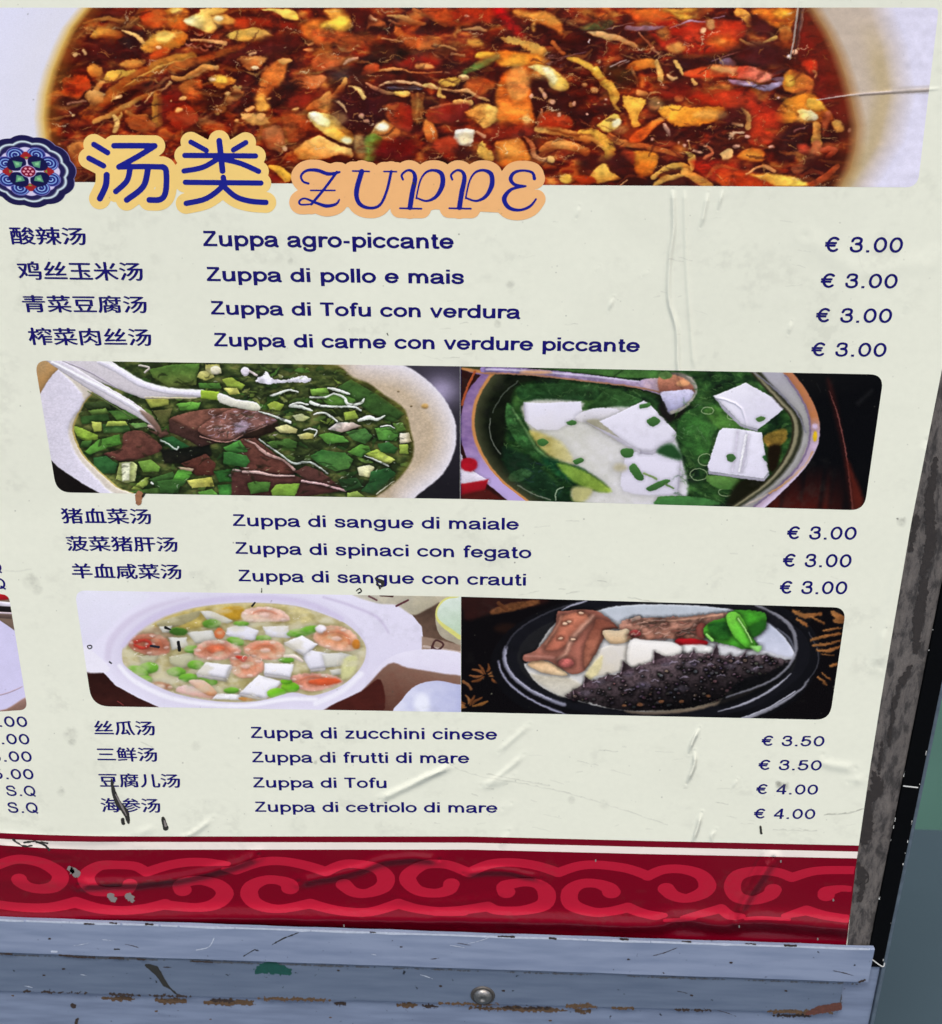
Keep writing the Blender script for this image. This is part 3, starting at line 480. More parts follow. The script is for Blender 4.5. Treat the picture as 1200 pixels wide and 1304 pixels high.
# ------------------------------------------------------------------ scallion soup in a white bowl
def paint_scallion():
    s = Print(42, 458, 590, 640, 1.9, '2f3a1c'); s.rg = .25; s.soft = 1.1
    n = fbm(s.X*.06, s.Y*.12, 3, 4); bands(s, [(0, '1c2412'), (.4, '2c3a1a'), (.55, '4a5a26'), (.7, '6d7434'), (1, '8c8a4a')], n)
    s.sh = .3; s.bev = .06
    gr = ['3e6b24', '4f8a2c', '2f5a22', '6f9c38', '24491e', '587a30']
    s.box(90, 465, 540, 632, 150, gr, (8, 22), (1.5, 4), 170, 30, .85, 2, so=1)
    s.box(240, 465, 520, 560, 70, ['b5bf5a', '8fae3c', 'c9cf82', '7c9a38'], (4, 14), (1, 2.6), 165, 40, .8, 5)
    P, L, E = s.P, s.L, s.E
    s.t(30, 440, 4); s.hard = True; s.rg = .35; s.ed = .42
    for p, c, d in (([(640, 120), (760, 95), (900, 90), (880, 200), (740, 210), (660, 160)], '4c7a2a', '5c6a2c'), ([(900, 130), (960, 120), (975, 160), (930, 178), (885, 160)], 'd6d07c', 'b8b84c'),
        ([(930, 95), (1000, 95), (1010, 140), (960, 145), (925, 120)], 'c0bc58', 'e6e2a8'), ([(1010, 170), (1060, 160), (1130, 200), (1110, 225), (1040, 210)], 'a8bf3c', '7f9c2e'), ([(1020, 215), (1090, 215), (1105, 245), (1050, 250)], 'd8d86a', 'b8b844'),
        ([(890, 190), (1000, 190), (1010, 220), (900, 215)], '4f8a30', '3f6f28'), ([(620, 270), (740, 262), (740, 300), (650, 318)], 'a8aa44', '7f8c34'), ([(660, 330), (760, 320), (740, 390), (700, 400)], '6a6a34', '4c5426'),
        ([(780, 295), (850, 285), (905, 290), (890, 325), (800, 330)], '6cb43c', '4c8a2c'), ([(300, 290), (430, 280), (450, 320), (330, 330)], '3c4f24', '2a3a1c'), ([(330, 330), (420, 318), (440, 345), (350, 355)], '6f9038', '587a30'),
        ([(290, 360), (430, 345), (440, 380), (300, 400)], '26401c', '345a24'), ([(430, 330), (560, 330), (590, 370), (480, 380)], '3c6628', '4c7a2c'), ([(400, 400), (540, 400), (545, 440), (410, 445)], '35602a', '466f30'),
        ([(430, 385), (520, 382), (535, 405), (420, 410)], 'a6b848', '8ca23c'), ([(250, 405), (300, 420), (380, 455), (380, 478), (320, 485), (275, 465)], '9ec23c', '7aa02c'), ([(345, 385), (400, 390), (398, 435), (360, 440)], 'b9c252', '98a83c'),
        ([(300, 485), (350, 480), (340, 520), (290, 515)], '3f6a28', '2c4c1e'), ([(540, 395), (620, 392), (640, 412), (570, 420)], '58883a', '7aa858')): P(p, c, d, a=90)
    P([(390, 150), (395, 120)][:1]+[(450, 200)], '333333') if 0 else None
    P([(560, 432), (620, 440), (710, 520), (640, 560), (520, 590), (420, 560), (420, 545), (500, 520), (510, 450)], '6e3f33', '5c322a', so=1, n=.2)
    P([(310, 540), (380, 480), (490, 450), (500, 500), (430, 520), (340, 555)], '5a9c34', '447f28', a=0, sm=0)
    P([(360, 570), (420, 560), (480, 600), (470, 650), (400, 650), (360, 610)], '2f6a30', '285428', a=90)
    P([(490, 595), (560, 590), (582, 610), (570, 690), (520, 700), (472, 680)], 'c8d484', 'a8b858', a=180, so=.8); P([(500, 600), (545, 595), (540, 685), (505, 690)], 'f0f2cc', so=2.5)
    P([(585, 590), (650, 578), (700, 620), (690, 640), (610, 645)], '7aa83c', '5c8a2c', a=90); P([(560, 720), (620, 670), (645, 670), (630, 710), (590, 740), (550, 730)], 'a0b444', '7c9438', a=0)
    P([(640, 680), (760, 640), (800, 700), (790, 750), (700, 750)], '3f6c2c', '2f5424', a=90); P([(540, 740), (700, 720), (720, 755), (540, 755)], '3a5a22', so=2)
    P([(700, 530), (820, 520), (950, 500), (960, 560), (840, 600), (720, 600)], '10140f', '1c1a14', so=3); P([(690, 475), (760, 460), (850, 515), (760, 530), (720, 500)], '2f7034', '1f4f26', a=0)
    L([(700, 480), (740, 500), (780, 528), (790, 515)], 4, 'c8d8c8'); L([(640, 410), (670, 420), (680, 440)], [8, 6, 3], 'c8a8a0'); P([(640, 430), (700, 440), (730, 420), (740, 450), (700, 470)], '5a3a30', so=2)
    P([(745, 370), (860, 335), (960, 320), (1110, 318), (1200, 330), (1180, 440), (1020, 490), (900, 460), (800, 400)], '83503f', '6c4034', a=90, so=.8, n=.25)
    P([(740, 372), (800, 400), (900, 440), (1000, 490), (900, 515), (820, 470), (745, 440)], '462c25', '3a2420', so=1, n=.25)
    P([(800, 600), (930, 550), (980, 600), (970, 660), (880, 660)], '623429', '52281f', n=.2); P([(1100, 480), (1200, 460), (1200, 690), (1110, 690)], '633529', '5a2f26')
    P([(755, 690), (790, 630), (850, 625), (860, 650), (810, 715)], '62b83a', '4c9a2c', a=90, so=.8); P([(785, 615), (870, 625), (860, 640), (800, 630)], 'b09a78')
    P([(830, 685), (960, 668), (972, 715), (860, 725)], 'd0cf5c', 'a3a03c', a=0, so=.8); P([(970, 640), (1100, 620), (1110, 690), (1000, 695)], '23521f', '2c6a26'); P([(680, 690), (760, 680), (830, 690), (760, 755), (700, 750)], '3a6a2a', '2c5222')
    P([(990, 710), (1110, 700), (1150, 760), (1000, 765)], '2d6c28', '3f8a30', a=90); P([(890, 745), (960, 730), (1000, 765), (900, 765)], '5a9a34'); P([(1140, 700), (1210, 690), (1210, 765), (1150, 760)], '4d8a30')
    L([(1070, 632), (1130, 640), (1200, 645)], 5, 'd8b8b0'); E(1070, 660, 22, 9, 'd0d8c8'); E(655, 700, 10, 5, 'e8f0e0', ang=45)
    s.t(310, 440, 4)
    P([(-80, 330), (0, 325), (80, 340), (175, 380), (100, 420), (0, 455), (-100, 490), (-170, 470), (-230, 420)], '7e4c3e', '93625a', a=20, so=.8, n=.3)
    s.box(262, 522, 352, 552, 40, ['5a332a', '6a4034'], (3, 10), (.5, 1.3), 160, 25, .5, 7, so=1.2); s.sh = 0
    s.box(266, 523, 352, 556, 120, ['d9b8b4', 'b98a84', 'e8d4e0', 'a4706a', 'c8a8c8'], (3, 11), (.4, 1.1), 160, 22, .75, 8, so=.6)
    s.sh = .3
    P([(-50, 400), (0, 380), (40, 400), (10, 440), (-40, 450)], 'cdb8d8', so=3, o=.6, r=1.5); L([(-220, 460), (-90, 492), (0, 455), (120, 405)], 3, 'c08878', n=.1)
    P([(0, 450), (60, 430), (180, 390), (180, 430), (60, 470), (0, 475)], '2a1c14', so=2)
    P([(0, 470), (60, 470), (150, 540), (270, 640), (200, 690), (0, 650), (-40, 560), (-20, 480)], '6f3f33', '5e3229', a=90, so=.8, n=.15)
    L([(10, 478), (60, 500), (120, 550), (200, 580), (260, 630)], [4, 5, 9, 5, 7], 'd8a89c', n=.2)
    L([(80, 475), (130, 510), (200, 560), (260, 600), (340, 592), (430, 650)], [3, 4, 4, 6, 5, 3], 'ccd6cc', n=.1)
    P([(-100, 520), (-20, 480), (20, 530), (20, 540), (-70, 550)], '4c9a38', '2f6c2a', a=60, so=.7); P([(-100, 540), (-60, 540), (20, 560), (35, 590), (10, 620), (-100, 600)], '3d8034', '2c6428', a=90, so=.7)
    P([(-60, 640), (100, 650), (260, 660), (500, 740), (300, 770), (-60, 770)], '54302a', '462521', so=1.5); P([(260, 640), (320, 610), (400, 640), (500, 720), (540, 740), (330, 690)], '5e3730', '4c2a25', so=1)
    L([(0, 642), (80, 645), (150, 660), (260, 662)], [6, 7, 5, 4], 'dcb4ac'); L([(300, 688), (400, 705), (520, 738)], [6, 5, 6], 'd8acac')
    for p, c, d in (([(20, 700), (60, 690), (140, 695), (130, 740), (40, 755)], '4a7c2c', '3a6426'), ([(140, 740), (170, 705), (290, 700), (265, 765), (150, 765)], '8ab83a', '69992c'), ([(120, 490), (230, 470), (275, 490), (270, 520), (150, 520)], '4f7c30', '3a6226'),
        ([(120, 300), (160, 280), (210, 300), (190, 330), (140, 325)], 'a4b83c', '86a030'), ([(250, 355), (300, 345), (340, 365), (310, 385), (270, 380)], 'c8cc98', 'a8ae68'), ([(160, 415), (220, 400), (280, 425), (270, 445), (190, 445)], 'cdc888', 'd8d078'),
        ([(275, 455), (330, 440), (370, 455), (350, 475), (290, 475)], 'e0dc90', 'c8c24c'), ([(380, 455), (440, 440), (510, 460), (540, 490), (430, 500)], '5c9c34', '4a8630'), ([(430, 425), (480, 390), (560, 390), (600, 410), (540, 430), (500, 440)], 'efe4e2', 'c8a890'),
        ([(340, 560), (400, 530), (520, 545), (560, 580), (540, 625), (470, 640), (380, 600)], '35702c', '4c8434'), ([(530, 540), (600, 500), (640, 510), (650, 540), (600, 570)], '5e9c34', '3f7c2c'), ([(620, 550), (680, 525), (775, 580), (740, 605), (680, 590)], '9cb838', 'c0cc58'),
        ([(670, 420), (760, 410), (795, 440), (780, 485), (690, 480)], '5a9e38', '468430'), ([(680, 500), (740, 490), (790, 520), (770, 550), (700, 540)], '356e30', '285624'), ([(760, 395), (810, 390), (830, 430), (780, 440)], '6c9c3c', '56862e'),
        ([(795, 445), (845, 440), (858, 490), (800, 500)], 'eae2cc', 'd8c8a0'), ([(795, 505), (840, 500), (842, 550), (798, 550)], 'a8c044', '8cab3a'), ([(580, 620), (640, 605), (670, 620), (640, 670), (590, 660)], 'e9e8b8', 'd8d490'),
        ([(650, 640), (740, 620), (780, 650), (760, 700), (670, 760), (600, 740), (640, 690)], '285c2a', '1f4a22'), ([(480, 680), (580, 670), (610, 720), (520, 740)], '1f3c1c', '2a5024'), ([(530, 750), (580, 740), (620, 770), (530, 772)], '9ab84c', '7f9c3c'),
        ([(550, 170), (620, 210), (720, 270), (825, 350), (760, 390), (640, 340), (560, 280), (480, 210)], '3a6026', '2f4f20'), ([(340, 220), (430, 215), (440, 245), (350, 255)], '86b840', '6ca034'), ([(380, 250), (500, 240), (580, 280), (560, 320), (440, 310)], '5a8c2e', '4a7a2a'),
        ([(510, 340), (570, 330), (590, 370), (520, 380)], '9cb43c', '84a034'), ([(520, 440), (620, 420), (660, 460), (620, 500), (560, 480)], '4f8a3c', '3c6c2e')): P(p, c, d, a=60, so=.8, sm=1)
    E(620, 570, 26, 8, '1a1410') if 0 else None
    s.box(390, 530, 540, 625, 40, ['c8d8bc', 'a8c49a', '9cc48c'], (2, 7), (.4, .8), 170, 40, .7, 18, so=.6)
    for p, wd in (([(340, 262), (420, 262), (460, 245), (510, 260), (540, 300), (600, 290), (615, 270)], [5, 5, 4, 6, 9, 7, 4]), ([(345, 290), (400, 305), (480, 310), (560, 310), (600, 330)], [9, 6, 5, 5, 4]), ([(360, 350), (400, 340), (440, 355), (480, 385)], [4, 5, 5, 4]),
        ([(430, 215), (480, 225), (540, 245)], [4, 8, 5]), ([(240, 305), (290, 310), (350, 330)], [8, 10, 4]), ([(140, 255), (190, 240), (230, 225), (280, 235)], [4, 7, 6, 3]), ([(590, 380), (640, 365), (680, 375), (720, 355)], [8, 12, 8, 3]), ([(240, 300), (280, 290), (330, 300)], [3, 5, 4]),
        ([(80, 335), (150, 355), (240, 390)], [3, 5, 7]), ([(310, 430), (340, 422), (375, 435), (360, 460)], [3, 4, 4, 3]), ([(620, 560), (680, 585), (740, 612)], [3, 4, 4]), ([(680, 755), (720, 725), (770, 690)], [4, 4, 2]), ([(700, 412), (740, 405), (770, 420)], 3)): L(p, wd, 'e2ebdc', n=.1, so=.7)
    P([(60, 180), (100, 150), (120, 130), (140, 160), (200, 175), (290, 155), (345, 165), (330, 185), (240, 185), (140, 195)], 'f0ecfa', so=.9, r=.8); E(12, 132, 18, 22, 'e6e0ec'); L([(30, 130), (70, 150)], 6, 'd8c8c4')
    L([(150, 500), (180, 510)], 1, '5a8a3a')
    s.sh = 0; s.bev = 0; s.hard = False; s.rg = 0
    s.box(100, 470, 535, 630, 130, ['141a0c', '1c2210', '10140c'], (6, 20), (.8, 2.4), 170, 35, .55, 61, so=1.6)
    s.box(100, 475, 535, 628, 150, ['dfe8cc', 'c8d8a8', 'a8c080', 'f0f4e4'], (2, 7), (.3, .7), 165, 45, .65, 62, dots=.4, so=.5)
    g = s.C.mean(2, keepdims=True); s.C = s.C*.84+g*.16; s.C *= (1+.5*(fbm(s.X*.12, s.Y*.2, 63, 3)-.5))[..., None]
    # olive far edge, bowl wall, rim and table
    x, y = s.X, s.Y
    o = s.pts([(340, 90), (480, 100), (560, 160), (640, 190), (720, 250), (820, 320), (850, 420), (870, 520), (850, 600), (790, 680), (720, 740), (670, 775), (1400, 1000), (1500, -200), (300, -100)])
    q = sdpoly(x, y, list(spline(o[:12], False, 6))+list(o[12:])); k = np.clip((9-q)/12, 0, 1)[..., None]*.6; s.C = s.C*(1-k)+k*rgb('6a5a20'); k = np.clip(.5-q/3, 0, 1)[..., None]
    wall = rgb('c3b096')*(1+.10*(s.n1-.5)+.16*(s.n2-.5))[..., None]; s.C = s.C*(1-k)+k*wall
    rim = s.pts([(620, 60), (800, 95), (900, 145), (1010, 250), (1075, 370), (1085, 480), (1060, 580), (1000, 670), (900, 750), (860, 790), (1500, 900), (1500, -100)])
    q = sdpoly(x, y, list(spline(rim[:10], False, 6))+list(rim[10:])); k = np.clip((32-q)/34, 0, 1)[..., None]; s.C = np.where(k > 0, s.C*(1-k)+k*rgb('e8e4ee'), s.C)
    k = np.clip(.5-q/2.0, 0, 1)[..., None]; tab = rgb('34303a')*(1-.45*np.clip((y-500)/120, -.5, 1))[..., None]+rgb('6a6478')*np.exp(-(((x-562)/22)**2+((y-497)/18)**2))[..., None]
    s.C = s.C*(1-k)+k*tab
    E(790, 232, 7, 5, '7a6a50'); E(855, 308, 6, 5, '6a5a40'); E(925, 308, 18, 14, 'b89458', so=3)
    s.t(30, 440, 4)
    rim = [(340, 210), (300, 290), (250, 400), (255, 470), (300, 560), (380, 640), (470, 720), (545, 760), (300, 800), (0, 800), (0, 60), (150, 60)]
    P([(x_+14, y_) for x_, y_ in rim], 'b5a25c', so=2, n=.1, sm=1); P([(x_+4, y_) for x_, y_ in rim], 'd4cabc', so=1.2, n=.05); P([(300, 240), (240, 390), (235, 470), (290, 580), (420, 720), (470, 790), (0, 800), (0, 60)], 'e3dfee', 'd2ccd8', a=180, so=4, n=.06)
    P([(100, 540), (180, 620), (300, 700), (400, 756), (0, 790), (0, 520)], '14100f', so=1.5, sm=0); P([(40, 70), (190, 70), (185, 110), (130, 170), (80, 250), (30, 250)], 'c3a070', 'a87f4c', a=60, so=1.5)
    # spoon
    P([(100, 60), (400, 60), (520, 130), (640, 190), (800, 225), (915, 225), (905, 262), (760, 262), (620, 270), (560, 250), (430, 200), (250, 130)], 'd9d3d8', 'cac3c8', a=90, so=.8, n=.04)
    L([(390, 80), (480, 120), (600, 190), (740, 228), (910, 240)], [14, 18, 18, 16, 18], 'f1edfb', so=2, n=.02); L([(620, 262), (760, 266), (880, 266)], [3, 5, 3], 'c9bc9a', so=2)
    P([(120, 75), (200, 75), (380, 180), (520, 260), (620, 330), (690, 410), (660, 410), (560, 350), (430, 280), (270, 180)], 'd9d4df', 'cfc8cc', a=0, so=.8, n=.03)
    L([(150, 85), (300, 165), (450, 245), (560, 310), (640, 370)], [8, 12, 14, 12, 6], 'eeeaf6', so=2, n=.02); P([(590, 330), (650, 350), (700, 420), (700, 450), (670, 420)], '9a8478', '6a4c40', a=60, so=2.5)
    L([(200, 75), (330, 130), (480, 215)], [3, 4, 2], 'a8a0ae', so=2, n=.02); L([(330, 230), (450, 300), (560, 370)], [2, 3, 2], '5a6a40', so=1.5)
    P([(905, 225), (1000, 235), (1005, 280), (905, 268)], '9ab83c', '86a434', a=90, so=.8, sm=0); P([(1000, 240), (1080, 270), (1190, 290), (1200, 330), (1110, 320), (1000, 288)], 'e9e6e0', 'd8d8c0', so=.9, n=.08)
    E(1130, 128, 22, 22, 'eee6f0'); E(980, 125, 26, 22, 'efe9cc', so=2); L([(590, 100), (640, 110), (620, 135)], 5, 'c0b8b0')
    s.C *= (1+.10*(s.n1-.5))[..., None]; s.warp(.8, .2)
    return s.image('print_scallion')
# ------------------------------------------------------------------ tofu and greens in a steel pot
def paint_tofu():
    s = Print(584, 464, 1130, 656, 1.9, '1a2410'); s.rg = .5; s.soft = 1.3; s.dsoft = 2.4; s.ed = .1
    n = fbm(s.X*.07, s.Y*.11, 5, 4); bands(s, [(0, '0c1c0c'), (.35, '15301a'), (.5, '24561e'), (.62, '347428'), (.8, '4c9030'), (1, '5ca038')], n)
    s.box(640, 468, 1030, 640, 220, ['1c4a20', '2f6e28', '123018', '43852e', '256024', '5a9a3a'], (8, 30), (1, 4), 20, 50, .6, 2, so=2)
    P, L, E = s.P, s.L, s.E; s.sh = .1
    def veins(x0, y0, x1, y1, n, seed, pal=('5aa03c', '7ab85a', '1a4a1e', '123818'), ang=20, sd=50): s.box(x0, y0, x1, y1, n, list(pal), (4, 16), (.3, .9), ang, sd, .5, seed, so=.9, r=.8)
    s.t(570, 450, 4)
    P([(0, 60), (400, 60), (520, 95), (900, 130), (1090, 210), (1200, 250), (1200, 320), (1120, 330), (1080, 230), (900, 170), (600, 130), (380, 160), (330, 240), (300, 400), (330, 600), (500, 760), (200, 800), (0, 500)], '141a0e', '10160c', so=3)
    P([(370, 165), (560, 150), (740, 165), (760, 230), (600, 240), (420, 240), (360, 220)], '2f6c28', '1f5020', so=2.5, n=.5); P([(760, 230), (830, 175), (960, 220), (990, 240), (900, 290), (740, 285)], '3a7a2c', '2a5e24', so=1.5, n=.4)
    P([(300, 260), (330, 270), (420, 400), (480, 500), (640, 560), (600, 640), (480, 560), (360, 460), (300, 350)], '44923a', '2f7a2c', a=90, so=2.5, n=.5); L([(330, 280), (400, 390), (460, 490), (560, 560)], [4, 6, 6, 4], '74b458', so=2, n=.3)
    P([(280, 480), (400, 520), (520, 620), (620, 760), (480, 740), (330, 640)], '14301c', '1a3e20', so=3, n=.4); E(370, 620, 60, 30, '3a7438', so=3, n=.5, ang=-15); P([(480, 540), (560, 540), (720, 600), (660, 660), (560, 620)], '0f5a30', '1c6c2c', so=3, n=.3)
    s.C *= (.62+.9*(fbm(s.X*.1, s.Y*.14, 88, 4)-.2))[..., None].clip(.3, 1.15); veins(660, 486, 820, 508, 60, 71); veins(640, 520, 720, 600, 60, 72, ang=50); veins(640, 590, 730, 632, 60, 73, ('2c6a34', '4a8a44', '0e2c18', '3a4a6a')); veins(700, 470, 850, 482, 30, 74)
    P([(390, 248), (680, 245), (690, 290), (900, 270), (1100, 330), (1200, 560), (1180, 760), (700, 760), (640, 690), (780, 700), (820, 680), (700, 590), (560, 530), (430, 400)], 'd0cfc0', 'dedbe2', a=0, so=4, n=.05)
    P([(420, 390), (520, 420), (600, 470), (640, 560), (520, 520), (450, 450)], 'b4a653', 'c8c08c', a=0, so=6, n=.15); P([(560, 560), (680, 590), (780, 650), (835, 700), (760, 700), (640, 650)], '7ab428', 'a8c840', a=0, so=4, n=.25)
    P([(640, 680), (740, 690), (700, 750), (640, 750)], 'b8b478', so=5)
    P([(388, 248), (500, 250), (680, 243), (685, 290), (650, 340), (560, 390), (450, 385), (395, 340)], 'ebe8f6', 'dcd8de', a=90, so=1.5, n=.02, sm=0)
    P([(650, 330), (690, 295), (770, 275), (880, 290), (780, 335), (700, 350)], 'e6e2ee', 'd6d2d2', so=1.5, n=.02); P([(705, 345), (770, 335), (840, 400), (920, 460), (860, 440), (770, 390)], 'a8a38c', 'c2bda8', so=3)
    P([(775, 345), (1000, 240), (1030, 255), (1165, 400), (1150, 430), (1040, 500), (980, 495), (880, 430)], 'efecf8', 'e0dcea', a=90, so=1, n=.02, sm=0)
    P([(940, 500), (1185, 535), (1170, 690), (1150, 720), (900, 700), (900, 560)], 'e9e5f4', 'dad6e4', a=90, so=2, n=.02); E(880, 580, 34, 20, 'bdb598', so=6)
    for p in ([(980, 495), (1040, 500), (1150, 430), (1165, 400), (1168, 416), (1150, 448), (1042, 516), (978, 508)], [(700, 345), (880, 430), (980, 495), (978, 508), (870, 446)], [(388, 250), (394, 250), (402, 345), (394, 342)], [(1170, 690), (1185, 535), (1194, 545), (1178, 700)]): P(p, 'a9a5b4', 'c4c0ca', a=0, so=1.5, sm=0, n=.05)
    for p in ([(980, 262), (1025, 250), (1035, 265), (985, 280)], [(1015, 345), (1050, 320), (1085, 345), (1045, 370)], [(605, 350), (635, 338), (660, 352), (630, 368)], [(640, 545), (680, 530), (695, 548), (655, 565)], [(880, 500), (900, 482), (945, 488), (940, 525), (900, 528)], [(925, 580), (950, 560), (985, 600), (1000, 640), (970, 645), (940, 610)], [(1018, 680), (1110, 640), (1130, 655), (1040, 700)], [(455, 445), (490, 432), (515, 455), (480, 472)]): P(p, '4a9436', '35782c', so=.8, n=.2)
    L([(1000, 610), (1040, 625), (1065, 640)], 5, '8aa860'); L([(1110, 665), (1150, 685)], 5, '6a9448'); P([(1065, 740), (1100, 725), (1250, 730), (1250, 765), (1075, 765)], '3f9434', '5aa83c', so=1)
    P([(505, 78), (1090, 80), (1090, 125), (900, 122), (700, 100)], '3d7c2a', '4a9030', so=1.2, n=.4, sm=0); L([(850, 115), (890, 85)], 3, '1a3c14')
    
    L([(550, 745), (555, 700), (590, 680)], 3, '9ab090', so=.8)
    L([(220, 330), (215, 400), (240, 470), (270, 510)], 3, '8a9084', o=.7); L([(230, 300), (280, 210), (360, 140)], 3, '6a7468', o=.6); L([(360, 670), (440, 715), (525, 745)], 3, '9aa090', o=.7)
    # left wall of the pot
    x, y = s.X, s.Y
    pot = s.pts([(470, 790), (380, 720), (280, 640), (200, 540), (150, 430), (140, 320), (160, 230), (210, 140), (250, 95), (0, 60), (-50, 400), (0, 800), (400, 820)]); q = sdpoly(x, y, list(spline(pot[:9], False, 6))+list(pot[9:]))
    k = np.clip((16-q)/20, 0, 1)[..., None]*.7; s.C = s.C*(1-k)+k*rgb('6a6a48'); k = np.clip(.5-q/1.5, 0, 1)[..., None]; s.C = s.C*(1-k)+k*rgb('c98a50')
    k = np.clip((-q-3)/2, 0, 1)[..., None]; g = (fbm(x*.08, y*.15, 9, 3))[..., None]; met = rgb('6a4f86')*(1-g)+rgb('a98ab4')*g; s.C = s.C*(1-k)+k*met
    k = (np.clip((y-560)/50, 0, 1)*(q < -3))[..., None]; s.C = s.C*(1-k)+k*rgb('b9a4d8')
    out = s.pts([(360, 790), (250, 700), (130, 590), (70, 440), (68, 330), (100, 200), (170, 110), (0, 60), (-50, 400), (0, 800)]); q = sdpoly(x, y, list(spline(out[:7], False, 6))+list(out[7:])); k = np.clip(.5-(q+1)/3, 0, 1)[..., None]*np.clip((y-545)/30, 0, 1)[..., None]; s.C = s.C*(1-k)+k*rgb('e6dcf4')
    k = np.clip(.5-q/1.2, 0, 1)[..., None]; s.C = s.C*(1-k)+k*rgb('2a1210')
    L([(140, 90), (100, 180), (75, 260)], 6, 'a8502c'); P([(60, 480), (90, 560), (150, 610), (215, 650), (60, 740)], 'e8e0ee', so=1, sm=0); E(110, 565, 44, 36, 'a81424', so=1.2); P([(60, 665), (210, 640), (190, 700), (60, 730)], 'a01622', so=1, sm=0); P([(60, 720), (200, 690), (290, 745), (60, 760)], '4a1814', so=2, sm=0)
    P([(40, 60), (70, 60), (68, 760), (40, 760)], '2c2a5a', so=.8, sm=0)
    # ladle handle across the top
    L([(180, 82), (400, 92), (700, 122), (950, 155), (1090, 185)], [14, 18, 18, 16, 26], '8f7cb0', 'b8a0c0', a=0, so=.8, n=.35); L([(200, 80), (400, 88), (700, 112), (950, 140), (1090, 160)], 5, 'cfc4de', so=1.2); L([(200, 98), (420, 108), (700, 138), (960, 170), (1080, 195)], 4, 'a8785c', so=1)
    E(450, 95, 80, 10, 'd0a078', so=4); P([(1000, 130), (1120, 125), (1200, 150), (1200, 200), (1100, 195), (980, 160)], 'b9a6c8', 'd8a880', a=0, so=1.5, n=.3)
    s.t(840, 450, 4)
    P([(40, 100), (150, 110), (190, 170), (170, 230), (100, 290), (40, 300), (10, 200)], '3a3434', 'a8a090', a=0, so=1.5); P([(0, 110), (100, 115), (165, 160), (170, 200), (60, 190), (0, 190)], 'c88a68', '9a5a4c', a=90, so=2, n=.4); E(120, 150, 34, 16, 'e0a070', so=3)
    P([(5, 200), (60, 190), (165, 185), (160, 230), (90, 290), (50, 310), (30, 260)], 'dcd8f2', '9a98b8', a=90, so=1.5, n=.2); L([(60, 300), (130, 270), (185, 200), (180, 150), (140, 115)], [10, 6, 6, 5, 3], 'a8a498', so=1.5)
    E(30, 110, 34, 20, '58883a', so=1.5, n=.4)
    P([(0, 300), (50, 350), (80, 330), (130, 290), (60, 320), (10, 240)], '141010', so=2)
    P([(90, 420), (110, 320), (200, 270), (290, 260), (340, 330), (270, 420), (240, 560), (150, 500)], '2a6c22', '3f8a2a', a=0, so=3, n=.5); P([(230, 290), (300, 270), (420, 350), (470, 400), (420, 440), (300, 380)], '4f9c2c', '5aa830', so=3, n=.4)
    veins(862, 510, 960, 620, 130, 75, ('5aa83c', '7cbc50', '1a4a1e', '245a20', '8ab87a')); veins(880, 475, 940, 510, 40, 76); veins(860, 600, 940, 640, 60, 77)
    for x_, y_, a, b in ((245, 290, 30, 18), (200, 615, 44, 30), (235, 540, 38, 30), (340, 705, 40, 20), (370, 320, 26, 16)):
        s.L([(x_+a*math.cos(t), y_+b*math.sin(t)) for t in np.arange(13)*math.pi/6], 2.2, 'b8cc98', so=.6, o=.8)
    P([(240, 620), (410, 640), (400, 690), (280, 680)], '6aa83c', '4c9430', so=1.5, n=.3); P([(0, 740), (200, 730), (300, 770), (0, 775)], '3f9038', so=2, n=.3); P([(0, 480), (60, 460), (110, 510), (100, 540), (0, 510)], '1f5a24', so=2)
    P([(410, 640), (560, 640), (560, 700), (460, 740), (400, 770), (340, 770)], '141408', so=3)
    P([(275, 215), (440, 148), (655, 265), (560, 340), (500, 385), (420, 360), (340, 280)], 'f2effa', 'dcd8e8', a=60, so=.9, n=.02, sm=0); P([(490, 330), (520, 318), (540, 330), (510, 348)], '4f8a34', so=.7)
    P([(275, 215), (340, 280), (420, 360), (500, 385), (500, 396), (415, 374), (330, 294)], 'a8a4b4', so=1.2, sm=0); P([(245, 570), (255, 600), (400, 620), (530, 636), (556, 605), (558, 616), (532, 650), (400, 634), (250, 612)], 'aaa6b6', so=1.2, sm=0)
    P([(320, 378), (400, 382), (520, 400), (545, 540), (556, 605), (530, 636), (400, 620), (255, 600), (245, 570), (300, 400)], 'efecf9', 'e2deee', a=90, so=1, n=.04, sm=0); L([(400, 400), (385, 500), (370, 600)], 5, 'd4cede', so=1.5); L([(440, 415), (425, 500), (405, 600)], [6, 6, 4], 'fbf9ff', so=1); L([(455, 420), (440, 500), (420, 600)], 3, 'c8c2d2', so=1.2)
    P([(345, 515), (375, 512), (388, 535), (365, 550), (345, 540)], '3f7c34', so=.8); P([(525, 525), (560, 515), (590, 530), (550, 552)], '2f7c34', so=.9)
    P([(530, 420), (640, 380), (640, 450), (560, 480)], '6a5a24', 'a07c34', so=3, n=.5); P([(550, 480), (620, 470), (600, 580), (560, 600)], '1a1208', so=2)
    # right wall: from soup edge outwards
    def arc(p): return sdpoly(x, y, list(spline(s.pts(p[:-2]), False, 6))+s.pts(p[-2:]))
    A = [(430, 60), (500, 140), (600, 250), (660, 320), (672, 400), (650, 490), (590, 590), (500, 680), (340, 790)]; far = [(1400, 900), (1400, 0)]
    for off, c, so, nn in ((0, '2c2a1c', 3, .2), (14, '8a8468', 2, .1), (34, '2e3022', 3, .1), (58, 'a8a6a4', 4, .08)):
        q = arc([(a+off*(1+.0*b), b) for a, b in A]+far); k = np.clip(.5-q/so, 0, 1)[..., None]; s.C = s.C*(1-k)+k*rgb(c)*(1+nn*(s.n1-.5))[..., None]
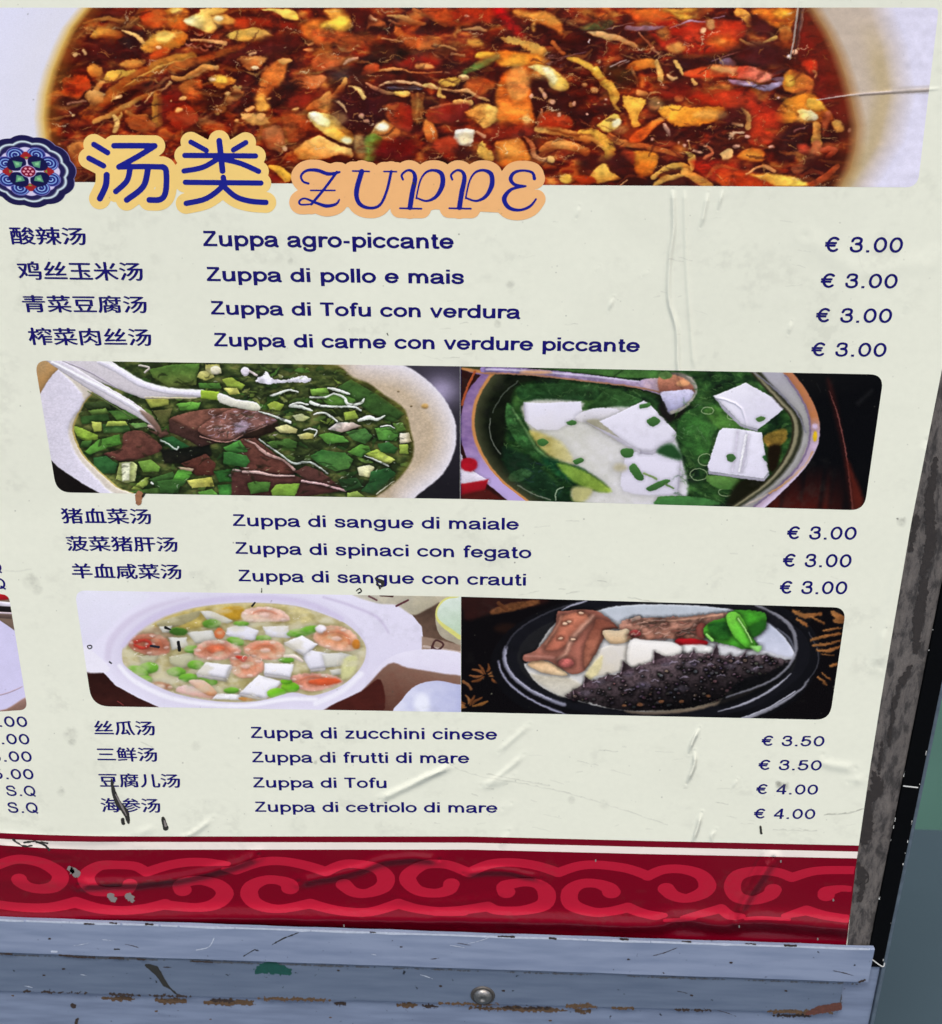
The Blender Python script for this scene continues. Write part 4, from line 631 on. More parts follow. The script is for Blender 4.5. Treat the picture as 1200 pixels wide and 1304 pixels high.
    g = np.clip((520-y)/55, 0, 1)[..., None]*(q < 0)[..., None]; s.C = s.C*(1-.6*g)+.6*g*rgb('b4b0c8')
    L([(480, 95), (600, 190), (700, 300), (745, 400)], [3, 5, 4, 3], '7c7a88', so=2); L([(440, 770), (600, 690), (700, 590), (750, 480)], [4, 6, 5, 4], 'c2b4a8', so=2)
    q = arc([(590, 60), (640, 110), (700, 190), (750, 280), (765, 370), (755, 470), (700, 580), (600, 680), (470, 790)]+far); k = np.clip(.5-q/1.6, 0, 1)[..., None]; g = fbm(x*.1, y*.07, 2, 3)[..., None]
    top = rgb('c27a42')*(1-g*.3)+rgb('8a6a98')*g*.3; bot = rgb('c8b0c8'); kk = np.clip((y-530)/22, 0, 1)[..., None]; s.C = s.C*(1-k)+k*(top*(1-kk)+bot*kk)
    L([(640, 110), (700, 190), (752, 290), (766, 370), (757, 470), (700, 580), (600, 680), (480, 780)], 5, '7a6a86', so=1.5); E(792, 420, 12, 26, 'e0b820', so=2); E(792, 370, 14, 14, 'c8b4d0', so=3); L([(780, 500), (740, 570), (640, 660), (560, 710)], 5, 'b98a58', so=2)
    q = arc([(650, 60), (690, 110), (750, 190), (800, 290), (816, 370), (805, 470), (750, 570), (660, 670), (530, 790)]+far); k = np.clip((6-q)/7, 0, 1)[..., None]*np.clip((y-560)/40, 0, 1)[..., None]; s.C = s.C*(1-k)+k*rgb('ddd0ec'); k = np.clip(.5-q/1.3, 0, 1)[..., None]
    wood = rgb('09090c')+(rgb('4a1610')-rgb('09090c'))*(np.clip((y-590)/60, 0, 1)*np.clip(.2+1.3*vnoise(x*.16+y*.02, y*.015, 4), 0, 1)*np.clip((1085-x)/30, 0, 1))[..., None]; s.C = s.C*(1-k)+k*wood
    P([(855, 150), (880, 170), (930, 400), (1000, 790), (975, 795), (930, 480)], '3a1614', so=3, o=.8); L([(865, 190), (910, 320), (945, 480), (965, 620), (985, 795)], [1, 3, 3, 4, 5], '7a4640', so=1.2); P([(950, 540), (1000, 640), (1040, 760), (990, 795), (970, 650)], '4f1c14', so=3); L([(820, 195), (800, 150)], 1, '222222')
    L([(1010, 255), (1080, 190)], 5, '1e1e20', so=3)
    gm = np.clip((s.C[..., 1]-s.C[..., 0])*5, 0, 1)[..., None]; g = s.C.mean(2, keepdims=True); s.C = s.C*(1-gm)+gm*((s.C*.74+g*.26)*.88)
    s.warp(.7, .2); return s.image('print_tofu')
# ------------------------------------------------------------------ prawns, tofu and peas in a white tureen
def paint_prawn():
    s = Print(94, 750, 592, 912, 2.0, 'b7ad7c'); s.rg = .25; s.soft = 1.1
    n = fbm(s.X*.06, s.Y*.1, 5, 4); bands(s, [(0, '9a8c50'), (.4, 'b8ac78'), (.6, 'd0c8a0'), (1, 'e2dcc8')], n)
    P, L, E = s.P, s.L, s.E; s.t(90, 740, 4)
    P([(430, 200), (660, 130), (900, 110), (1150, 130), (1250, 180), (1150, 220), (800, 200), (640, 240), (480, 260)], 'b8a04c', 'c8bc84', a=0, so=4, n=.25)
    P([(740, 150), (860, 125), (900, 190), (780, 190)], 'c0942c', so=4); P([(300, 280), (420, 230), (520, 250), (500, 330)], 'b09a78', so=4); P([(440, 210), (600, 160), (660, 150), (640, 190), (500, 240)], 'a8a078', so=2)
    s.sh = .12; s.bev = .06
    W = [([(660, 150), (720, 150), (830, 200), (800, 215), (700, 200)], 1), ([(800, 235), (880, 220), (960, 250), (940, 300), (840, 295), (790, 270)], 0), ([(980, 230), (1110, 225), (1120, 290), (1000, 280)], 0), ([(590, 260), (720, 245), (750, 300), (640, 315)], 1), ([(500, 285), (590, 285), (600, 330), (520, 350)], 1),
         ([(450, 230), (520, 225), (510, 260), (470, 260)], 1), ([(1100, 320), (1180, 275), (1260, 320), (1220, 360), (1190, 375)], 0), ([(500, 385), (620, 360), (640, 420), (560, 450), (510, 420)], 2), ([(350, 380), (450, 370), (430, 420), (360, 420)], 2), ([(1180, 380), (1230, 350), (1330, 370), (1300, 440), (1220, 450)], 0),
         ([(1280, 370), (1380, 360), (1460, 385), (1380, 430), (1300, 440)], 1), ([(1320, 450), (1400, 440), (1420, 470), (1330, 480)], 1)]
    for p, k in W: P(p, ('eceaf2', 'dddcd6', 'c6c4a6')[k], ('d4d2dc', 'c4c2b4', 'b2b08c')[k], a=90, so=1.2, n=.03, sm=0)
    for x_, y_, a, b, ang in ((720, 215, 46, 24, 0), (550, 255, 44, 20, 5), (870, 215, 40, 12, 0), (840, 305, 46, 22, 10), (985, 290, 40, 16, 0), (400, 440, 50, 28, 0), (340, 470, 60, 40, 20), (540, 460, 48, 24, 0), (640, 425, 44, 24, 0), (700, 505, 50, 24, 10), (600, 490, 50, 22, 0), (820, 555, 40, 16, 0), (1100, 400, 40, 16, 0), (1170, 260, 70, 22, -8), (1230, 245, 60, 20, -5), (620, 345, 40, 20, 0), (480, 300, 20, 10, 0), (380, 500, 40, 20, 0)): E(x_, y_, a, b, '7cb83c', '5a9630', ang=ang, a=90, so=2)
    E(550, 255, 46, 18, '3f6a24', so=2); E(720, 215, 40, 20, '5c9030', so=2)
    def prawn(p, c='dc8e6c', d='e9b4a0', e=1):
        P(p, c, d, a='e', so=2.2, n=.2, r=.6)
        a = np.array(p); m = a.mean(0); r_ = (a-m)*.55+m
        L([tuple(v) for v in r_[:max(4, len(r_)*2//3)]], [4, 7, 4], 'cf6e4c', so=2.5, o=.5); E(m[0], m[1], 26, 12, 'f2d0c4', so=3, o=.8)
        for i in range(0, len(a), 2): E(*(a[i]*.8+m*.2), 14, 7, 'f4dcd0', so=1.5, o=.6)
    prawn([(290, 310), (330, 275), (420, 265), (490, 290), (510, 340), (490, 370), (400, 375), (320, 350)], 'b56a50', 'c08068'); L([(330, 310), (380, 300), (410, 320), (370, 340), (330, 325)], 8, 'b83c30', so=2)
    prawn([(870, 165), (920, 135), (1020, 130), (1100, 160), (1110, 200), (1000, 205), (900, 205)], 'e8b49c', 'f0cfc0'); prawn([(630, 350), (680, 305), (780, 300), (850, 330), (870, 365), (800, 395), (700, 400), (640, 380)], 'd98a68', 'e2b0a0')
    P([(700, 330), (760, 325), (790, 345), (740, 365), (700, 355)], 'cf6a48', so=3, n=.3); prawn([(880, 345), (940, 305), (1040, 300), (1090, 335), (1080, 385), (1000, 400), (920, 385)], 'd8845c', 'e8a890'); prawn([(820, 380), (880, 375), (970, 400), (985, 450), (920, 490), (850, 485), (815, 440)], 'd88a66', 'e0a48c')
    P([(840, 380), (900, 385), (880, 410)], 'c8382c', so=2); E(760, 265, 28, 28, 'cf7040', so=1.5)
    prawn([(1255, 250), (1320, 225), (1400, 235), (1460, 280), (1470, 340), (1400, 355), (1300, 340), (1240, 300)], 'dc9264', 'e8b8a0'); E(1275, 240, 30, 20, 'eee6ee', so=2); E(1455, 320, 20, 26, 'c07a2c', so=2)
    prawn([(1110, 495), (1180, 470), (1300, 470), (1390, 500), (1360, 530), (1240, 560), (1150, 540)], 'd9886a', 'eab0a0'); P([(1230, 500), (1330, 490), (1380, 510), (1300, 530), (1220, 520)], 'd25a34', so=3); prawn([(400, 520), (470, 510), (520, 540), (480, 560), (420, 545)], 'd0966c', 'c8906a')
    for p in ([(690, 410), (820, 425), (790, 495), (640, 470)], [(990, 415), (1140, 420), (1120, 490), (985, 470)], [(880, 550), (960, 475), (1080, 510), (1000, 600), (860, 570)], [(1090, 310), (1180, 275), (1260, 320), (1190, 375)]): P(p, 'f6f4f8', 'e0dee6', a=90, so=.8, n=.03, sm=0)
    P([(545, 540), (600, 530), (740, 580), (720, 600), (560, 570)], 'eed0d0', 'e0a890', so=1.2, r=1); P([(600, 510), (680, 505), (750, 570), (700, 580)], 'ecc8b8', 'cf9060', so=1.2); P([(750, 570), (860, 575), (880, 605), (720, 600)], 'f2f0f4', so=1, sm=0); P([(860, 590), (960, 590), (930, 605), (880, 610)], 'd09048', so=1.5)
    for x_, y_, a, b in ((1120, 540, 46, 28), (1050, 570, 50, 28), (1100, 510, 30, 14)): E(x_, y_, a, b, '8acc34', '4f9a20', a=60, so=1)
    for p in ([(640, 470), (790, 495), (792, 512), (644, 486)], [(790, 495), (820, 425), (826, 440), (796, 510)], [(985, 470), (1120, 490), (1120, 504), (988, 484)], [(860, 570), (1000, 600), (1000, 612), (862, 582)], [(1090, 310), (1190, 375), (1190, 388), (1092, 322)], [(1220, 450), (1300, 440), (1300, 454), (1222, 464)]): P(p, 'bdb8c4', 'a8a494', a=90, so=1.2, sm=0, n=.05)
    L([(1090, 380), (1140, 380), (1180, 405)], [8, 10, 5], 'eedcd0'); P([(1390, 400), (1460, 380), (1450, 470), (1380, 500)], 'c9c890', so=4)
    s.sh = s.bev = 0; s.warp(.9, .2); s.blur(2); v = np.clip((fbm(s.X*.05, s.Y*.09, 81, 3)-.5)*2.2, 0, .55)[..., None]; s.C = s.C*(1-v)+v*rgb('d6cfb4'); s.box(150, 772, 465, 895, 90, ['f6f2ea', 'fdfaf6', 'f0e0d0'], (2, 8), (.4, 1), 170, 50, .6, 83, dots=.5, so=.8)
    s.ed = 0
    # tureen: everything outside the soup
    x, y = s.X, s.Y
    inn = spline(s.pts([(265, 400), (270, 330), (330, 260), (440, 190), (600, 140), (760, 115), (950, 108), (1150, 125), (1300, 170), (1410, 220), (1490, 300), (1505, 370), (1470, 450), (1380, 530), (1240, 580), (1130, 565), (1000, 600), (880, 615), (700, 605), (520, 565), (380, 500), (290, 440)]), True, 4)
    q = sdpoly(x, y, inn); k = np.clip((q+5)/6, 0, 1)[..., None]; s.C = s.C*(1-.5*k)+.5*k*rgb('c6bca0'); k = np.clip(.5+q/1.5, 0, 1)[..., None]
    g = np.clip(q/22, 0, 1)[..., None]; wall = rgb('d8d2e6')*(1-g)+rgb('e6e2f3')*g; s.C = s.C*(1-k)+k*wall
    L([(270, 330), (330, 255), (440, 180), (620, 115), (860, 85), (1100, 90), (1260, 130), (1380, 190)], [10, 16, 18, 16, 12, 12, 14, 12], 'd3cae4', so=5, n=0); L([(190, 390), (210, 300), (300, 200), (430, 130), (600, 85)], [16, 18, 16, 10, 4], 'd4cbe0', so=6, n=0, o=.8)
    L([(250, 430), (330, 510), (500, 590), (700, 625), (900, 632), (1100, 600), (1250, 600)], [10, 12, 12, 10, 10, 10, 10], 'f3f1fa', so=4, n=0); L([(1480, 470), (1380, 560), (1250, 620)], 14, 'f0eef8', so=5, n=0)
    P([(1300, 90), (1500, 110), (1660, 120), (1760, 200), (1800, 330), (1790, 350), (1650, 400), (1560, 480), (1500, 540), (1520, 350), (1440, 200)], 'e5e1f2', 'dcd7ea', a=90, so=1.5, n=0); L([(1290, 80), (1420, 120), (1560, 180), (1620, 260)], [5, 7, 7, 4], 'cfc6de', so=4, n=0)
    # background right
    P([(1440, 60), (1600, 100), (1680, 120), (1740, 170), (1790, 230), (1800, 330), (2010, 370), (2010, 50)], '4a3a30', '6a5244', a=90, so=1.2, sm=0); P([(1450, 60), (1890, 60), (1900, 90), (1800, 150), (1740, 170), (1660, 120), (1560, 110)], 'c9c4b4', 'b0a890', a=60, so=3)
    L([(1660, 125), (1720, 95)], 5, '5a3038'); L([(1520, 75), (1560, 95)], 5, '6a4a4c'); L([(1580, 70), (1640, 75)], 6, '4a3030')
    P([(1860, 60), (2010, 60), (2010, 320), (1950, 310), (1880, 270), (1858, 180), (1880, 110)], 'bdb49c', 'a8a08c', a=90, so=1.2); P([(1866, 200), (1862, 140), (1900, 90), (1960, 72), (2010, 70), (2010, 290), (1930, 260)], 'd8d67c', so=1, n=.05); P([(1875, 190), (1872, 140), (1910, 95), (1970, 82), (2010, 82), (2010, 270), (1940, 240)], 'b9d0b4', 'dde8de', a=270, so=1.5, n=.03)
    P([(1790, 280), (1850, 290), (2010, 330), (2010, 400), (1790, 350)], '9a8270', so=2, sm=0); L([(1800, 330), (2010, 365)], 6, 'c8b4a8'); L([(1840, 340), (1860, 300), (1900, 320), (1870, 350), (1840, 330)], 5, '4a2c2c')
    P([(1500, 520), (1620, 390), (1800, 345), (2010, 372), (2010, 470), (1900, 480), (1720, 440), (1640, 430)], 'e9e5f4', 'dcd6e8', a=90, so=1.5, n=0)
    P([(1620, 420), (1720, 440), (1900, 470), (2010, 500), (2010, 680), (1300, 680), (1480, 560)], '8a6a5a', '4a241c', a=105, so=3, n=.15); P([(1300, 660), (1480, 560), (1580, 500), (1580, 680)], '481f1a', so=2)
    P([(1660, 680), (1690, 600), (1760, 530), (1860, 505), (1950, 520), (2010, 545), (2010, 680)], 'dfe0f2', 'b4b8dc', a=0, so=1.2, n=0); E(1790, 620, 40, 50, 'eceefa', so=9, n=0)
    P([(70, 450), (170, 465), (230, 530), (340, 590), (460, 645), (60, 660)], '2c1512', '3a1c18', so=1.2, sm=0); L([(240, 610), (270, 630)], 2, '8a3a3a'); P([(60, 450), (75, 330), (120, 360), (200, 440), (160, 465)], 'ece9f4', so=3, n=0)
    P([(20, 50), (400, 60), (280, 160), (180, 260), (100, 320), (30, 300)], 'e7e6f3', 'e0ddee', so=5, n=.02)
    for p, wd, c in (([(940, 108), (925, 125)], [4, 5], '202024'), ([(485, 235), (510, 245)], [8, 3], '1a1a1a'), ([(550, 310), (556, 350)], 8, '161618'), ([(410, 328), (450, 334)], 6, '202430'), ([(92, 340), (88, 328), (106, 326), (108, 338), (95, 343)], 2.5, '1a1a1c'), ([(200, 410), (208, 416)], 4, '26262a')): L(p, wd, c, so=.6, n=0)
    return s.image('print_prawn')
# ------------------------------------------------------------------ sea cucumber and ribs in a black pot
def paint_cucumber():
    s = Print(584, 752, 1084, 920, 2.0, '0c090b'); s.rg = .25; s.soft = 1.1
    P, L, E = s.P, s.L, s.E; s.t(570, 740, 4)
    P([(80, 80), (480, 85), (470, 120), (240, 160), (100, 200), (80, 150)], '2a1412', so=6); s.sh = 0
    R = random.Random(4)
    def fan(cx, cy, rx, ry, n, a0, a1, c='8a5530'):
        for i in range(n):
            a = rad(a0+(a1-a0)*i/(n-1)); r0 = R.uniform(.1, .4); bend = R.uniform(-.2, .2)
            L([(cx+rx*r0*math.cos(a), cy+ry*r0*math.sin(a)), (cx+rx*.6*math.cos(a+bend), cy+ry*.6*math.sin(a+bend)), (cx+rx*math.cos(a), cy+ry*math.sin(a))], [3, 8, 4], R.choice([c, '7a4826', 'a06a3c']), so=1.2, n=.3, o=.85)
    L([(230, 155), (330, 130), (460, 105)], [14, 22, 12], '6e4428', so=3, n=.5); L([(260, 110), (300, 140)], 10, '5a341e', so=2)
    fan(200, 480, 85, 60, 9, 150, 400); fan(110, 640, 110, 60, 8, 170, 330, '9a6430'); L([(80, 510), (110, 530), (120, 550)], 7, '7a5030'); E(300, 240, 60, 25, '1f120e', so=8)
    for x_, y_ in ((225, 572), (432, 622)): E(x_, y_, 5, 5, '6a6a5a', so=.8)
    x, y = s.X, s.Y
    def ring(cx, cy, rx, ry, wd, c, o=1, so=2, a0=0, a1=360, ang=0):
        T = np.radians(np.linspace(a0, a1, 40)); ca, sa = math.cos(rad(ang)), math.sin(rad(ang))
        L([(cx+rx*math.cos(t)*ca-ry*math.sin(t)*sa, cy+rx*math.cos(t)*sa+ry*math.sin(t)*ca) for t in T], wd, c, o=o, so=so, n=.1)
    # pot centre is near (1040, 380) in this measure; outer wall, rim, soup
    ex = lambda rx, ry, cx=1090, cy=378: [(cx+rx*math.cos(t), cy+ry*math.sin(t)) for t in np.arange(32)*math.pi/16]
    P(ex(830, 372, 1050, 420), '0e0d10', so=3); P(ex(795, 322, 1080, 385), '15151a', so=2)
    ring(1085, 380, 795, 315, 9, '8a8a9c', .95, 3, 128, 188); ring(1085, 380, 790, 312, 4, 'b0b0c4', .9, 1.5, 135, 185); ring(1085, 380, 795, 320, 4, '3c3c44', .9, 2, 188, 262); ring(1090, 395, 830, 345, 6, '77778a', .9, 2, 128, 178); ring(1090, 395, 830, 348, 3, '9a9aae', .9, 1, 100, 175)
    L([(585, 145), (640, 120), (710, 100)], [3, 5, 3], 'a8a8b8', so=1.2)
    P(ex(712, 275, 1068, 385), '1e1e20', so=2)
    soup = [(390, 420), (420, 400), (560, 200), (760, 150), (900, 122), (1150, 118), (1400, 135), (1550, 170), (1640, 220), (1720, 290), (1765, 360), (1765, 390), (1700, 440), (1600, 520), (1450, 580), (1250, 640), (1080, 665), (900, 658), (700, 620), (520, 560), (430, 490)]
    P(soup, 'd2d0cc', 'dcdce2', a=0, so=1.5, n=.06); P([(780, 150), (900, 124), (1150, 120), (1420, 140), (1400, 180), (900, 210)], 'b8c0c8', 'c8cdd6', a=90, so=3, n=.03); P([(1600, 200), (1720, 290), (1760, 385), (1640, 360), (1560, 320)], 'b4bacc', 'dadcec', a=90, so=4, n=.02)
    P([(420, 470), (500, 480), (620, 490), (720, 560), (600, 590), (500, 540)], 'c0b8a4', 'd2cec2', so=5); P([(740, 370), (840, 320), (1000, 296), (1140, 308), (1200, 345), (1100, 400), (900, 450), (780, 480), (700, 470)], 'e9e5e2', 'd4cbb8', a=110, so=2.5, n=.04)
    P([(700, 480), (760, 400), (790, 380), (780, 450), (730, 500)], 'd8cc9c', so=4); P([(940, 640), (1200, 620), (1500, 540), (1300, 640), (1080, 665)], '7a6a58', 'a09480', so=4, n=.15)
    s.sh = .35; s.bev = .1
    P([(410, 420), (470, 400), (540, 420), (610, 470), (590, 480), (500, 468), (440, 445)], 'd6ae84', 'e2c8a0', a=60, so=1.2)
    P([(560, 155), (600, 150), (700, 142), (780, 160), (870, 235), (830, 245), (790, 300), (760, 360), (720, 420), (690, 460), (630, 470), (560, 430), (500, 400), (400, 410), (388, 375), (440, 355), (500, 300), (550, 220)], 'b57462', '96594a', a=0, so=.9, n=.2)
    P([(590, 175), (690, 160), (720, 200), (640, 280), (580, 340), (500, 350), (540, 280), (570, 220)], 'c87c60', 'ba6c56', so=4, n=.2); L([(740, 180), (680, 240), (630, 300), (600, 370), (560, 400)], [8, 12, 12, 10, 6], 'dca890', so=6, n=.2, o=.75); L([(580, 180), (560, 230), (500, 320)], [6, 7, 5], 'd49478', so=5, o=.7)
    P([(770, 190), (860, 230), (800, 250), (760, 340), (700, 440), (700, 330), (740, 240)], '864c3c', 'a06650', so=3, n=.2); L([(400, 380), (480, 385), (540, 390)], 8, 'c88c7c', so=4, n=.2, o=.6); E(605, 415, 40, 24, 'a85a54', so=3, n=.5)
    for a, b in ((620, 205), (600, 215), (640, 295), (575, 290), (680, 160)): E(a, b, 12, 6, 'f0c8a8', so=1.5)
    P([(875, 225), (920, 190), (1000, 185), (1200, 180), (1420, 158), (1440, 170), (1330, 230), (1300, 300), (1200, 300), (1120, 290), (1000, 300), (900, 290)], 'cf9a86', 'bd8068', a=90, so=1.2, n=.3, r=.8)
    P([(790, 252), (870, 250), (920, 240), (930, 300), (830, 315)], 'dcc8a8', 'c8a880', a=90, so=1); E(955, 265, 30, 18, 'c04848', so=3); L([(940, 195), (975, 185)], 9, 'e4c4b0'); L([(1000, 205), (1200, 195), (1400, 170)], 6, 'd09a80', so=2)
    s.box(800, 785, 905, 814, 70, ['e0ae98', 'b46a5a', 'ecc8b8', 'c88070'], (5, 16), (.6, 1.6), 165, 14, .7, 5); P([(1160, 300), (1200, 285), (1210, 330), (1180, 320)], 'a03030', so=2)
    s.t(800, 740, 4); P([(240, 300), (300, 290), (390, 300), (405, 320), (330, 335), (260, 325)], 'b01820', so=1.2); P([(270, 325), (400, 325), (440, 360), (300, 370)], 'e2e0dc', so=3); E(375, 250, 30, 40, '7a4038', so=3)
    P([(390, 230), (430, 200), (500, 180), (540, 145), (680, 155), (705, 190), (690, 250), (640, 285), (660, 330), (600, 345), (540, 330), (480, 315), (420, 300), (390, 270)], '4ca030', '3a8a24', a=0, so=1, n=.35, r=.6)
    P([(410, 220), (500, 210), (520, 290), (440, 290)], '1c4a1c', '2c6a22', so=3, n=.4); P([(500, 170), (560, 160), (620, 260), (650, 330), (600, 335), (540, 280), (510, 230)], '74c844', '54b030', a=60, so=1.5, n=.2); P([(610, 240), (690, 200), (700, 240), (640, 285)], '245a1c', so=2.5); P([(620, 330), (680, 330), (660, 360)], '8acc6a', so=3)
    L([(400, 270), (430, 300)], [6, 8], '9ae070'); L([(560, 190), (600, 250), (630, 310)], 4, 'b0e488')
    P([(10, 300), (100, 300), (230, 310), (275, 340), (250, 380), (100, 420), (0, 430)], 'edeae6', 'd8d2c8', a=90, so=2.5, n=.03)
    s.t(570, 740, 4); s.sh = .25; s.bev = 0
    body = [(600, 590), (660, 545), (720, 510), (860, 470), (950, 440), (1060, 400), (1180, 370), (1300, 365), (1450, 380), (1600, 375), (1720, 400), (1760, 400), (1730, 440), (1600, 520), (1480, 560), (1380, 600), (1250, 640), (1080, 655), (880, 655), (720, 615)]
    P(body, '4c4043', '1a1517', a=84, so=1, n=.35, r=.8)
    SPK = ((690, 535, 700, 483, 770, 528), (800, 495, 815, 470, 850, 495), (880, 470, 895, 406, 950, 450), (960, 445, 978, 425, 1000, 440), (1045, 415, 1052, 356, 1145, 402), (1180, 385, 1200, 362, 1220, 382), (1232, 380, 1256, 343, 1268, 380), (1340, 378, 1372, 316, 1384, 376), (1420, 385, 1440, 366, 1455, 388), (1486, 385, 1528, 350, 1512, 390), (1600, 385, 1625, 372, 1640, 390), (640, 575, 640, 552, 680, 565))
    for (a, b, c, d, e, f) in SPK: P([(a, b+12), (a+4, b), (c, d), (e, f), (e, f+14)], '2c2124', '40343a', a=0, so=.8, sm=0, n=.1); L([(a+4, b), (c+1, d+4)], [3, 1.2], '8a7680', so=.6, o=.8)
    q = s.sl(s.pts(body), 2); xx, yy = s.X[q], s.Y[q]; dd = -sdpoly(xx, yy, spline(s.pts(body), True, 4)); k = np.clip(dd+.5, 0, 1)
    top = np.clip((yy-np.interp(xx, [720, 780, 835, 870, 920, 980, 1010], [888, 872, 858, 840, 832, 834, 840]))/60, 0, 1); lum = 1.5-1.1*top; s.C[q] *= (1-k+k*lum)[..., None]
    RB = random.Random(21)
    for i in range(420):
        px, py = RB.uniform(722, 1008), RB.uniform(832, 904); ln = float(np.interp(px, [720, 780, 835, 870, 920, 980, 1010], [888, 868, 852, 836, 832, 834, 840])); bt = float(np.interp(px, [720, 750, 800, 850, 900, 950, 1010], [893, 897, 903, 902, 897, 882, 848]))
        if not ln+2 < py < bt-1.5: continue
        u = (py-ln)/(bt-ln); r_ = RB.uniform(1.2, 3.8)*(1 if i % 3 else .6); s.t(0, 0, 1); g = 1-.55*u
        s.E(px+.5, py+.8, r_, r_*.75, '120d0f', so=1.2, o=.75, n=0); c1 = '%02x%02x%02x' % tuple(int(v*g*RB.uniform(.8, 1.15)) for v in (122, 106, 112)); s.E(px-.3, py-.2, r_*.72, r_*.5, c1, so=1.0, o=.85, n=.1)
        if RB.random() < .35*(1-u)+.12: s.E(px-r_*.3, py-r_*.3, .55, .45, RB.choice(['b8a8b4', 'd8ccd0', '9a8c9a', 'c0a890']), so=.5, o=.8, n=0)
    for px, py, r_ in ((745, 882, 7), (765, 868, 6), (800, 858, 7), (848, 846, 6), (880, 846, 8), (930, 848, 7), (960, 852, 6), (820, 872, 9), (870, 876, 8)): s.E(px, py, r_, r_*.5, '7c7488', so=4, o=.28, n=.3)
    for px, py, r_ in ((815, 897, 4), (842, 893, 3.5), (868, 893, 3), (795, 898, 3), (902, 886, 3)): s.E(px, py, r_, r_*.6, '8a5a3a', so=1.5, o=.7, n=.3)
    s.t(570, 740, 4)
    s.C[q] = s.C[q]*(1+.8*(fbm(xx*.35, yy*.45, 97, 3)-.5)*k)[..., None]
    for px, py, l_ in ((760, 868, 5), (786, 862, 6), (820, 854, 6), (858, 843, 6), (885, 842, 7), (905, 846, 5), (940, 843, 6), (965, 850, 5), (835, 866, 5), (872, 862, 6), (918, 860, 6), (800, 878, 5)): s.t(0, 0, 1); s.L([(px-l_, py+1.5), (px, py-1), (px+l_, py+.5)], [.4, 1.1, .4], 'a89cb0', so=1, o=.65, r=1.2)
    s.t(570, 740, 4)
    P([(900, 660), (1080, 665), (1280, 640), (1480, 575), (1600, 525), (1560, 560), (1400, 622), (1200, 668), (1000, 678)], '8a7864', so=3, o=.7)
    P([(1500, 500), (1620, 470), (1740, 410), (1700, 500), (1520, 600), (1380, 630)], '0b0b0d', so=3, o=.8)
    s.sh = 0; s.t(800, 740, 4)
    L([(650, 120), (740, 160), (820, 220), (850, 290), (850, 370), (800, 450), (700, 520), (500, 590)], [6, 9, 10, 10, 8, 6, 5, 3], '8e8e98', so=2.5, n=.1, o=.85); L([(760, 240), (820, 290), (845, 350)], [3, 6, 4], '5a5c68', so=2)
    L([(700, 120), (800, 160), (900, 230), (950, 330), (940, 430), (860, 530), (700, 640), (600, 700)], [14, 20, 24, 26, 26, 26, 24, 20], '101014', so=2, n=0); L([(920, 260), (965, 350), (960, 440), (900, 520)], [3, 3, 3, 3], '3c3c42', so=1.2)
    L([(460, 662), (600, 620), (740, 545), (830, 470)], [2, 6, 6, 2], '9c9ca8', so=1.5); L([(600, 700), (760, 630), (880, 550), (920, 500)], [8, 8, 5, 2], '8a8a94', so=2.5); L([(570, 700), (720, 640), (850, 560)], 3, 'b8b8c4', so=1)
    for p, w_ in (([(840, 150), (900, 175), (980, 165)], 14), ([(860, 190), (910, 225)], 12), ([(930, 180), (1000, 215)], 10), ([(1040, 160), (1090, 195), (1050, 200)], 20), ([(930, 300), (1000, 280), (1085, 265)], 9), ([(940, 325), (1010, 320), (1085, 300)], 8), ([(960, 350), (1030, 350), (1080, 330)], 9), ([(985, 370), (1050, 375)], 7), ([(1030, 430), (1060, 420)], 14), ([(970, 490), (1010, 525)], 12), ([(985, 465), (1030, 500)], 8), ([(1000, 250), (1085, 235)], 10)): L(p, [w_*.5, w_, w_*.5], 'a06c3c', '7a4c28', a=0, so=2, n=.5, r=1)
    E(430, 190, 10, 4, '222222', o=0) if 0 else None
    s.blur(1); s.warp(.9, .2); return s.image('print_cucumber')
# ------------------------------------------------------------------ corner of the neighbouring picture, cut by the frame
def paint_plate():
    s = Print(-30, 752, 38, 912, 2.2, 'd2cdec'); P, L = s.P, s.L; s.t(0, 700, 5.93)
    s.C = s.C*(1+.05*(s.n2-.5))[..., None]
    P([(-200, 380), (-50, 500), (0, 530), (60, 570), (130, 620), (130, 300), (-200, 300)], '7a6658', so=1.2, sm=0); P([(-200, 475), (90, 490), (90, 520), (-200, 500)], '5a4a44', sm=0, so=2)
    P([(-200, 405), (100, 428), (100, 470), (-200, 455)], '1f1a1c', sm=0); L([(-200, 465), (90, 478)], 7, 'c8b8c0'); P([(-200, 370), (100, 395), (100, 428), (-200, 410)], 'e2dcea', sm=0); P([(-200, 320), (0, 325), (50, 345), (70, 370), (0, 378), (-200, 380)], 'a41a22', so=1)
    L([(-200, 1130), (20, 1090), (130, 1050), (170, 1030)], [2, 4, 4, 2], 'b49aa8', so=2); P([(-100, 1230), (50, 1200), (190, 1115), (210, 1150), (200, 1260), (0, 1280)], '9a7a70', '7a5a48', a=90, so=3)
    return s.image('print_plate')
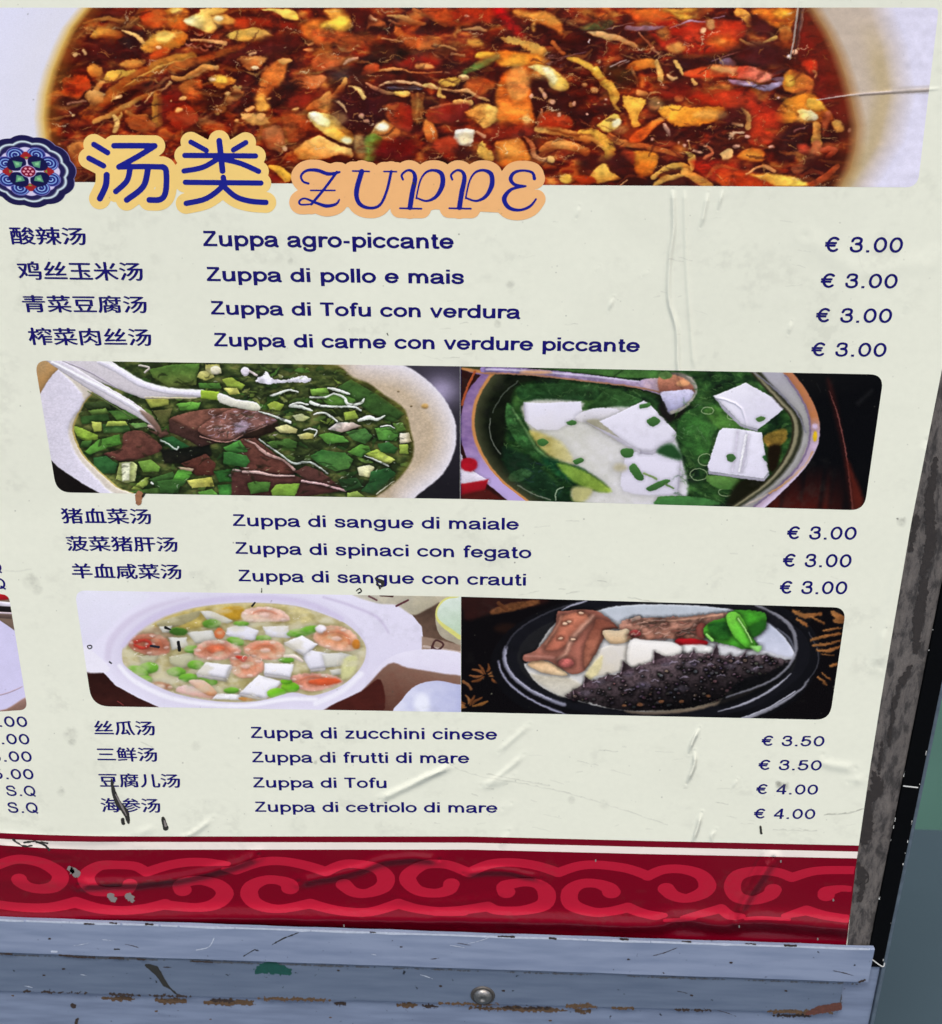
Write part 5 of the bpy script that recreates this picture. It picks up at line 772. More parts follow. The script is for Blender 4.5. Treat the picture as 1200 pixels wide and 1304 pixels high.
# ------------------------------------------------------------------ round knotted emblem
def paint_emblem():
    s = Print(-30, 166, 102, 270, 4.0, '1d1a4a'); x, y = s.X, s.Y; cx, cy = 36.5, 218.0
    u = (x-cx)/57.5; v = (y-cy)/44.0; sk = .11; v = v-u*0.0; u = u-v*sk; r = np.hypot(u, v); th = np.arctan2(v, u)
    def ly(k, c):
        k = np.clip(k, 0, 1)[..., None]; s.C = s.C*(1-k)+k*rgb(c)
    e = 45.0; lob = .028*np.abs(np.cos(6*th+.3))*2
    ly((r-.99-lob)*e, '9a9ac8'); ly((.86+lob-r)*e, '5c6470'); ly((.845+lob-r)*e, 'cfdfe8'); ly((.80+lob-r)*e, '6a7080'); ly((.775+lob-r)*e, '231f52')
    ly((.69+.03*np.cos(8*th)-r)*e, 'b9aede'); ly((.675+.03*np.cos(8*th)-r)*e, 'd6d0ea')
    def spiral(px, py, R, flip, a0):
        uu, vv = (u-px)/R, (v-py)/R*1.0; q = np.hypot(uu, vv); t = np.arctan2(vv*flip, uu)-a0
        k = np.clip((1-q)*14, 0, 1); ly(k, '8d86cc'); ly(np.clip((.93-q)*14, 0, 1), '232a78')
        w_ = (q*3.0-(t/(2*np.pi))) % 1.0; b = np.clip((.26-np.abs(w_-.5))*9, 0, 1)*(q < .84)*(q > .12); ly(b, '7fa0dc'); ly(np.clip((.16-np.abs(w_-.5))*9, 0, 1)*(q < .4)*(q > .15), 'a8c8ec')
    for i in range(4):
        b = rad(90*i-90)
        for f in (-1, 1):
            a = b+f*rad(25); spiral(.53*math.cos(a), .53*math.sin(a), .225, f, b)
    k = lambda P_: sdpoly(u*100, v*100, P_)
    for i in range(4):
        b = rad(90*i); ca, sa = math.cos(b), math.sin(b); rot = lambda P_: [(p*ca-q*sa, p*sa+q*ca) for p, q in P_]
        ly(.5-k(rot([(34, 0), (44, -14), (57, -3), (57, 3), (44, 14)]))/2, 'a02428'); ly(.5-k(rot([(36, 0), (42, -5), (42, 5)]))/2, '7a9a48')
        b = rad(90*i+45); ca, sa = math.cos(b), math.sin(b)
        ly(.5-k(spline(rot([(14, 0), (17, -14), (30, -24), (44, -20), (52, 0), (44, 20), (30, 24), (17, 14)]), True, 4))/2, '151548'); ly(.5-k(rot([(20, 0), (26, -12), (44, 0), (26, 12)]))/2, '5a9a78'); ly(.5-k(rot([(25, 0), (30, -5), (38, 0), (30, 5)]))/2, '88c890')
    ly((.185-r)*60, 'b8a8dc'); ly((.165-r)*60, '7a1030'); 
    for i in range(7):
        a = rad(60*i); R_ = 0 if i == 6 else .095; ly((.036-np.hypot(u-R_*math.cos(a), v-R_*math.sin(a)))*80, 'f0a0b0')
    return s.image('print_emblem')
# ------------------------------------------------------------------ materials
RX0, RX1 = at(-70, 600).x-.12, at(1215, 300).x+.06; RZ0, RZ1 = at(600, 1225).z, at(600, -60).z
def relief():
    """height (red) of the creases and bubbles, dirt (green), over the whole poster"""
    s = Print(-70, -60, 1240, 1225, 1.0); s.X0, s.X1, s.Z0, s.Z1 = RX0, RX1, RZ0, RZ1; s.w, s.h = 2300, 2300
    GX, GZ = np.meshgrid(RX0+(np.arange(s.w)+.5)/s.w*(RX1-RX0), RZ0+(np.arange(s.h)+.5)/s.h*(RZ1-RZ0)); x, y = proj(GX, GZ); s.X, s.Y = x, y
    H = np.zeros((s.h, s.w), np.float32); D = np.zeros((s.h, s.w), np.float32); s.C = H
    n1 = fbm(GX*55, GZ*55, 3, 5); n2 = fbm(GX*260, GZ*260, 9, 3); n3 = fbm(GX*14, GZ*14, 17, 3)
    H += .15*(n1-.5)+.03*(n2-.5)+.3*(n3-.5)
    def ridge(P, w, h, pw=2.0, soft=1.0):
        Q = spline(P, False, 4); q = s.sl(Q, w*4); d = np.maximum(sdline(x[q], y[q]+(n1[q]-.5)*3, Q, 0), 0); t = np.linspace(0, 1, len(Q))
        e = np.minimum(1, np.hypot(x[q]-Q[0][0], y[q]-Q[0][1])/12)*np.minimum(1, np.hypot(x[q]-Q[-1][0], y[q]-Q[-1][1])/12)
        H[q] += h*np.exp(-(d/w)**pw)*e
    def stain(P, w, o, soft=2.0, rough=3.0):
        Q = spline(P, False, 4) if len(P) > 1 else np.array([P[0], (P[0][0]+.01, P[0][1])]); q = s.sl(Q, w+soft+rough*2); d = sdline(x[q], y[q]+(n2[q]-.5)*rough*2, Q, w)
        D[q] = np.maximum(D[q], o*.8*np.clip(.5-d/soft, 0, 1)*(.45+1.1*np.clip((n2[q]-.3)*1.6, 0, 1)))
    # upright crease under the header and its bubbles
    ridge([(857, 240), (858, 290), (853, 330), (852, 380), (862, 420), (864, 470), (872, 500)], 3.2, .9); ridge([(872, 240), (874, 330), (880, 420), (884, 470)], 3, .45); ridge([(902, 244), (896, 275), (892, 290)], 3, .7); ridge([(921, 240), (914, 268)], 2.5, .6)
    ridge([(738, 262), (734, 278)], 3.5, .5); ridge([(782, 378), (775, 396)], 2.5, .7); ridge([(1008, 408), (1004, 426)], 3, .7); ridge([(818, 352), (826, 344)], 3, .5); ridge([(758, 346), (764, 338)], 2.5, .5)
    ridge([(891, 926), (882, 945), (877, 960)], 2.6, 1.5); ridge([(885, 955), (884, 975), (874, 998)], 2.8, 1.5); ridge([(894, 1034), (888, 1055), (881, 1074)], 2.8, 1.5); ridge([(912, 1056), (907, 1064), (906, 1073)], 2.6, 1.3); ridge([(939, 992), (933, 1004)], 2.2, 1.1)
    ridge([(578, 974), (548, 988), (514, 1004), (482, 1018)], 4.6, 1.2); ridge([(570, 978), (520, 998)], 3, .4); ridge([(675, 922), (655, 940), (634, 958)], 4, .6); ridge([(668, 960), (640, 985), (620, 1000)], 4, .7); ridge([(655, 988), (630, 998), (612, 1000)], 5, .6); ridge([(652, 1022), (640, 1030)], 5, .7); ridge([(648, 1058), (636, 1080)], 4.5, 1.0)
    ridge([(272, 1042), (250, 1058), (228, 1068)], 4, .8); ridge([(200, 1052), (170, 1064)], 5, .5); ridge([(1048, 960), (1052, 972), (1090, 978)], 6, .7); ridge([(1105, 990), (1080, 996)], 6, .6); ridge([(1180, 560), (1160, 660), (1130, 790), (1122, 850)], 8, .6); ridge([(1128, 800), (1112, 850)], 6, .5)
    ridge([(1025, 300), (1100, 345), (1185, 330)], 12, .25); ridge([(1150, 400), (1170, 360), (1190, 320)], 8, .25); ridge([(905, 505), (945, 520), (952, 580), (944, 600)], 1.5, .3)
    ridge([(1044, 126), (1100, 119), (1200, 112)], 2.2, .22); ridge([(1021, -10), (1016, 30), (1006, 90), (1004, 120)], 2.2, .35); ridge([(1002, 90), (960, 108), (940, 104)], 3, .5)
    # folds of the red border and the sag above the ledge
    ridge([(-20, 1174), (120, 1170), (300, 1168), (420, 1170), (600, 1172), (760, 1176), (830, 1178), (870, 1170), (920, 1176), (960, 1172), (1020, 1176), (1090, 1182)], 11, 6.0)
    ridge([(100, 1126), (170, 1124), (240, 1116), (300, 1100), (330, 1088)], 6, 4.0); ridge([(380, 1122), (440, 1112), (480, 1098), (520, 1092), (560, 1094)], 6, 3.2); ridge([(590, 1112), (640, 1108), (690, 1118)], 5, 2.4); ridge([(985, 1092), (966, 1120), (950, 1146), (938, 1170)], 6.5, 4.5); ridge([(973, 1084), (950, 1128)], 3, -.8)
    ridge([(-10, 1120), (80, 1124), (160, 1120)], 8, .6); ridge([(0, 1063), (80, 1070), (160, 1068)], 5, .7); ridge([(0, 1078), (100, 1088)], 6, .7); ridge([(500, 1142), (560, 1150), (640, 1142)], 6, .6)
    # dirt: smudges, scuffs, dots
    D += np.clip((fbm(GX*30, GZ*42, 31, 5)-.60)*.6, 0, .09)*np.clip((n2-.35)*3, 0, 1)
    D += np.clip((fbm(GX*9+4, GZ*9, 35, 3)-.55)*.25, 0, .03)
    R = random.Random(8)
    for i in range(420):
        a = R.uniform(-10, 1190); b = R.uniform(0, 1060); stain([(a, b)], R.choice([.4, .5, .6, .9]), R.uniform(.25, .8), 1.1, .5)
    for i in range(70):
        a = R.uniform(520, 1080); b = R.choice([R.uniform(930, 1060), R.uniform(240, 460), R.uniform(660, 760)]); l = R.uniform(4, 26); u = R.uniform(-.25, .35); stain([(a, b), (a+l, b+l*u)], .4, R.uniform(.15, .45), 1.4, 1.5)
    for px, py, w, o in ((40, 740, 9, .22), (48, 750, 6, .3), (90, 935, 8, .25), (92, 944, 5, .35), (78, 1008, 5, .3), (250, 950, 5, .2), (198, 330, 8, .12), (160, 350, 14, .1), (650, 362, 5, .3), (634, 413, 4, .3), (370, 333, 4, .25), (1148, 664, 5, .5), (1143, 661, 1.5, .9), (385, 944, 3, .2), (1030, 945, 2, .3), (992, 999, 4, .7), (1000, 1001, 5, .5), (402, 970, 2.5, .55), (36, 18, 1, .7), (728, 1020, 3, .2), (486, 1055, 8, .15), (770, 1024, 6, .15), (728, 1018, 4, .3), (380, 1052, 10, .12)): stain([(px, py)], w, o, w*.9, 3)
    for P_, w, o in (([(1050, 1037), (1080, 1035), (1100, 1029)], .7, .8), ([(560, 965), (600, 985), (690, 1002), (760, 1020), (850, 1050)], .5, .3), ([(620, 985), (700, 1000)], .6, .35), ([(0, 725), (20, 727), (40, 724)], 1, .2), ([(180, 945), (196, 952)], .5, .3), ([(985, 1056), (1040, 1058)], .6, .35), ([(800, 760), (840, 768)], .6, .35), ([(870, 640), (960, 643)], 1, .15), ([(1090, 300), (1100, 345), (1130, 350)], .6, .12), ([(0, 1100), (90, 1096)], 2, .12), ([(130, 1123), (150, 1126), (240, 1120)], 3, .25), ([(0, 1190), (1070, 1216)], .1, 0)): stain(P_, w, o, 1.5, 1.5)
    A = np.zeros((s.h, s.w, 3), np.float32); A[..., 0] = H*.22+.5; A[..., 1] = np.clip(D, 0, 1); s.C = A
    return s.image('poster_relief', 0, True)
IM = relief()
def mat(name, col, rough=.5, bump=None, spec=.5, metal=0, noise=0, nscale=40, dist=.0006):
    m = bpy.data.materials.new(name); m.use_nodes = True; t = m.node_tree; b = t.nodes['Principled BSDF']; L = t.links.new
    b.inputs['Roughness'].default_value = rough; b.inputs['Specular IOR Level'].default_value = spec; b.inputs['Metallic'].default_value = metal
    b.inputs['Base Color'].default_value = lin(col)
    if noise or bump:
        tc = t.nodes.new('ShaderNodeTexCoord'); n = t.nodes.new('ShaderNodeTexNoise'); n.inputs['Scale'].default_value = nscale; n.inputs['Detail'].default_value = 6; L(tc.outputs['Object'], n.inputs[0])
        if noise:
            mx = t.nodes.new('ShaderNodeMix'); mx.data_type = 'RGBA'; c = lin(col); mx.inputs['A'].default_value = [v*(1-noise) for v in c[:3]]+[1]; mx.inputs['B'].default_value = [min(1, v*(1+noise)) for v in c[:3]]+[1]; L(n.outputs[0], mx.inputs['Factor']); L(mx.outputs['Result'], b.inputs['Base Color'])
        if bump:
            k = t.nodes.new('ShaderNodeBump'); k.inputs['Strength'].default_value = bump; k.inputs['Distance'].default_value = dist; L(n.outputs[0], k.inputs['Height']); L(k.outputs[0], b.inputs['Normal'])
    return m
def print_mat(name, col=None, img=None, rough=.24, spec=.1, vary=.03):
    """ink on the laminated poster: flat colour or printed picture, darkened by dirt, creased by the shared relief"""
    m = mat(name, col or 'ffffff', rough, spec=spec); t = m.node_tree; b = t.nodes['Principled BSDF']; L = t.links.new
    u = t.nodes.new('ShaderNodeUVMap'); u.uv_map = 'board'; r = t.nodes.new('ShaderNodeTexImage'); r.image = IM; L(u.outputs[0], r.inputs[0])
    sp = t.nodes.new('ShaderNodeSeparateColor'); L(r.outputs[0], sp.inputs[0])
    k = t.nodes.new('ShaderNodeBump'); k.inputs['Strength'].default_value = 1.0; k.inputs['Distance'].default_value = .0054; L(sp.outputs[0], k.inputs['Height']); L(k.outputs[0], b.inputs['Normal'])
    mx = t.nodes.new('ShaderNodeMix'); mx.data_type = 'RGBA'; L(sp.outputs[1], mx.inputs['Factor']); mx.inputs['B'].default_value = lin('4c4a44')
    if img:
        uu = t.nodes.new('ShaderNodeUVMap'); uu.uv_map = 'print'; i = t.nodes.new('ShaderNodeTexImage'); i.image = img; L(uu.outputs[0], i.inputs[0]); L(i.outputs[0], mx.inputs['A'])
    else:
        n = t.nodes.new('ShaderNodeTexNoise'); n.inputs['Scale'].default_value = 160; n.inputs['Detail'].default_value = 5; L(u.outputs[0], n.inputs[0])
        m2 = t.nodes.new('ShaderNodeMix'); m2.data_type = 'RGBA'; c = lin(col); m2.inputs['A'].default_value = [v*(1-vary) for v in c[:3]]+[1]; m2.inputs['B'].default_value = [min(1, v*(1+vary)) for v in c[:3]]+[1]; L(n.outputs[0], m2.inputs['Factor']); L(m2.outputs['Result'], mx.inputs['A'])
    L(mx.outputs['Result'], b.inputs['Base Color']); return m
PAPER = print_mat('cream_paper', 'e6e8d6', vary=.035)
NAVY = print_mat('navy_ink', '1a1668', vary=.05); BLUE = print_mat('title_blue_ink', '1c228a'); YEL = print_mat('yellow_ink', 'f4d07c'); ORA = print_mat('orange_ink', 'f0b77a')
RED = print_mat('dark_red_ink', '740019', rough=.22, spec=.22); ROSE = print_mat('rose_ink', 'b01832', rough=.22, spec=.22); WHT = print_mat('border_white_ink', 'ece2d8'); MAR = print_mat('maroon_ink', '720a1f')
STAIN = mat('black_grit', '23231f', .8, .4, noise=.3); STAING = mat('grey_backing', '7c7673', .8, .4, noise=.3); BROWN = mat('dried_sauce', '9a6a48', .6, .4, noise=.4, nscale=300)
# ------------------------------------------------------------------ mesh helpers
def link(name, me, m, parent=None, smooth=False):
    o = bpy.data.objects.new(name, me); scene.collection.objects.link(o); o.parent = parent
    if m: me.materials.append(m)
    if smooth: me.polygons.foreach_set('use_smooth', [True]*len(me.polygons))
    return o
def thing(name, label, cat, loc=(0, 0, 0)):
    o = bpy.data.objects.new(name, None); scene.collection.objects.link(o); o.location = loc; o['label'] = label; o['category'] = cat; return o
def uvs(me, rect=None):
    n = len(me.loops); vi = np.empty(n, int); me.loops.foreach_get('vertex_index', vi); co = np.empty(len(me.vertices)*3); me.vertices.foreach_get('co', co); co = co.reshape(-1, 3)[vi]
    for nm, r in (('board', (RX0, RX1, RZ0, RZ1)), ('print', rect)):
        if r is None: continue
        u = np.empty((n, 2)); u[:, 0] = (co[:, 0]-r[0])/(r[1]-r[0]); u[:, 1] = (co[:, 2]-r[2])/(r[3]-r[2]); l = me.uv_layers.new(name=nm); l.data.foreach_set('uv', u.ravel())
def poly(name, pts, Y, m, parent, rect=None):
    """flat polygon on the board through measured points (front faces -Y)"""
    v = [tuple(at(x, y, Y)) for x, y in pts]; me = bpy.data.meshes.new(name); me.from_pydata(v, [], [list(range(len(v)))]); me.update()
    if me.polygons[0].normal.y > 0: me.flip_normals()
    uvs(me, rect); return link(name, me, m, parent)
def contour(F, gx, gz):
    nz, nx = F.shape
    V = []; Fc = []; idx = {}
    def vert(k, x, z):
        if k not in idx: idx[k] = len(V); V.append((x, z))
        return idx[k]
    ins = F < 0; full = ins[:-1, :-1] & ins[1:, :-1] & ins[:-1, 1:] & ins[1:, 1:]; anyi = ins[:-1, :-1] | ins[1:, :-1] | ins[:-1, 1:] | ins[1:, 1:]
    for j in range(nz-1):
        row = full[j]; i = 0; w = np.flatnonzero(row)
        while len(w) and i < nx-1:
            if not row[i]: i += 1; continue
            k = i
            while k < nx-1 and row[k]: k += 1
            Fc.append([vert((i, j), gx[i], gz[j]), vert((k, j), gx[k], gz[j]), vert((k, j+1), gx[k], gz[j+1]), vert((i, j+1), gx[i], gz[j+1])]); i = k
    for j, i in zip(*np.nonzero(anyi & ~full)):
        C = [(i, j), (i+1, j), (i+1, j+1), (i, j+1)]; out = []
        for a in range(4):
            p, q = C[a], C[(a+1) % 4]; fp, fq = F[p[1], p[0]], F[q[1], q[0]]
            if fp < 0: out.append(vert(p, gx[p[0]], gz[p[1]]))
            if (fp < 0) != (fq < 0):
                t = fp/(fp-fq); key = (min(p, q), max(p, q)); out.append(vert(key, gx[p[0]]+(gx[q[0]]-gx[p[0]])*t, gz[p[1]]+(gz[q[1]]-gz[p[1]])*t))
        if len(out) > 2: Fc.append(out)
    return V, Fc
def shape(name, f, box, Y, m, parent, step=.9, rect=None, kind=None):
    """flat figure where the distance field f(x, y) < 0, contoured on a fine grid on the board"""
    c = [at(x, y, Y) for x in (box[0], box[2]) for y in (box[1], box[3])]; X0, X1 = min(p.x for p in c), max(p.x for p in c); Z0, Z1 = min(p.z for p in c), max(p.z for p in c)
    st = step*(at(601, 652).x-at(600, 652).x); nx = int((X1-X0)/st)+2; nz = int((Z1-Z0)/st)+2
    gx = X0+np.arange(nx)*st; gz = Z0+np.arange(nz)*st; GX, GZ = np.meshgrid(gx, gz); px, py = proj(GX, GZ, Y); F = f(px, py)+1e-7
    V2, Fc = contour(F, gx, gz); V = [(x, Y, z) for x, z in V2]
    me = bpy.data.meshes.new(name); me.from_pydata(V, [], Fc); me.update(); uvs(me, rect); o = link(name, me, m, parent)
    if kind: o['kind'] = kind
    return o
def strokes(name, S, T, Y, m, parent, ky=1.0, step=.8, grow=0.0, kind=None, clip=False):
    """union of thick strokes; S = [(points, half width)], T = (ox, oy, scale) of the measured points"""
    Q = [(spline([(T[0]+x/T[2], T[1]+y/T[2]) for x, y in p], False, 5), (np.array(w_)/T[2] if hasattr(w_, '__len__') else w_/T[2])) for p, w_ in S]
    A = np.concatenate([q for q, _ in Q]); g = grow/T[2]; mx = max(np.max(w_) for _, w_ in Q)+g+2
    def f(x, y):
        d = np.full(x.shape, 1e9)
        for q, w_ in Q:
            d = np.minimum(d, sdline(x, y, q, w_, ky))
        return d-g
    if clip:
        f0 = f; f = lambda x, y: np.maximum(f0(x, y), x-np.interp(y, [p[1] for p in redge], [p[0] for p in redge])+.6)
    return shape(name, f, (A[:, 0].min()-mx, A[:, 1].min()-mx, A[:, 0].max()+mx, A[:, 1].max()+mx), Y, m, parent, step, None, kind)
def box(name, x0, x1, y0, y1, z0, z1, m, parent=None, bevel=.0008, seg=2):
    import bmesh
    bm = bmesh.new(); bmesh.ops.create_cube(bm, size=1)
    for v in bm.verts: v.co = Vector((x0 if v.co.x < 0 else x1, y0 if v.co.y < 0 else y1, z0 if v.co.z < 0 else z1))
    if bevel: bmesh.ops.bevel(bm, geom=bm.edges[:], offset=bevel, segments=seg, affect='EDGES', profile=.6)
    me = bpy.data.meshes.new(name); bm.to_mesh(me); bm.free(); return link(name, me, m, parent)
# ------------------------------------------------------------------ text
_tc = bpy.data.curves.new('lettering', 'FONT'); _to = bpy.data.objects.new('lettering', _tc); scene.collection.objects.link(_to)
def text_mesh(body, off, spacing=1.0):
    _tc.body = body; _tc.offset = off; _tc.space_character = spacing; _tc.resolution_u = 6
    bpy.context.view_layer.update(); return bpy.data.meshes.new_from_object(_to.evaluated_get(bpy.context.evaluated_depsgraph_get()))
def place(name, V, Fc, x0, x1, yt, yb, slope, m, parent, lo, hi, Y, dy=None):
    """fit flat lettering (list of x, y) between measured ends; lo and hi are the heights that meet yb and yt"""
    co = np.array(V, float); ym = (yt+yb)/2; A = at(x0, ym, Y); B = at(x1, ym+slope*(x1-x0), Y); zt, zb = at(x0, yt, Y).z, at(x0, yb, Y).z
    u = (co[:, 0]-co[:, 0].min())/(co[:, 0].max()-co[:, 0].min()); Z = zb+(zt-zb)*(co[:, 1]-lo)/(hi-lo)+(B.z-A.z)*u
    out = np.stack([A.x+(B.x-A.x)*u, Y+(0 if dy is None else dy), Z], 1) if dy is not None else np.stack([A.x+(B.x-A.x)*u, np.full(len(co), Y), Z], 1)
    me = bpy.data.meshes.new(name); me.from_pydata(out.tolist(), [], Fc); me.update()
    if me.polygons[0].normal.y > 0: me.flip_normals()
    uvs(me); return link(name, me, m, parent)
def hanzi(name, body, x0, x1, yt, yb, slope, m, parent, w=.022, Y=-.0011):
    me = text_mesh(body, 0); V = [tuple(v.co[:2]) for v in me.vertices]; F = [list(p.vertices) for p in me.polygons]; n = len(V); VV = []; FF = []; dy = []
    for k, (a, b) in enumerate(((-w, 0), (w, 0), (0, w*.6), (0, -w*.6))):
        VV += [(x+a, y+b) for x, y in V]; FF += [[i+k*n for i in f] for f in F]; dy += [-.00003*k]*n
    ys = [v[1] for v in VV]; bpy.data.meshes.remove(me); return place(name, VV, FF, x0, x1, yt, yb, slope, m, parent, min(ys), max(ys), Y, np.array(dy))
def arc(cx, cy, rx, ry, a0, a1, n=14): return ('C', [(cx+rx*math.cos(rad(a0+(a1-a0)*i/n)), cy+ry*math.sin(rad(a0+(a1-a0)*i/n))) for i in range(n+1)])
Ln = lambda *p: ('L', list(p)); Cv = lambda *p: ('C', [tuple(q) for q in spline(p, False, 4)])
NARC = lambda x: Cv((x, .40), (x+.07, .57), (x+.24, .655), (x+.40, .58), (x+.45, .43), (x+.455, .3)); XH = .73
GL = {'o': (.76, [arc(.38, .365, .29, .295, 0, 360)]), 'c': (.70, [arc(.37, .365, .285, .295, 42, 318)]), 'e': (.76, [Ln((.10, .375), (.65, .375)), arc(.375, .365, .285, .295, 0, 322)]),
 'a': (.76, [Cv((.10, .52), (.17, .63), (.36, .662), (.54, .61), (.585, .49)), Ln((.585, .52), (.585, .16)), Cv((.585, .2), (.60, .08), (.66, .04)), Cv((.58, .42), (.42, .38), (.22, .34), (.10, .25), (.11, .12), (.24, .055), (.40, .08), (.53, .17), (.58, .28))]),
 'd': (.79, [arc(.36, .365, .275, .295, 0, 360), Ln((.635, 1.0), (.635, 0))]), 'p': (.79, [arc(.43, .365, .275, .295, 0, 360), Ln((.155, XH), (.155, -.27))]), 'b': (.79, [arc(.43, .365, .275, .295, 0, 360), Ln((.155, 1), (.155, 0))]),
 'g': (.79, [arc(.36, .375, .275, .29, 0, 360), Ln((.635, XH), (.635, .0)), Cv((.635, .06), (.62, -.12), (.5, -.205), (.33, -.215), (.17, -.17), (.12, -.07))]),
 'u': (.78, [Ln((.14, XH), (.14, .26)), Cv((.14, .30), (.16, .14), (.28, .065), (.44, .08), (.57, .18), (.61, .32)), Ln((.625, XH), (.625, 0))]),
 'n': (.77, [Ln((.145, XH), (.145, 0)), NARC(.15), Ln((.605, .36), (.605, 0))]), 'h': (.77, [Ln((.145, 1), (.145, 0)), NARC(.15), Ln((.605, .36), (.605, 0))]),
 'm': (1.17, [Ln((.145, XH), (.145, 0)), Cv((.15, .42), (.21, .58), (.36, .655), (.5, .58), (.565, .4)), Ln((.57, .46), (.57, 0)), Cv((.58, .42), (.64, .58), (.79, .655), (.93, .58), (.995, .4)), Ln((.997, .46), (.997, 0))]),
 'r': (.50, [Ln((.145, XH), (.145, 0)), Cv((.15, .40), (.21, .56), (.33, .64), (.47, .63))]), 'i': (.29, [Ln((.145, XH), (.145, 0)), Ln((.145, 1.0), (.145, .86))]), 'l': (.29, [Ln((.145, 1), (.145, 0))]),
 't': (.44, [Ln((.2, .93), (.2, .18)), Cv((.2, .22), (.23, .08), (.38, .06)), Ln((.04, .665), (.39, .665))]), 'f': (.44, [Cv((.42, .93), (.31, .945), (.22, .87), (.205, .72)), Ln((.205, .78), (.205, 0)), Ln((.04, .665), (.40, .665))]),
 's': (.70, [Cv((.57, .51), (.51, .62), (.35, .665), (.18, .635), (.13, .53), (.20, .43), (.37, .375), (.53, .31), (.58, .20), (.50, .09), (.34, .06), (.17, .10), (.10, .22))]),
 'v': (.68, [Ln((.07, XH), (.34, 0)), Ln((.61, XH), (.34, 0))]), 'z': (.66, [Ln((.07, .655), (.58, .655)), Ln((.56, .66), (.08, .07)), Ln((.05, .075), (.61, .075))]), 'Z': (.84, [Ln((.11, .925), (.75, .925)), Ln((.72, .93), (.11, .07)), Ln((.05, .075), (.79, .075))]),
 'T': (.80, [Ln((.03, .925), (.77, .925)), Ln((.40, 1), (.40, 0))]), '-': (.44, [Ln((.06, .36), (.38, .36))]), '.': (.36, [Ln((.18, .15), (.18, 0))]), ' ': (.40, []),
 '0': (.80, [arc(.4, .5, .295, .425, 0, 360, 20)]), '3': (.78, [Cv((.12, .72), (.19, .88), (.38, .93), (.57, .87), (.61, .72), (.53, .59), (.34, .54)), Cv((.34, .54), (.57, .50), (.655, .35), (.62, .17), (.46, .075), (.27, .08), (.13, .17), (.09, .30))]),
 '4': (.80, [Ln((.555, 1.0), (.555, 0)), Ln((.55, .95), (.09, .31)), Ln((.05, .29), (.75, .29))]), '5': (.78, [Ln((.19, .925), (.64, .925)), Ln((.20, .95), (.135, .47)), Cv((.14, .49), (.27, .60), (.45, .605), (.62, .50), (.655, .32), (.56, .14), (.38, .07), (.20, .10), (.09, .24))]),
 '6': (.78, [arc(.39, .32, .28, .25, 0, 360), Cv((.12, .36), (.12, .6), (.22, .84), (.42, .93), (.62, .78))]), '\u20ac': (.84, [arc(.50, .5, .32, .425, 50, 310), Ln((.02, .59), (.66, .59)), Ln((.02, .42), (.61, .42))]),
 'S': (.86, [Cv((.70, .72), (.62, .88), (.42, .93), (.21, .88), (.14, .74), (.22, .60), (.44, .52), (.66, .44), (.74, .29), (.66, .13), (.44, .065), (.20, .12), (.10, .29))]), 'Q': (.96, [arc(.47, .5, .37, .43, 0, 360, 20), Ln((.52, .28), (.86, -.02))])}
_gc = {}
def glyph(ch, hw):
    if (ch, hw) in _gc: return _gc[ch, hw]
    gx = np.arange(-.12, GL[ch][0]+.2, .024); gy = np.arange(-.40, 1.12, .024); X, Yy = np.meshgrid(gx, gy); d = np.full(X.shape, 9.)
    for k, P in GL[ch][1]:
        if k == 'C': d = np.minimum(d, sdline(X, Yy, P, hw))
        else:
            (ax, ay), (bx, by) = P; l = math.hypot(bx-ax, by-ay); ux, uy = (bx-ax)/l, (by-ay)/l; mx, my = (ax+bx)/2, (ay+by)/2
            h = hw*(1.12 if abs(ux) < .3 else .92); a = np.abs((X-mx)*ux+(Yy-my)*uy)-l/2; b = np.abs(-(X-mx)*uy+(Yy-my)*ux)-h
            d = np.minimum(d, np.maximum(a, b))
    _gc[ch, hw] = contour(d-.002, gx, gy) if GL[ch][1] else ([], []); return _gc[ch, hw]
def text(name, body, x0, x1, yt, yb, slope, m, parent, hw=.083, sp=.02, Y=-.0011):
    V = []; F = []; x = 0
    for ch in body:
        v, f = glyph(ch, hw); n = len(V); V += [(a+x, b) for a, b in v]; F += [[i+n for i in q] for q in f]; x += GL[ch][0]+sp
    return place(name, V, F, x0, x1, yt, yb, slope, m, parent, 0, 1, Y)
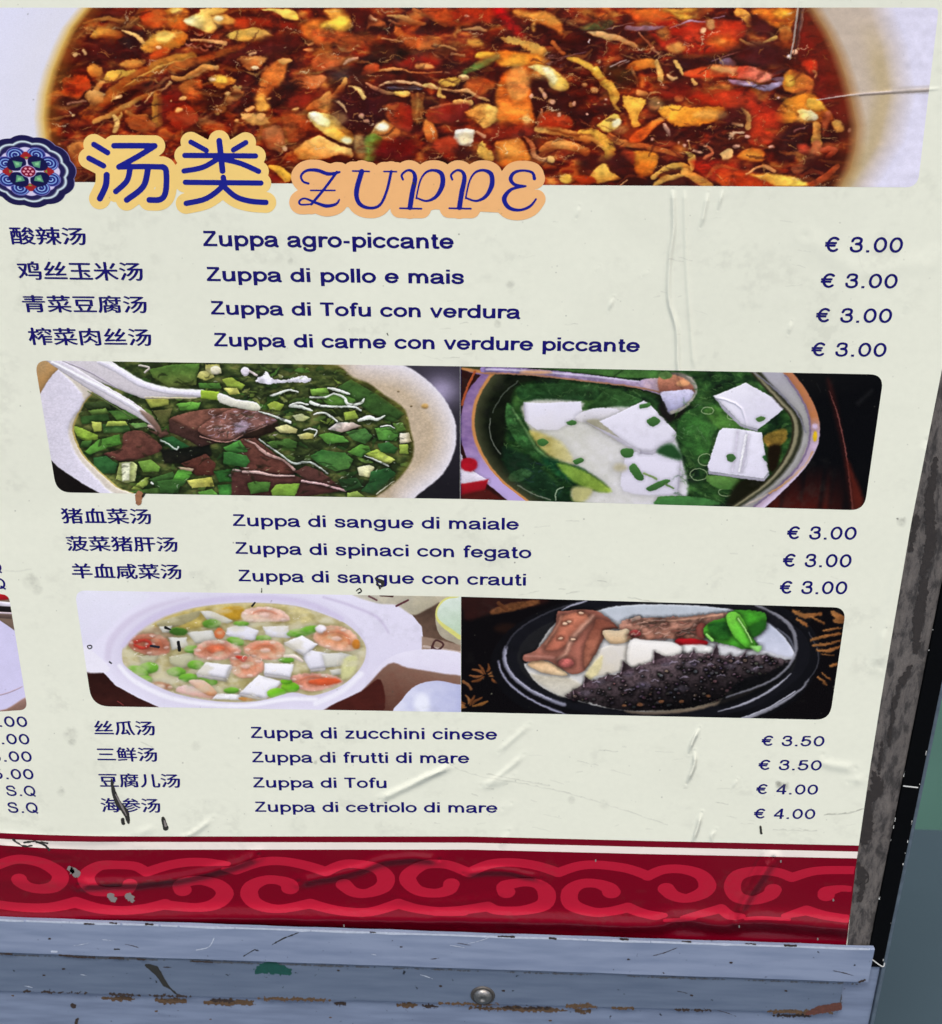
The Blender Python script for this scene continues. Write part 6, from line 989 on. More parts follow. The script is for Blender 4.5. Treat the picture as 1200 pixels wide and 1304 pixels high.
# ================================================================== the stand
def zt(y, x=600, Y=0): return at(x, y, Y).z
stand = thing('menu_stand', 'weathered outdoor menu stand, pale blue painted metal rails under a dark framed board', 'sign stand', (0, .03, 0))
def kid(o): o.parent = stand; o.matrix_parent_inverse = stand.matrix_world.inverted(); o.location = o.location - Vector((0, .03, 0)) if False else o.location; return o
bpy.context.view_layer.update()
def board_mat():
    m = mat('glue_stained_board', '5c5856', .75, .6, noise=0, nscale=90, dist=.0012); t = m.node_tree; b = t.nodes['Principled BSDF']; L = t.links.new
    tc = t.nodes.new('ShaderNodeTexCoord'); mp = t.nodes.new('ShaderNodeMapping'); mp.inputs['Scale'].default_value = (120, 120, 42); L(tc.outputs['Object'], mp.inputs[0])
    n = t.nodes.new('ShaderNodeTexNoise'); n.inputs['Scale'].default_value = 1; n.inputs['Detail'].default_value = 8; n.inputs['Roughness'].default_value = .7; n.inputs['Distortion'].default_value = .3; L(mp.outputs[0], n.inputs[0])
    r = t.nodes.new('ShaderNodeValToRGB'); e = r.color_ramp; e.elements[0].position = .40; e.elements[0].color = lin('262322'); e.elements[1].position = .66; e.elements[1].color = lin('625c57')
    for p, c in ((.47, '3a3634'), (.495, '4b4643'), (.56, '544e4a')): q = e.elements.new(p); q.color = lin(c)
    L(n.outputs[0], r.inputs[0]); n2 = t.nodes.new('ShaderNodeTexNoise'); n2.inputs['Scale'].default_value = 900; L(tc.outputs['Object'], n2.inputs[0])
    mx = t.nodes.new('ShaderNodeMix'); mx.data_type = 'RGBA'; mx.blend_type = 'MULTIPLY'; mx.inputs['Factor'].default_value = .45; L(r.outputs[0], mx.inputs['A']); L(n2.outputs[0], mx.inputs['B'])
    g = t.nodes.new('ShaderNodeGamma'); g.inputs[1].default_value = .82; L(mx.outputs['Result'], g.inputs[0]); L(g.outputs[0], b.inputs['Base Color'])
    k = t.nodes.new('ShaderNodeBump'); k.inputs['Strength'].default_value = .9; k.inputs['Distance'].default_value = .0016; L(n.outputs[0], k.inputs['Height']); L(k.outputs[0], b.inputs['Normal']); return m
def paint_mat(name, col, dark, sc=60, bump=.35):
    m = mat(name, col, .46, bump, noise=0, nscale=sc, dist=.0009); t = m.node_tree; b = t.nodes['Principled BSDF']; L = t.links.new
    tc = t.nodes.new('ShaderNodeTexCoord'); mp = t.nodes.new('ShaderNodeMapping'); mp.inputs['Scale'].default_value = (16, 40, 120); L(tc.outputs['Object'], mp.inputs[0])
    n = t.nodes.new('ShaderNodeTexNoise'); n.inputs['Scale'].default_value = 1; n.inputs['Detail'].default_value = 7; L(mp.outputs[0], n.inputs[0])
    r = t.nodes.new('ShaderNodeValToRGB'); e = r.color_ramp; e.elements[0].position = .3; e.elements[0].color = lin(dark); e.elements[1].position = .62; e.elements[1].color = lin(col); L(n.outputs[0], r.inputs[0])
    n2 = t.nodes.new('ShaderNodeTexNoise'); n2.inputs['Scale'].default_value = 210; n2.inputs['Detail'].default_value = 4; n2.inputs['Roughness'].default_value = .4; L(tc.outputs['Object'], n2.inputs[0])
    r2 = t.nodes.new('ShaderNodeValToRGB'); e = r2.color_ramp; e.elements[0].position = .21; e.elements[0].color = lin('3c3a3c'); e.elements[1].position = .27; e.elements[1].color = (1, 1, 1, 1); L(n2.outputs[0], r2.inputs[0])
    mx = t.nodes.new('ShaderNodeMix'); mx.data_type = 'RGBA'; mx.blend_type = 'MULTIPLY'; mx.inputs['Factor'].default_value = 1; L(r.outputs[0], mx.inputs['A']); L(r2.outputs[0], mx.inputs['B']); L(mx.outputs['Result'], b.inputs['Base Color']); return m
PAINT = paint_mat('pale_blue_paint', '8490a8', '727f98'); PAINT2 = paint_mat('shaded_rail_paint', '626f83', '556277'); PAINT3 = paint_mat('base_panel_paint', '78859d', '667289'); EDGEP = mat('pale_highlight_scratch', 'b4bdcc', .5, .5, noise=.25, nscale=300)  # lower rail: the shade under the ledge is put into its colour
BLACK = mat('black_edge_strip', '030406', .7, .3, spec=.08, noise=.3, nscale=120); SIDE = paint_mat('side_frame_paint', '54616d', '434f5a'); CHIP = mat('exposed_white_primer', 'cfd0cc', .6, .3, noise=.2)
RUST = mat('rust', '54402c', .9, .8, noise=.55, nscale=420, dist=.001); DRUST = mat('dark_rust_scale', '302520', .9, .8, noise=.5, nscale=420, dist=.001); GLUE = mat('old_glue', '2c2725', .7, .6, noise=.35, nscale=260); TEAL = mat('old_green_paint', '12463f', .6, .5, noise=.35, nscale=200)
def P2(o): o.parent = stand; o.matrix_parent_inverse = stand.matrix_world.inverted(); return o
XR = at(1112, 1204).x                                  # edge of the stained board = start of the black strip
XB1 = at(1150, 1100).x+0.0; 
xs = lambda px, py: at(px, py).x
XA = sum(xs(*p) for p in ((1196, 755), (1170, 880), (1111, 1204)))/3
XC = sum(xs(*p) for p in ((1194, 885), (1168, 1002), (1129, 1225)))/3
XD = sum(xs(*p) for p in ((1199, 890), (1173, 1002), (1117, 1304)))/3
ZTOP = 1.62; ZBOT = .12; XL = -.62
ZBL = zt(1230, 1115)
P2(box('board_panel', XL, XA, .0004, .012, zt(1232, 1080), ZTOP, board_mat(), None, .0004))
P2(box('edge_strip', XA+.0002, XC, -.0016, .012, ZBL, ZTOP, BLACK, None, .0006))
P2(box('side_frame', XC+.0002, XD, -.0004, .034, ZBOT, ZTOP, SIDE, None, .0008))
P2(box('base_panel', XL, XC-.0002, .0022, .03, ZBOT, ZBL-.0003, PAINT3, None, .001))
def tilt_bar(name, pl, pr, yb_l, yb_r, Yf, Yb, m, xr):
    """a painted flat bar whose top and bottom edges run through measured points"""
    import bmesh
    a, b = at(*pl, Yf), at(*pr, Yf); c, d = at(pl[0], yb_l, Yf), at(pr[0], yb_r, Yf); x1 = xr; sT = (b.z-a.z)/(b.x-a.x); sB = (d.z-c.z)/(d.x-c.x)
    bm = bmesh.new(); V = []
    N = 60
    for i in range(N+1):
        x = XL+(x1-XL)*i/N; w_ = .00022*math.sin(i*1.7)+.00018*math.sin(i*.61)
        zt_, zb_ = a.z+sT*(x-a.x)+w_, c.z+sB*(x-c.x)+w_*.6
        V.append([bm.verts.new((x, y, z)) for y, z in ((Yf+.0007, zt_), (Yf, zt_-.0009), (Yf, zb_+.0009), (Yf+.0007, zb_), (Yb, zb_), (Yb, zt_))])
    for i in range(N):
        for k in range(6): bm.faces.new((V[i][k], V[i][(k+1) % 6], V[i+1][(k+1) % 6], V[i+1][k]))
    bm.faces.new(V[0][::-1]); bm.faces.new(V[-1]); bmesh.ops.recalc_face_normals(bm, faces=bm.faces)
    me = bpy.data.meshes.new(name); bm.to_mesh(me); bm.free(); return P2(link(name, me, m)), (a, sT)
YL, YR_, YB = -.0062, -.0030, .0022
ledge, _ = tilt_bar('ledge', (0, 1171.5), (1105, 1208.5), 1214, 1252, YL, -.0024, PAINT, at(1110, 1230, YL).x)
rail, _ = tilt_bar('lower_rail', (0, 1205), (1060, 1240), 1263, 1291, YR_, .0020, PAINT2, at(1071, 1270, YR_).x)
# thin pale strips along the ledge top: the highlight on its edge, painted on
R = random.Random(3)
def on_ledge_top(x): return 1171.5+(1208.5-1171.5)*x/1105
x = -5.0
while x < 1108:
    l = R.uniform(18, 90)
    if x+l > 1108: l = 1108-x
    top = lambda q: on_ledge_top(q)-.9
    P2(poly('edge_highlight', [(x, top(x)+R.uniform(-.2, .4)), (x+l*.5, top(x+l*.5)+R.uniform(-.3, .3)), (x+l, top(x+l)+.1), (x+l, on_ledge_top(x+l)+1.6), (x+l*.6, on_ledge_top(x+l*.6)+R.uniform(1.2, 2.6)), (x, on_ledge_top(x)+1.6)], YL-.00012, EDGEP, None)); x += l+R.choice([0, 0, 0, 1.2, 3])
def blob(name, S, T, Y, m, rough, seed, ky=1.0, step=.7, kind=None):
    Q = [(spline([(T[0]+x/T[2], T[1]+y/T[2]) for x, y in p], False, 4), (np.array(w_)/T[2] if hasattr(w_, '__len__') else w_/T[2])) for p, w_ in S]; A = np.concatenate([q for q, _ in Q]); mx = max(np.max(w_) for _, w_ in Q)+2+rough*.8
    def f(x, y):
        d = np.full(x.shape, 1e9)
        for q, w_ in Q: d = np.minimum(d, sdline(x, y, q, w_, ky))
        return d+rough*1.7*(fbm(x*.35, y*.35, seed, 3)-.5)
    o = shape(name, f, (A[:, 0].min()-mx, A[:, 1].min()-mx, A[:, 0].max()+mx, A[:, 1].max()+mx), Y, m, None, step, None, kind); return o
seam = lambda x: 1263+(1291-1263)*x/1060
# rust along the bottom edge of the lower rail and on the panel below it
for i, (x0, x1, w_, m_, Yk, dy) in enumerate(((30, 110, .8, DRUST, YR_-.0001, -1), (130, 170, 3.2, RUST, YB-.0003, 5), (140, 178, 1.6, DRUST, YR_-.0002, 0), (190, 245, 1.6, DRUST, YR_-.0001, 0), (200, 236, 3.8, RUST, YB-.0003, 6), (262, 322, 4.4, RUST, YB-.0004, 6), (268, 300, 2.0, DRUST, YB-.0005, 4), (330, 420, 2.2, RUST, YR_-.0001, 0), (428, 438, 2.6, DRUST, YB-.0004, 4), (508, 530, 3.4, RUST, YB-.0003, 4), (540, 556, 3, DRUST, YB-.0004, 4), (560, 640, 1.6, RUST, YR_-.0002, 0), (600, 720, 3, RUST, YB-.0003, 5), (640, 700, 1.6, DRUST, YB-.0004, 3), (722, 760, 3.4, RUST, YR_-.0002, -1), (730, 752, 2.4, RUST, YB-.0003, 5), (780, 806, 1.8, RUST, YR_-.0002, 0), (860, 905, 1.4, DRUST, YR_-.0002, 0), (980, 1060, 2.2, RUST, YR_-.0002, -1), (985, 1030, 2.0, DRUST, YB-.0003, 4))):
    P2(blob('rust_patch', [([(x0, seam(x0)+dy), ((x0+x1)/2, seam((x0+x1)/2)+dy), (x1, seam(x1)+dy)], [w_*.5, w_, w_*.5])], (0, 0, 1), Yk, m_, 4.2, 30+i))
P2(blob('rust_patch', [([(93, 1281), (94, 1282)], 3)], (0, 0, 1), YB-.0003, DRUST, 1.5, 60)); P2(blob('rust_patch', [([(98, 1298), (96, 1308)], 2)], (0, 0, 1), YB-.0003, DRUST, 2, 61))
P2(blob('green_paint_patch', [([(328, 1237), (345, 1232), (368, 1238)], [4, 9, 4])], (0, 0, 1), YR_-.0002, TEAL, 3.6, 3)).__setitem__('label', 'dark green old paint showing through')
P2(blob('gouge', [([(745, 278), (790, 300), (820, 340), (838, 370), (860, 390), (900, 425)], [8, 20, 14, 14, 6, 3])], (0, 1160, 4), YR_-.0002, STAIN, .8, 5))
P2(blob('peeled_patch', [([(1028, 1291), (1045, 1286), (1068, 1282)], [2, 5, 5])], (0, 0, 1), YR_-.00025, mat('red_primer', '573228', .8, .6, noise=.5, nscale=300), 1.5, 6)).__setitem__('label', 'peeled patch showing red primer')
for i, p in enumerate(([(300, 226), (420, 236), (480, 238)], [(560, 240), (630, 241)], [(700, 245), (740, 249)], [(0, 218), (60, 221)], [(980, 257), (1080, 262)])):
    P2(blob('rust_patch', [([(a/4, 1160+b/4) for a, b in p], 1.1)], (0, 0, 1), YL-.0002, DRUST, 1.3, 70+i))
for i, (a, b, l, w_) in enumerate(((108, 1176.5, 12, 1.0), (140, 1175.5, 8, 1.2), (186, 1177, 8, 1.6), (635, 1192.5, 20, 1.1), (700, 1195, 8, 1.2), (790, 1196, 10, 1.4), (870, 1199, 10, 1.0), (950, 1202, 12, 1.0), (1000, 1204, 14, 1.4), (472, 1187, 6, .8), (845, 1253-14, 1, .5))):
    P2(blob('paint_chip', [([(a, b), (a+l, b+.6)], w_)], (0, 0, 1), YL-.0003, DRUST, 1.2, 80+i))
for p in ([(390, 555), (420, 540), (440, 530)], [(345, 575), (372, 562)]): P2(strokes('scratch', [([(v, 1050+u/4*1.0) for v, u in p], .7)], (0, 0, 1), YL-.0002, STAIN, None)) if False else None
P2(blob('scratch', [([(347, 1203), (362, 1195), (380, 1188)], [.4, .9, .4])], (0, 0, 1), YL-.0002, STAIN, 1.0, 90)); P2(blob('scratch', [([(310, 1218), (325, 1209)], .4)], (0, 0, 1), YL-.0002, STAIN, .8, 91)); P2(blob('scratch', [([(146, 1209), (152, 1209)], .8)], (0, 0, 1), YL-.0002, STAIN, .8, 92))
P2(blob('scratch', [([(250, 1210), (266, 1206), (273, 1194)], .5)], (0, 0, 1), YL-.0002, EDGEP, .6, 93)); P2(blob('scratch', [([(66, 1212), (72, 1212)], 1.2)], (0, 0, 1), YL-.0002, EDGEP, .6, 94)); P2(blob('scratch', [([(335, 1260-1200+1184), (340, 1245)], .4)], (0, 0, 1), YR_-.0002, STAIN, .6, 95))
for i, (a, b) in enumerate(((55, 1242), (80, 1234), (62, 1196), (560, 1256), (640, 1262), (880, 1268), (430, 1236), (1000, 1262), (15, 1268), (198, 1288), (267, 1298), (420, 1296), (700, 1300), (800, 1222), (930, 1226), (510, 1206))): P2(blob('paint_chip', [([(a, b), (a+2, b)], .9)], (0, 0, 1), (YL if b < 1214+a*.034 else YR_)-.00035, DRUST if b < seam(a) else RUST, 1.1, 100+i))
# screw through the lower rail
def lathe(name, prof, c, m, parent, n=40):
    V = []; F = []
    for r_, y in prof:
        for k in range(n): t = 2*math.pi*k/n; V.append((c.x+r_*math.cos(t), c.y+y, c.z+r_*math.sin(t)))
    for j in range(len(prof)-1):
        for k in range(n): a = j*n+k; b = j*n+(k+1) % n; F.append((a, b, b+n, a+n))
    F.append(list(range((len(prof)-1)*n, len(prof)*n))); me = bpy.data.meshes.new(name); me.from_pydata(V, [], F); me.update()
    import bmesh
    bm = bmesh.new(); bm.from_mesh(me); bmesh.ops.recalc_face_normals(bm, faces=bm.faces); bm.to_mesh(me); bm.free(); return link(name, me, m, parent, True)
sc_ = at(615, 1267.5, YR_); STEEL = mat('dull_steel', '8d8b88', .38, .4, metal=.85, noise=.35, nscale=500); px1 = (at(616, 1267, YR_).x-at(615, 1267, YR_).x)
scr = P2(lathe('screw', [(15.6*px1, .0001), (15.4*px1, -.0010), (14.2*px1, -.0016), (12.6*px1, -.0016), (12.2*px1, -.0013)], sc_, mat('dirty_washer', '55524f', .55, .4, metal=.6, noise=.4, nscale=400), None))
(lathe('screw_head', [(12*px1, -.0012), (11.5*px1, -.0026), (9.5*px1, -.0040), (6*px1, -.0048), (4.2*px1, -.0050), (3.4*px1, -.0040), (.6*px1, -.0036)], sc_, STEEL, scr))
# dark glue left where an older sheet was torn off
for i, (P_, w_) in enumerate((([(1192, 585), (1184, 640), (1186, 690), (1176, 730)], [3, 6, 7, 4]), ([(1178, 740), (1170, 790), (1166, 830)], [5, 7, 3]), ([(1160, 850), (1150, 868)], [3, 4]), ([(1147, 868), (1142, 890)], 2.6), ([(1140, 890), (1136, 920), (1132, 950)], [2.2, 2.6, 1.5]), ([(1124, 946), (1120, 985)], [2, 1.4]), ([(1113, 985), (1118, 1003), (1108, 1020)], [3, 8, 4]), ([(1106, 1010), (1103, 1060), (1100, 1072)], [3, 9, 4]), ([(1094, 1100), (1098, 1118), (1094, 1124)], [3, 7, 4]), ([(1100, 1122), (1097, 1140), (1094, 1148)], [3, 3, 1.5]), ([(1160, 700), (1168, 660)], [2, 5]))):
    P2(blob('glue_residue', [(P_, w_)], (0, 0, 1), -.0001-.00003*i, GLUE, 4.5, 140+i))
P2(blob('glue_residue', [([(1097, 1106), (1105, 1112), (1106, 1122), (1100, 1126)], .8)], (0, 0, 1), -.0001, GLUE, .8, 160))
# white chips along the black strip
Rr = random.Random(12)
for X_, n_ in ((XA+.0003, 10), (XC-.0002, 9)):
    for i in range(n_):
        z = zt(Rr.uniform(760, 1228), 1150); px, py = proj(X_, z); l = Rr.choice([1, 1.5, 2, 3, 5]); 
        P2(blob('paint_chip', [([(px, py), (px-l*.18, py+l)], Rr.uniform(.2, .6))], (0, 0, 1), -.0019, CHIP, .8, 120+i, step=.4))
P2(strokes('scratch', [([(1151, 1001), (1169, 1003)], .8)], (0, 0, 1), -.0019, CHIP, None, step=.4)); P2(strokes('scratch', [([(1111, 1222), (1124, 1231), (1127, 1227)], .7)], (0, 0, 1), -.0019, CHIP, None, step=.4))
# ================================================================== the poster
poster = thing('menu_poster', 'cream Chinese and Italian soup menu poster with food photos and red scroll border', 'poster', (0, 0, 0))
S0 = [(-75, -60), (1300, -60)]
redge = [(1200, 470), (1182, 560), (1161, 665), (1124, 880), (1108, 980), (1094, 1077), (1086, 1130), (1079, 1206)]
xe = [at(*p, -.0005) for p in redge]; zz = [p.z for p in xe]; xx = [p.x for p in xe]
edgeX = lambda z: float(np.interp(-z, [-v for v in zz], xx)) if z < zz[0] else xx[0]+(z-zz[0])*0.0
def sheet(name, Y, m, yt, yb, parent):
    zs = np.linspace(zt(yb, 0) if yb < 2000 else yb, yt, 60); V = [(XL, Y, zs[0])]+[(edgeX(z), Y, z) for z in zs]+[(XL, Y, zs[-1])]; n = len(V)
    W = V+[(a, .0003, c) for a, _, c in V]; F = [list(range(n))]+[(i, i+n, (i+1) % n+n, (i+1) % n) for i in range(n)]
    me = bpy.data.meshes.new(name); me.from_pydata(W, [], F); me.update()
    import bmesh
    bm = bmesh.new(); bm.from_mesh(me); bmesh.ops.recalc_face_normals(bm, faces=bm.faces); bm.to_mesh(me); bm.free(); uvs(me); return link(name, me, m, parent)
sheet('sheet', -.0006, PAPER, ZTOP-.02, 1235, poster)
def rrect(c, r):
    """four measured corners (tl, tr, br, bl) with rounded ones"""
    out = []
    for i in range(4):
        p = np.array(c[i], float); a = np.array(c[i-1], float)-p; b = np.array(c[(i+1) % 4], float)-p; ri = r[i]
        if not ri: out.append(tuple(p)); continue
        a /= np.linalg.norm(a); b /= np.linalg.norm(b)
        for k in range(9): t = k/8; q = p+a*ri*(1-t)**2+b*ri*t**2; out.append(tuple(q))
    return out
def picture(name, fn, corners, r, label):
    im = fn(); nm = im.name; s = RECT[nm]; o = poly(name, rrect(corners, r), -.0008, print_mat(nm+'_ink', img=im, rough=.24), poster, s); o['label'] = label; return o
RECT = {}
_img = Print.image
def _image(s, name, *a, **k): RECT[name] = (s.X0, s.X1, s.Z0, s.Z1); return _img(s, name, *a, **k)
Print.image = _image
picture('printed_photo', paint_header, [(-22, 9.5), (1196, 9.5), (1169, 238.5), (-22, 231)], [0, 8, 16, 0], 'long photo of hot and sour soup')
picture('printed_photo', paint_scallion, [(44, 459), (586, 466.5), (586, 635.5), (72, 627)], [16, 0, 0, 18], 'photo of scallion and pork blood soup in a white bowl')
picture('printed_photo', paint_tofu, [(586.3, 466.5), (1126, 477), (1101, 650), (586.3, 635.5)], [0, 18, 18, 0], 'photo of tofu and greens in a steel pot')
picture('printed_photo', paint_prawn, [(95, 752), (587, 760), (587, 907), (117, 899.5)], [14, 0, 0, 22], 'photo of prawns, tofu and peas in a white tureen')
picture('printed_photo', paint_cucumber, [(587.4, 760), (1078, 774), (1057, 917), (587.4, 907)], [0, 16, 18, 0], 'photo of sea cucumber and ribs in a black pot')
picture('printed_photo', paint_plate, [(-26, 753), (11, 758), (35, 904), (-26, 908)], [0, 8, 10, 0], 'cut off corner of the neighbouring photo')
im = paint_emblem(); cxy = (36.5, 218)
def femb(x, y):
    u = (x-36.5)/57.5; v = (y-218)/44.0; u = u-v*.11; r = np.hypot(u, v); th = np.arctan2(v, u); return (r-1.0-.056*np.abs(np.cos(6*th+.3)))*45
shape('emblem', femb, (-28, 168, 100, 268), -.0010, print_mat('emblem_ink', img=im), poster, .8, RECT['print_emblem'])['label'] = 'round blue knot emblem'
# heading lettering with its scalloped backing
TANG = [([(125, 145), (200, 190)], 15), ([(98, 220), (178, 262)], 15), ([(195, 312), (190, 370), (158, 440)], 17), ([(235, 152), (340, 152), (458, 153)], 15.5), ([(458, 153), (370, 208), (262, 268)], 15.5), ([(262, 268), (400, 266), (500, 268)], 15), ([(500, 268), (520, 290), (518, 400), (490, 445), (428, 448)], 16),
    ([(322, 280), (305, 345), (245, 402)], 15.5), ([(420, 280), (395, 375), (305, 448)], 16.5)]
LEI = [([(655, 132), (740, 178)], 14), ([(810, 125), (828, 290)], 16), ([(955, 135), (888, 175)], 14.5), ([(622, 205), (1008, 208)], 14.5), ([(805, 222), (720, 270), (618, 290)], 14.5), ([(835, 226), (930, 250), (1025, 292)], 14.5), ([(625, 352), (1038, 356)], 14.5), ([(832, 325), (828, 372), (740, 440), (630, 467)], 15), ([(832, 372), (900, 430), (980, 455), (1065, 462)], 15)]
T1 = (90, 150, 4.286); strokes('title_backing', TANG+LEI, T1, -.0010, YEL, poster, step=.9, grow=42)['label'] = 'yellow scalloped backing'
strokes('title_character', TANG, T1, -.0013, BLUE, poster, step=.6); strokes('title_character', LEI, T1, -.0013, BLUE, poster, step=.6)
ZU = [([(112, 150), (88, 140), (80, 115), (105, 93), (150, 92), (200, 108), (248, 100)], [5, 5, 5, 6, 8, 8, 5]), ([(236, 100), (180, 175), (125, 240)], 6), ([(122, 180), (228, 180)], 3.6), ([(125, 240), (80, 242), (72, 228), (95, 215), (140, 232), (190, 248), (232, 240), (247, 220)], [4, 4, 5, 4, 6, 8, 6, 3.5])]
UU = [([(305, 95), (378, 97)], 3.6), ([(345, 97), (322, 185), (335, 238), (380, 257), (425, 243), (455, 180), (474, 97)], [11, 11, 9, 6.5, 6, 6, 6.5]), ([(442, 97), (497, 98)], 3.6)]
PP = lambda k: [([(525+k, 132), (520+k, 112), (545+k, 92), (570+k, 100), (578+k, 130), (566+k, 190), (556+k, 255)], [5, 5, 5, 7, 10, 11, 11]), ([(512+k, 258), (606+k, 260)], 4), ([(583+k, 215), (600+k, 140), (625+k, 102), (660+k, 92), (694+k, 108), (698+k, 155), (672+k, 205), (630+k, 226), (588+k, 214)], [3.5, 4, 5, 6, 10, 11, 8, 5, 4])]
EE = [([(1100, 128), (1090, 102), (1050, 93), (1012, 102), (996, 130), (1015, 155), (1062, 161)], [8, 6, 5, 7, 9, 7, 4]), ([(1060, 162), (1000, 175), (968, 215), (988, 255), (1035, 266), (1080, 250), (1107, 218)], [4, 7, 11, 9, 6, 6, 4])]
T2 = (360, 190, 3.4286); strokes('title_backing', ZU+UU+PP(0)+PP(216)+EE+[([(110, 150), (400, 140), (700, 170), (1050, 180)], 14), ([(110, 210), (400, 200), (1050, 230)], 14)], T2, -.00115, ORA, poster, step=.9, grow=38)['label'] = 'orange scalloped backing'
for g in (ZU, UU, PP(0), PP(216), EE): strokes('title_letter', g, T2, -.0015, BLUE, poster, step=.45)
LT = .006; CJ = -.002
for b, x0, x1, a, c in (('酸辣汤', 12.5, 109, 288.5, 311.5), ('鸡丝玉米汤', 21.7, 181.7, 332.5, 356.5), ('青菜豆腐汤', 28, 186.7, 375.5, 397.8), ('榨菜肉丝汤', 35.4, 192.5, 417, 439.5), ('猪血菜汤', 77.3, 192.3, 647, 667), ('菠菜猪肝汤', 84, 226, 682.7, 702), ('羊血咸菜汤', 90.7, 231, 717.5, 737), ('丝瓜汤', 119, 197, 918, 936.5), ('三鲜汤', 122.7, 200, 951.7, 970), ('豆腐儿汤', 125.7, 229.3, 985, 1003), ('海参汤', 128, 204, 1016.5, 1035)):
    hanzi('dish_name_lettering', b, x0, x1, a, c, .008, NAVY, poster)['label'] = 'Chinese dish name reading '+b
for b, x0, x1, a, c, e in (('Zuppa agro-piccante', 258, 578, 294, 313.3, 316.7), ('Zuppa di pollo e mais', 262.5, 591, 340, 357.8, 361.5), ('Zuppa di Tofu con verdura', 268, 663, 383.3, 400.4, 405.8), ('Zuppa di carne con verdure piccante', 272, 815.4, 424, 441, 448.3), ('Zuppa di sangue di maiale', 296, 661, 655, 670, 675), ('Zuppa di spinaci con fegato', 299.3, 677, 690.5, 705.5, 711.3), ('Zuppa di sangue con crauti', 303.3, 670, 725.7, 740.5, 746), ('Zuppa di zucchini cinese', 319, 633.3, 926, 940.3, 942.5), ('Zuppa di frutti di mare', 320.7, 597.7, 957.7, 971.3, 972.5), ('Zuppa di Tofu', 322, 492.3, 990.3, 1003.3, 1004), ('Zuppa di cetriolo di mare', 324.3, 633.7, 1021.3, 1034.3, 1035.5)):
    text('dish_name_lettering', b, x0, x1, a, c, (e-c)/(x1-x0), NAVY, poster, hw=.086 if a < 500 else .078)['label'] = 'Italian dish name reading '+b
for b, x0, x1, a, c in (('€ 3.00', 1051.4, 1150.6, 301.2, 321), ('€ 3.00', 1046, 1143.8, 347.8, 366.6), ('€ 3.00', 1040, 1136.7, 392, 410.6), ('€ 3.00', 1034, 1129.6, 435.8, 453.8), ('€ 3.00', 1003, 1091.5, 670.2, 687), ('€ 3.00', 997.7, 1085, 705.2, 722.2), ('€ 3.00', 993.8, 1079.6, 739.8, 756.5), ('€ 3.50', 970.5, 1050.5, 937, 950.3), ('€ 3.50', 966.6, 1047, 967.8, 981), ('€ 4.00', 963.7, 1042.3, 998.8, 1011.8), ('€ 4.00', 960.8, 1038.8, 1030, 1043), ('€ 6.00', -44, 34.3, 912, 925.6), ('€ 5.00', -41, 37, 934.3, 947.8), ('€ 3.00', -38, 40, 956.5, 970), ('€ 5.00', -35, 42.3, 979, 992.3), ('S.Q', 7.3, 44.7, 1000.7, 1014), ('S.Q', 9.3, 47.7, 1022, 1035.5), ('S.Q', -40, 1.5, 715, 729), ('S.Q', -33, 6.5, 736, 750)):
    text('price_lettering', b, x0, x1, a, c, .010, NAVY, poster, hw=.076, sp=.08)
bpy.data.objects.remove(_to)
# red border at the foot
def band(name, m, tops, bots, Y):
    """strip between two measured lines, clipped at the poster edge"""
    X = np.linspace(-70, 1100, 80); tp = [at(x, np.interp(x, *tops), Y) for x in X]; bt = [at(x, np.interp(x, *bots), Y) for x in X]
    tp = [p for p in tp if p.x < edgeX(p.z)-.0002]; bt = [p for p in bt if p.x < edgeX(p.z)-.0002]; tp.append(Vector((edgeX(tp[-1].z), Y, tp[-1].z))); bt.append(Vector((edgeX(bt[-1].z), Y, bt[-1].z)))
    me = bpy.data.meshes.new(name); V = [tuple(p) for p in tp+bt[::-1]]; me.from_pydata(V, [], [list(range(len(V)))]); me.update()
    if me.polygons[0].normal.y > 0: me.flip_normals()
    uvs(me); return link(name, me, m, poster)
b1 = ([-70, 0, 60, 120, 180, 600, 820, 1095], [1057, 1061, 1063.5, 1065, 1065.5, 1065.5, 1071, 1077]); b2 = ([-70, 0, 60, 120, 180, 600, 820, 1095], [1063, 1068.5, 1071.5, 1072.5, 1072.5, 1073.5, 1079, 1085]); b3 = ([-70, 0, 60, 120, 180, 600, 820, 1095], [1070, 1076.5, 1080.5, 1082.5, 1082.3, 1082.3, 1087.8, 1093.5])
band('border_stripe', MAR, b1, b2, -.0008); band('border_stripe', WHT, b2, b3, -.0009); band('border_band', RED, b3, ([-70, 1100], [1180, 1225]), -.0008)
cl = lambda P_: P_
SC = [[([(-30, 215), (60, 183), (130, 180), (220, 200), (295, 245), (305, 285), (270, 320), (200, 330), (140, 318), (105, 295), (96, 280)], [27, 27, 27, 30, 36, 38, 36, 27, 27, 32, 34])], [([(-40, 405), (100, 423), (250, 425), (385, 398)], [24, 26, 28, 34]), ([(385, 398), (500, 430), (620, 440), (740, 430), (840, 408)], [34, 30, 26, 28, 32])],
    [([(1160, 202), (1050, 194), (950, 195), (850, 212), (745, 245)], [10, 24, 26, 26, 26]), ([(745, 245), (690, 215), (600, 208), (510, 212), (450, 248), (440, 290), (480, 335), (560, 345), (640, 338), (662, 305)], [26, 26, 25, 28, 36, 38, 34, 27, 30, 32])], [([(930, 335), (922, 312), (960, 292), (1030, 288), (1110, 310), (1145, 355), (1100, 405), (1000, 425), (840, 412)], [40, 36, 30, 26, 34, 40, 36, 26, 30])]]
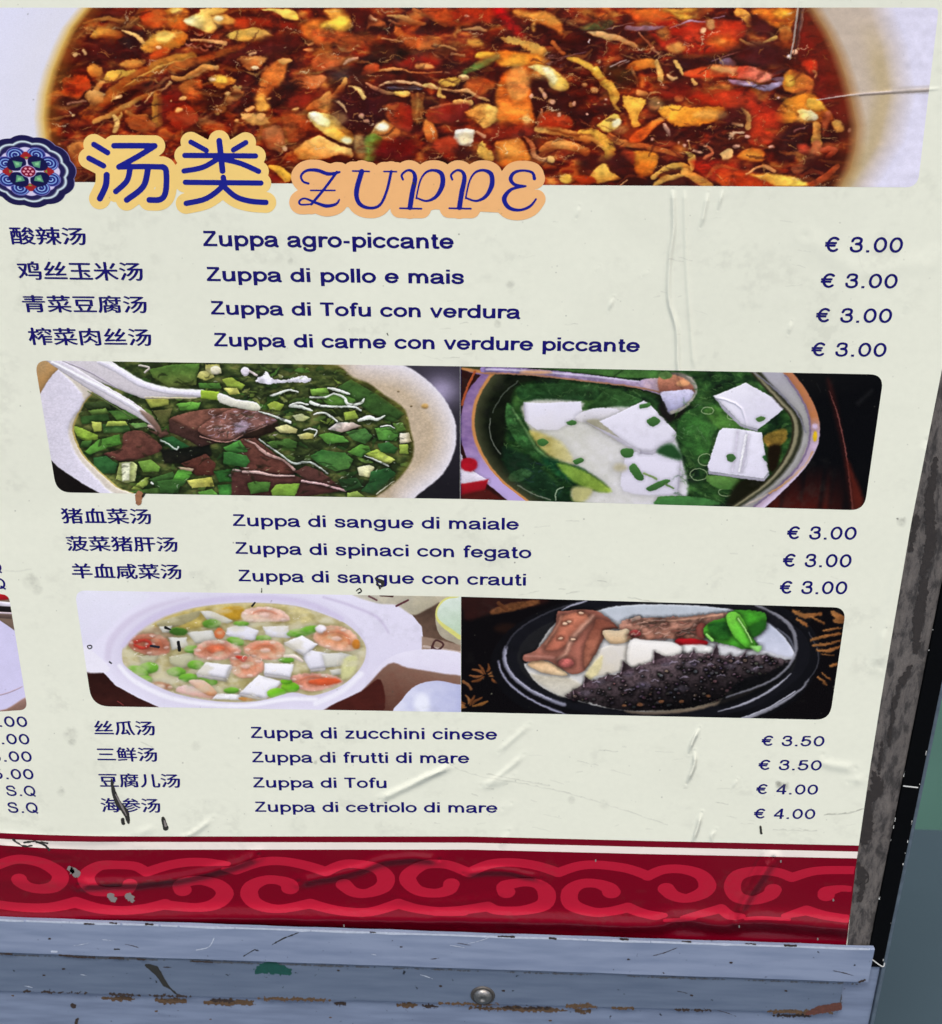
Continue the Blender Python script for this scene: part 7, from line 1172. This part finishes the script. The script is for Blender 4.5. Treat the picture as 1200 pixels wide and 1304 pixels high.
SB = [[([(20, 230), (80, 235)], [8, 26]), ([(80, 235), (200, 195), (310, 188), (430, 208), (540, 242)], [26, 26, 25, 26, 28]), ([(540, 242), (620, 207), (700, 203), (800, 225), (845, 270), (830, 320), (750, 352), (680, 345), (632, 308)], [28, 26, 25, 30, 40, 38, 26, 30, 36])],
    [([(358, 325), (350, 305), (300, 286), (230, 285), (165, 315), (150, 360), (190, 408), (300, 432), (460, 405)], [40, 36, 26, 26, 36, 40, 34, 24, 30]), ([(460, 405), (600, 440), (760, 448), (910, 405)], [30, 26, 26, 30]), ([(910, 405), (1000, 430), (1120, 445), (1240, 445)], [30, 26, 26, 26])]]
SCC = [[([(150, 248), (60, 212), (0, 203), (-80, 208), (-150, 250), (-160, 290), (-110, 338), (-20, 352), (45, 335), (60, 305)], [27, 26, 25, 27, 36, 38, 30, 26, 32, 36]), ([(150, 248), (250, 205), (370, 195), (500, 213), (605, 247)], [27, 26, 25, 26, 27]), ([(605, 247), (700, 215), (800, 207), (950, 225), (1060, 262)], [27, 26, 25, 26, 27])],
    [([(340, 345), (335, 315), (420, 297), (500, 305), (545, 350), (530, 410), (420, 440), (300, 440), (245, 420)], [40, 34, 24, 28, 40, 38, 27, 26, 30]), ([(245, 420), (100, 440), (-20, 446)], [30, 26, 26])], [([(875, 345), (860, 325), (800, 303), (720, 305), (665, 345), (675, 410), (780, 448), (870, 445), (960, 425)], [42, 36, 26, 28, 38, 38, 28, 26, 30]), ([(960, 425), (1040, 455), (1145, 465)], [30, 26, 12])]]
SD = [[([(20, 265), (100, 232), (200, 230), (290, 258), (325, 310), (300, 350), (220, 378), (150, 362), (115, 330)], [27, 26, 26, 32, 40, 36, 26, 32, 38])], [([(660, 335), (640, 362), (560, 388), (480, 372), (452, 320), (480, 262), (570, 238), (680, 245), (755, 272)], [38, 34, 26, 34, 38, 34, 26, 26, 27]), ([(755, 272), (880, 238), (1062, 234)], [27, 24, 24])],
    [([(930, 362), (935, 345), (1000, 328), (1048, 330)], [38, 34, 18, 16])], [([(-10, 452), (60, 470), (105, 465)], [26, 22, 8]), ([(200, 478), (300, 455), (395, 430)], [10, 22, 26]), ([(395, 430), (440, 465), (500, 470)], [26, 26, 14])], [([(720, 468), (830, 440)], [14, 30]), ([(830, 440), (920, 465), (1030, 482)], [30, 26, 24])], [([(110, 490), (200, 488), (260, 480)], [6, 9, 5]), ([(520, 482), (600, 478), (740, 485)], [5, 8, 5])]]
KK = [0]
for grp, T in ((SC, (0, 1050, 4)), (SB, (280, 1050, 4)), (SCC, (560, 1050, 4)), (SD, (820, 1050, 4))):
    for g in grp: KK[0] += 1; strokes('border_scroll', g, T, -.0010-.00003*(KK[0] % 5), ROSE, poster, ky=1.45, step=.7, grow=6, clip=True)
# damage on the poster
def mark(name, S, m, rough=.8, seed=1, T=(0, 0, 1), Y=-.0017, lab=None):
    o = blob(name, S, T, Y, m, rough, seed, step=.45); o.parent = poster
    if lab: o['label'] = lab
    return o
mark('tear', [([(425, 340), (432, 385), (450, 430), (478, 465), (490, 505)], [3, 8, 11, 12, 5])], STAIN, .6, 2, (0, 880, 3), lab='long dark tear through the lettering'); mark('tear_edge', [([(440, 398), (462, 440), (482, 478)], [1.5, 4, 1.5])], STAING, .3, 3, (0, 880, 3), Y=-.0019)
mark('tear', [([(468, 495), (470, 508)], 7)], STAIN, .8, 4, (0, 880, 3)); mark('tear', [([(622, 490), (632, 525)], [7, 11])], STAIN, .8, 5, (0, 880, 3)); mark('tear_edge', [([(626, 498), (632, 518)], [2, 5])], STAING, .5, 6, (0, 880, 3), Y=-.0019)
mark('tear', [([(212, 800), (228, 805)], 1.6)], STAIN, .8, 7) if False else None
for i, (P_, w_) in enumerate((([(478, 737), (487, 742), (486, 748)], [.8, 2.6, 1.2]), ([(454, 753), (458, 750), (460, 754), (456, 756)], .8), ([(333, 750), (333, 755)], .6), ([(493, 425), (494, 427)], .6), ([(969, 1054), (970, 1062)], 1.5), ([(526, 233), (528, 235)], 1.0), ([(480, 742), (484, 750)], 1.2))): mark('fleck', [(P_, w_)], STAIN, .6, 10+i)
mark('stain', [([(177, 631), (176, 640)], [5, 4])], BROWN, 1.5, 20, lab='brown drip below the scallion soup photo'); mark('fleck', [([(184, 629), (181, 633)], 1.4)], STAIN, .8, 21)
for i, (a, b, w_) in enumerate(((95, 1112, 5), (142, 1144, 4), (165, 1144, 4), (90, 1108, 3))): mark('fleck', [([(a-2, b-2), (a+2, b+2)], w_)], STAING, 2.6, 30+i)
for i, (P_, w_) in enumerate((([(16, 1070), (28, 1078), (40, 1078)], 1.2), ([(46, 1073), (56, 1077), (62, 1083)], 1.4), ([(30, 1074), (44, 1072)], 1), ([(52, 1073), (60, 1075)], .8))): mark('tear', [(P_, w_)], STAIN, 1.0, 40+i)
mark('scratch', [([(492, 235), (491, 244)], [.6, 1.4])], WHT, .4, 50) if False else None
for i, (a, b) in enumerate(((759, 1096), (438, 1179), (942, 1180), (1042, 1196), (995, 1097), (1062, 1146))): mark('fleck', [([(a, b), (a, b+2)], .8)], STAING, .6, 60+i)
# ================================================================== what stands behind
g = bpy.data.meshes.new('ground'); g.from_pydata([(-60, -60, 0), (60, -60, 0), (60, 60, 0), (-60, 60, 0)], [], [(0, 1, 2, 3)])
go = link('pavement', g, mat('smooth_grey_paving', '404f58', .7, .3, spec=.1, noise=.12, nscale=3.0, dist=.01)); go['kind'] = 'structure'
d = FW+RT*((1190-CX)/FPX)-UP*((1057-CY)/FPX); t_ = -CAM.z/d.z; WY = (CAM+d*t_).y
wm = mat('green_plaster', '4c7266', .8, .4, noise=.12, nscale=5, dist=.004)
wl = box('wall', -8, 8, WY, WY+.2, -.01, 3.2, wm, None, .01); wl['label'] = 'smooth green painted wall behind the menu stand'; wl['category'] = 'wall'
# printed layers lie tens of microns above the sheet, so that they cast no shadow of their own
for o in poster.children:
    if o.name.startswith('sheet'): continue
    n = len(o.data.vertices); co = np.empty(n*3); o.data.vertices.foreach_get('co', co); co = co.reshape(-1, 3); co[:, 1] = -.0006+(co[:, 1]+.0006)*.22; o.data.vertices.foreach_set('co', co.ravel()); o.data.update()
# hairline scratches on the painted rails, grime and painted shadow in the seam
Rs = random.Random(77)
for i in range(16):
    a, b = Rs.uniform(0, 1080), Rs.uniform(0, 1); l = Rs.uniform(6, 34); u = Rs.uniform(-.35, .35); up = i % 3 != 0
    y0 = (1178+.034*a+b*30) if up else (1222+.034*a+b*34); P2(blob('scratch', [([(a, y0), (a+l*.5, y0+l*u*.4), (a+l, y0+l*u)], [.15, .4, .15])], (0, 0, 1), (YL if up else YR_)-.0004-.00001*i, EDGEP if i % 2 else DRUST, .5, 200+i, step=.5))
SHADOW_GRIME = mat('seam_shadow_grime', '4c4f55', .9, .5, noise=.3, nscale=300)  # dark strokes below the ledge: grime plus its painted shadow line
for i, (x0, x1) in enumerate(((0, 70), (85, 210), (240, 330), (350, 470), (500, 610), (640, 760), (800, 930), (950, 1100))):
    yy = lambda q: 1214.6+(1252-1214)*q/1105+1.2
    P2(blob('seam_shadow_grime', [([(x0, yy(x0)), ((x0+x1)/2, yy((x0+x1)/2)), (x1, yy(x1))], [.2, Rs.uniform(.5, 1.1), .2])], (0, 0, 1), YR_-.0004, SHADOW_GRIME, 2.0, 240+i, step=.5))
P2(blob('rust_patch', [([(1069, 1256), (1071, 1266), (1069, 1280)], [1, 2, 2])], (0, 0, 1), YB-.0009, SHADOW_GRIME, 2.5, 260)); P2(blob('rust_patch', [([(1095, 1251), (1102, 1248)], 1.2)], (0, 0, 1), YL-.0005, DRUST, 1.4, 261))  # first mark: grey stain with the rail end's shadow painted in
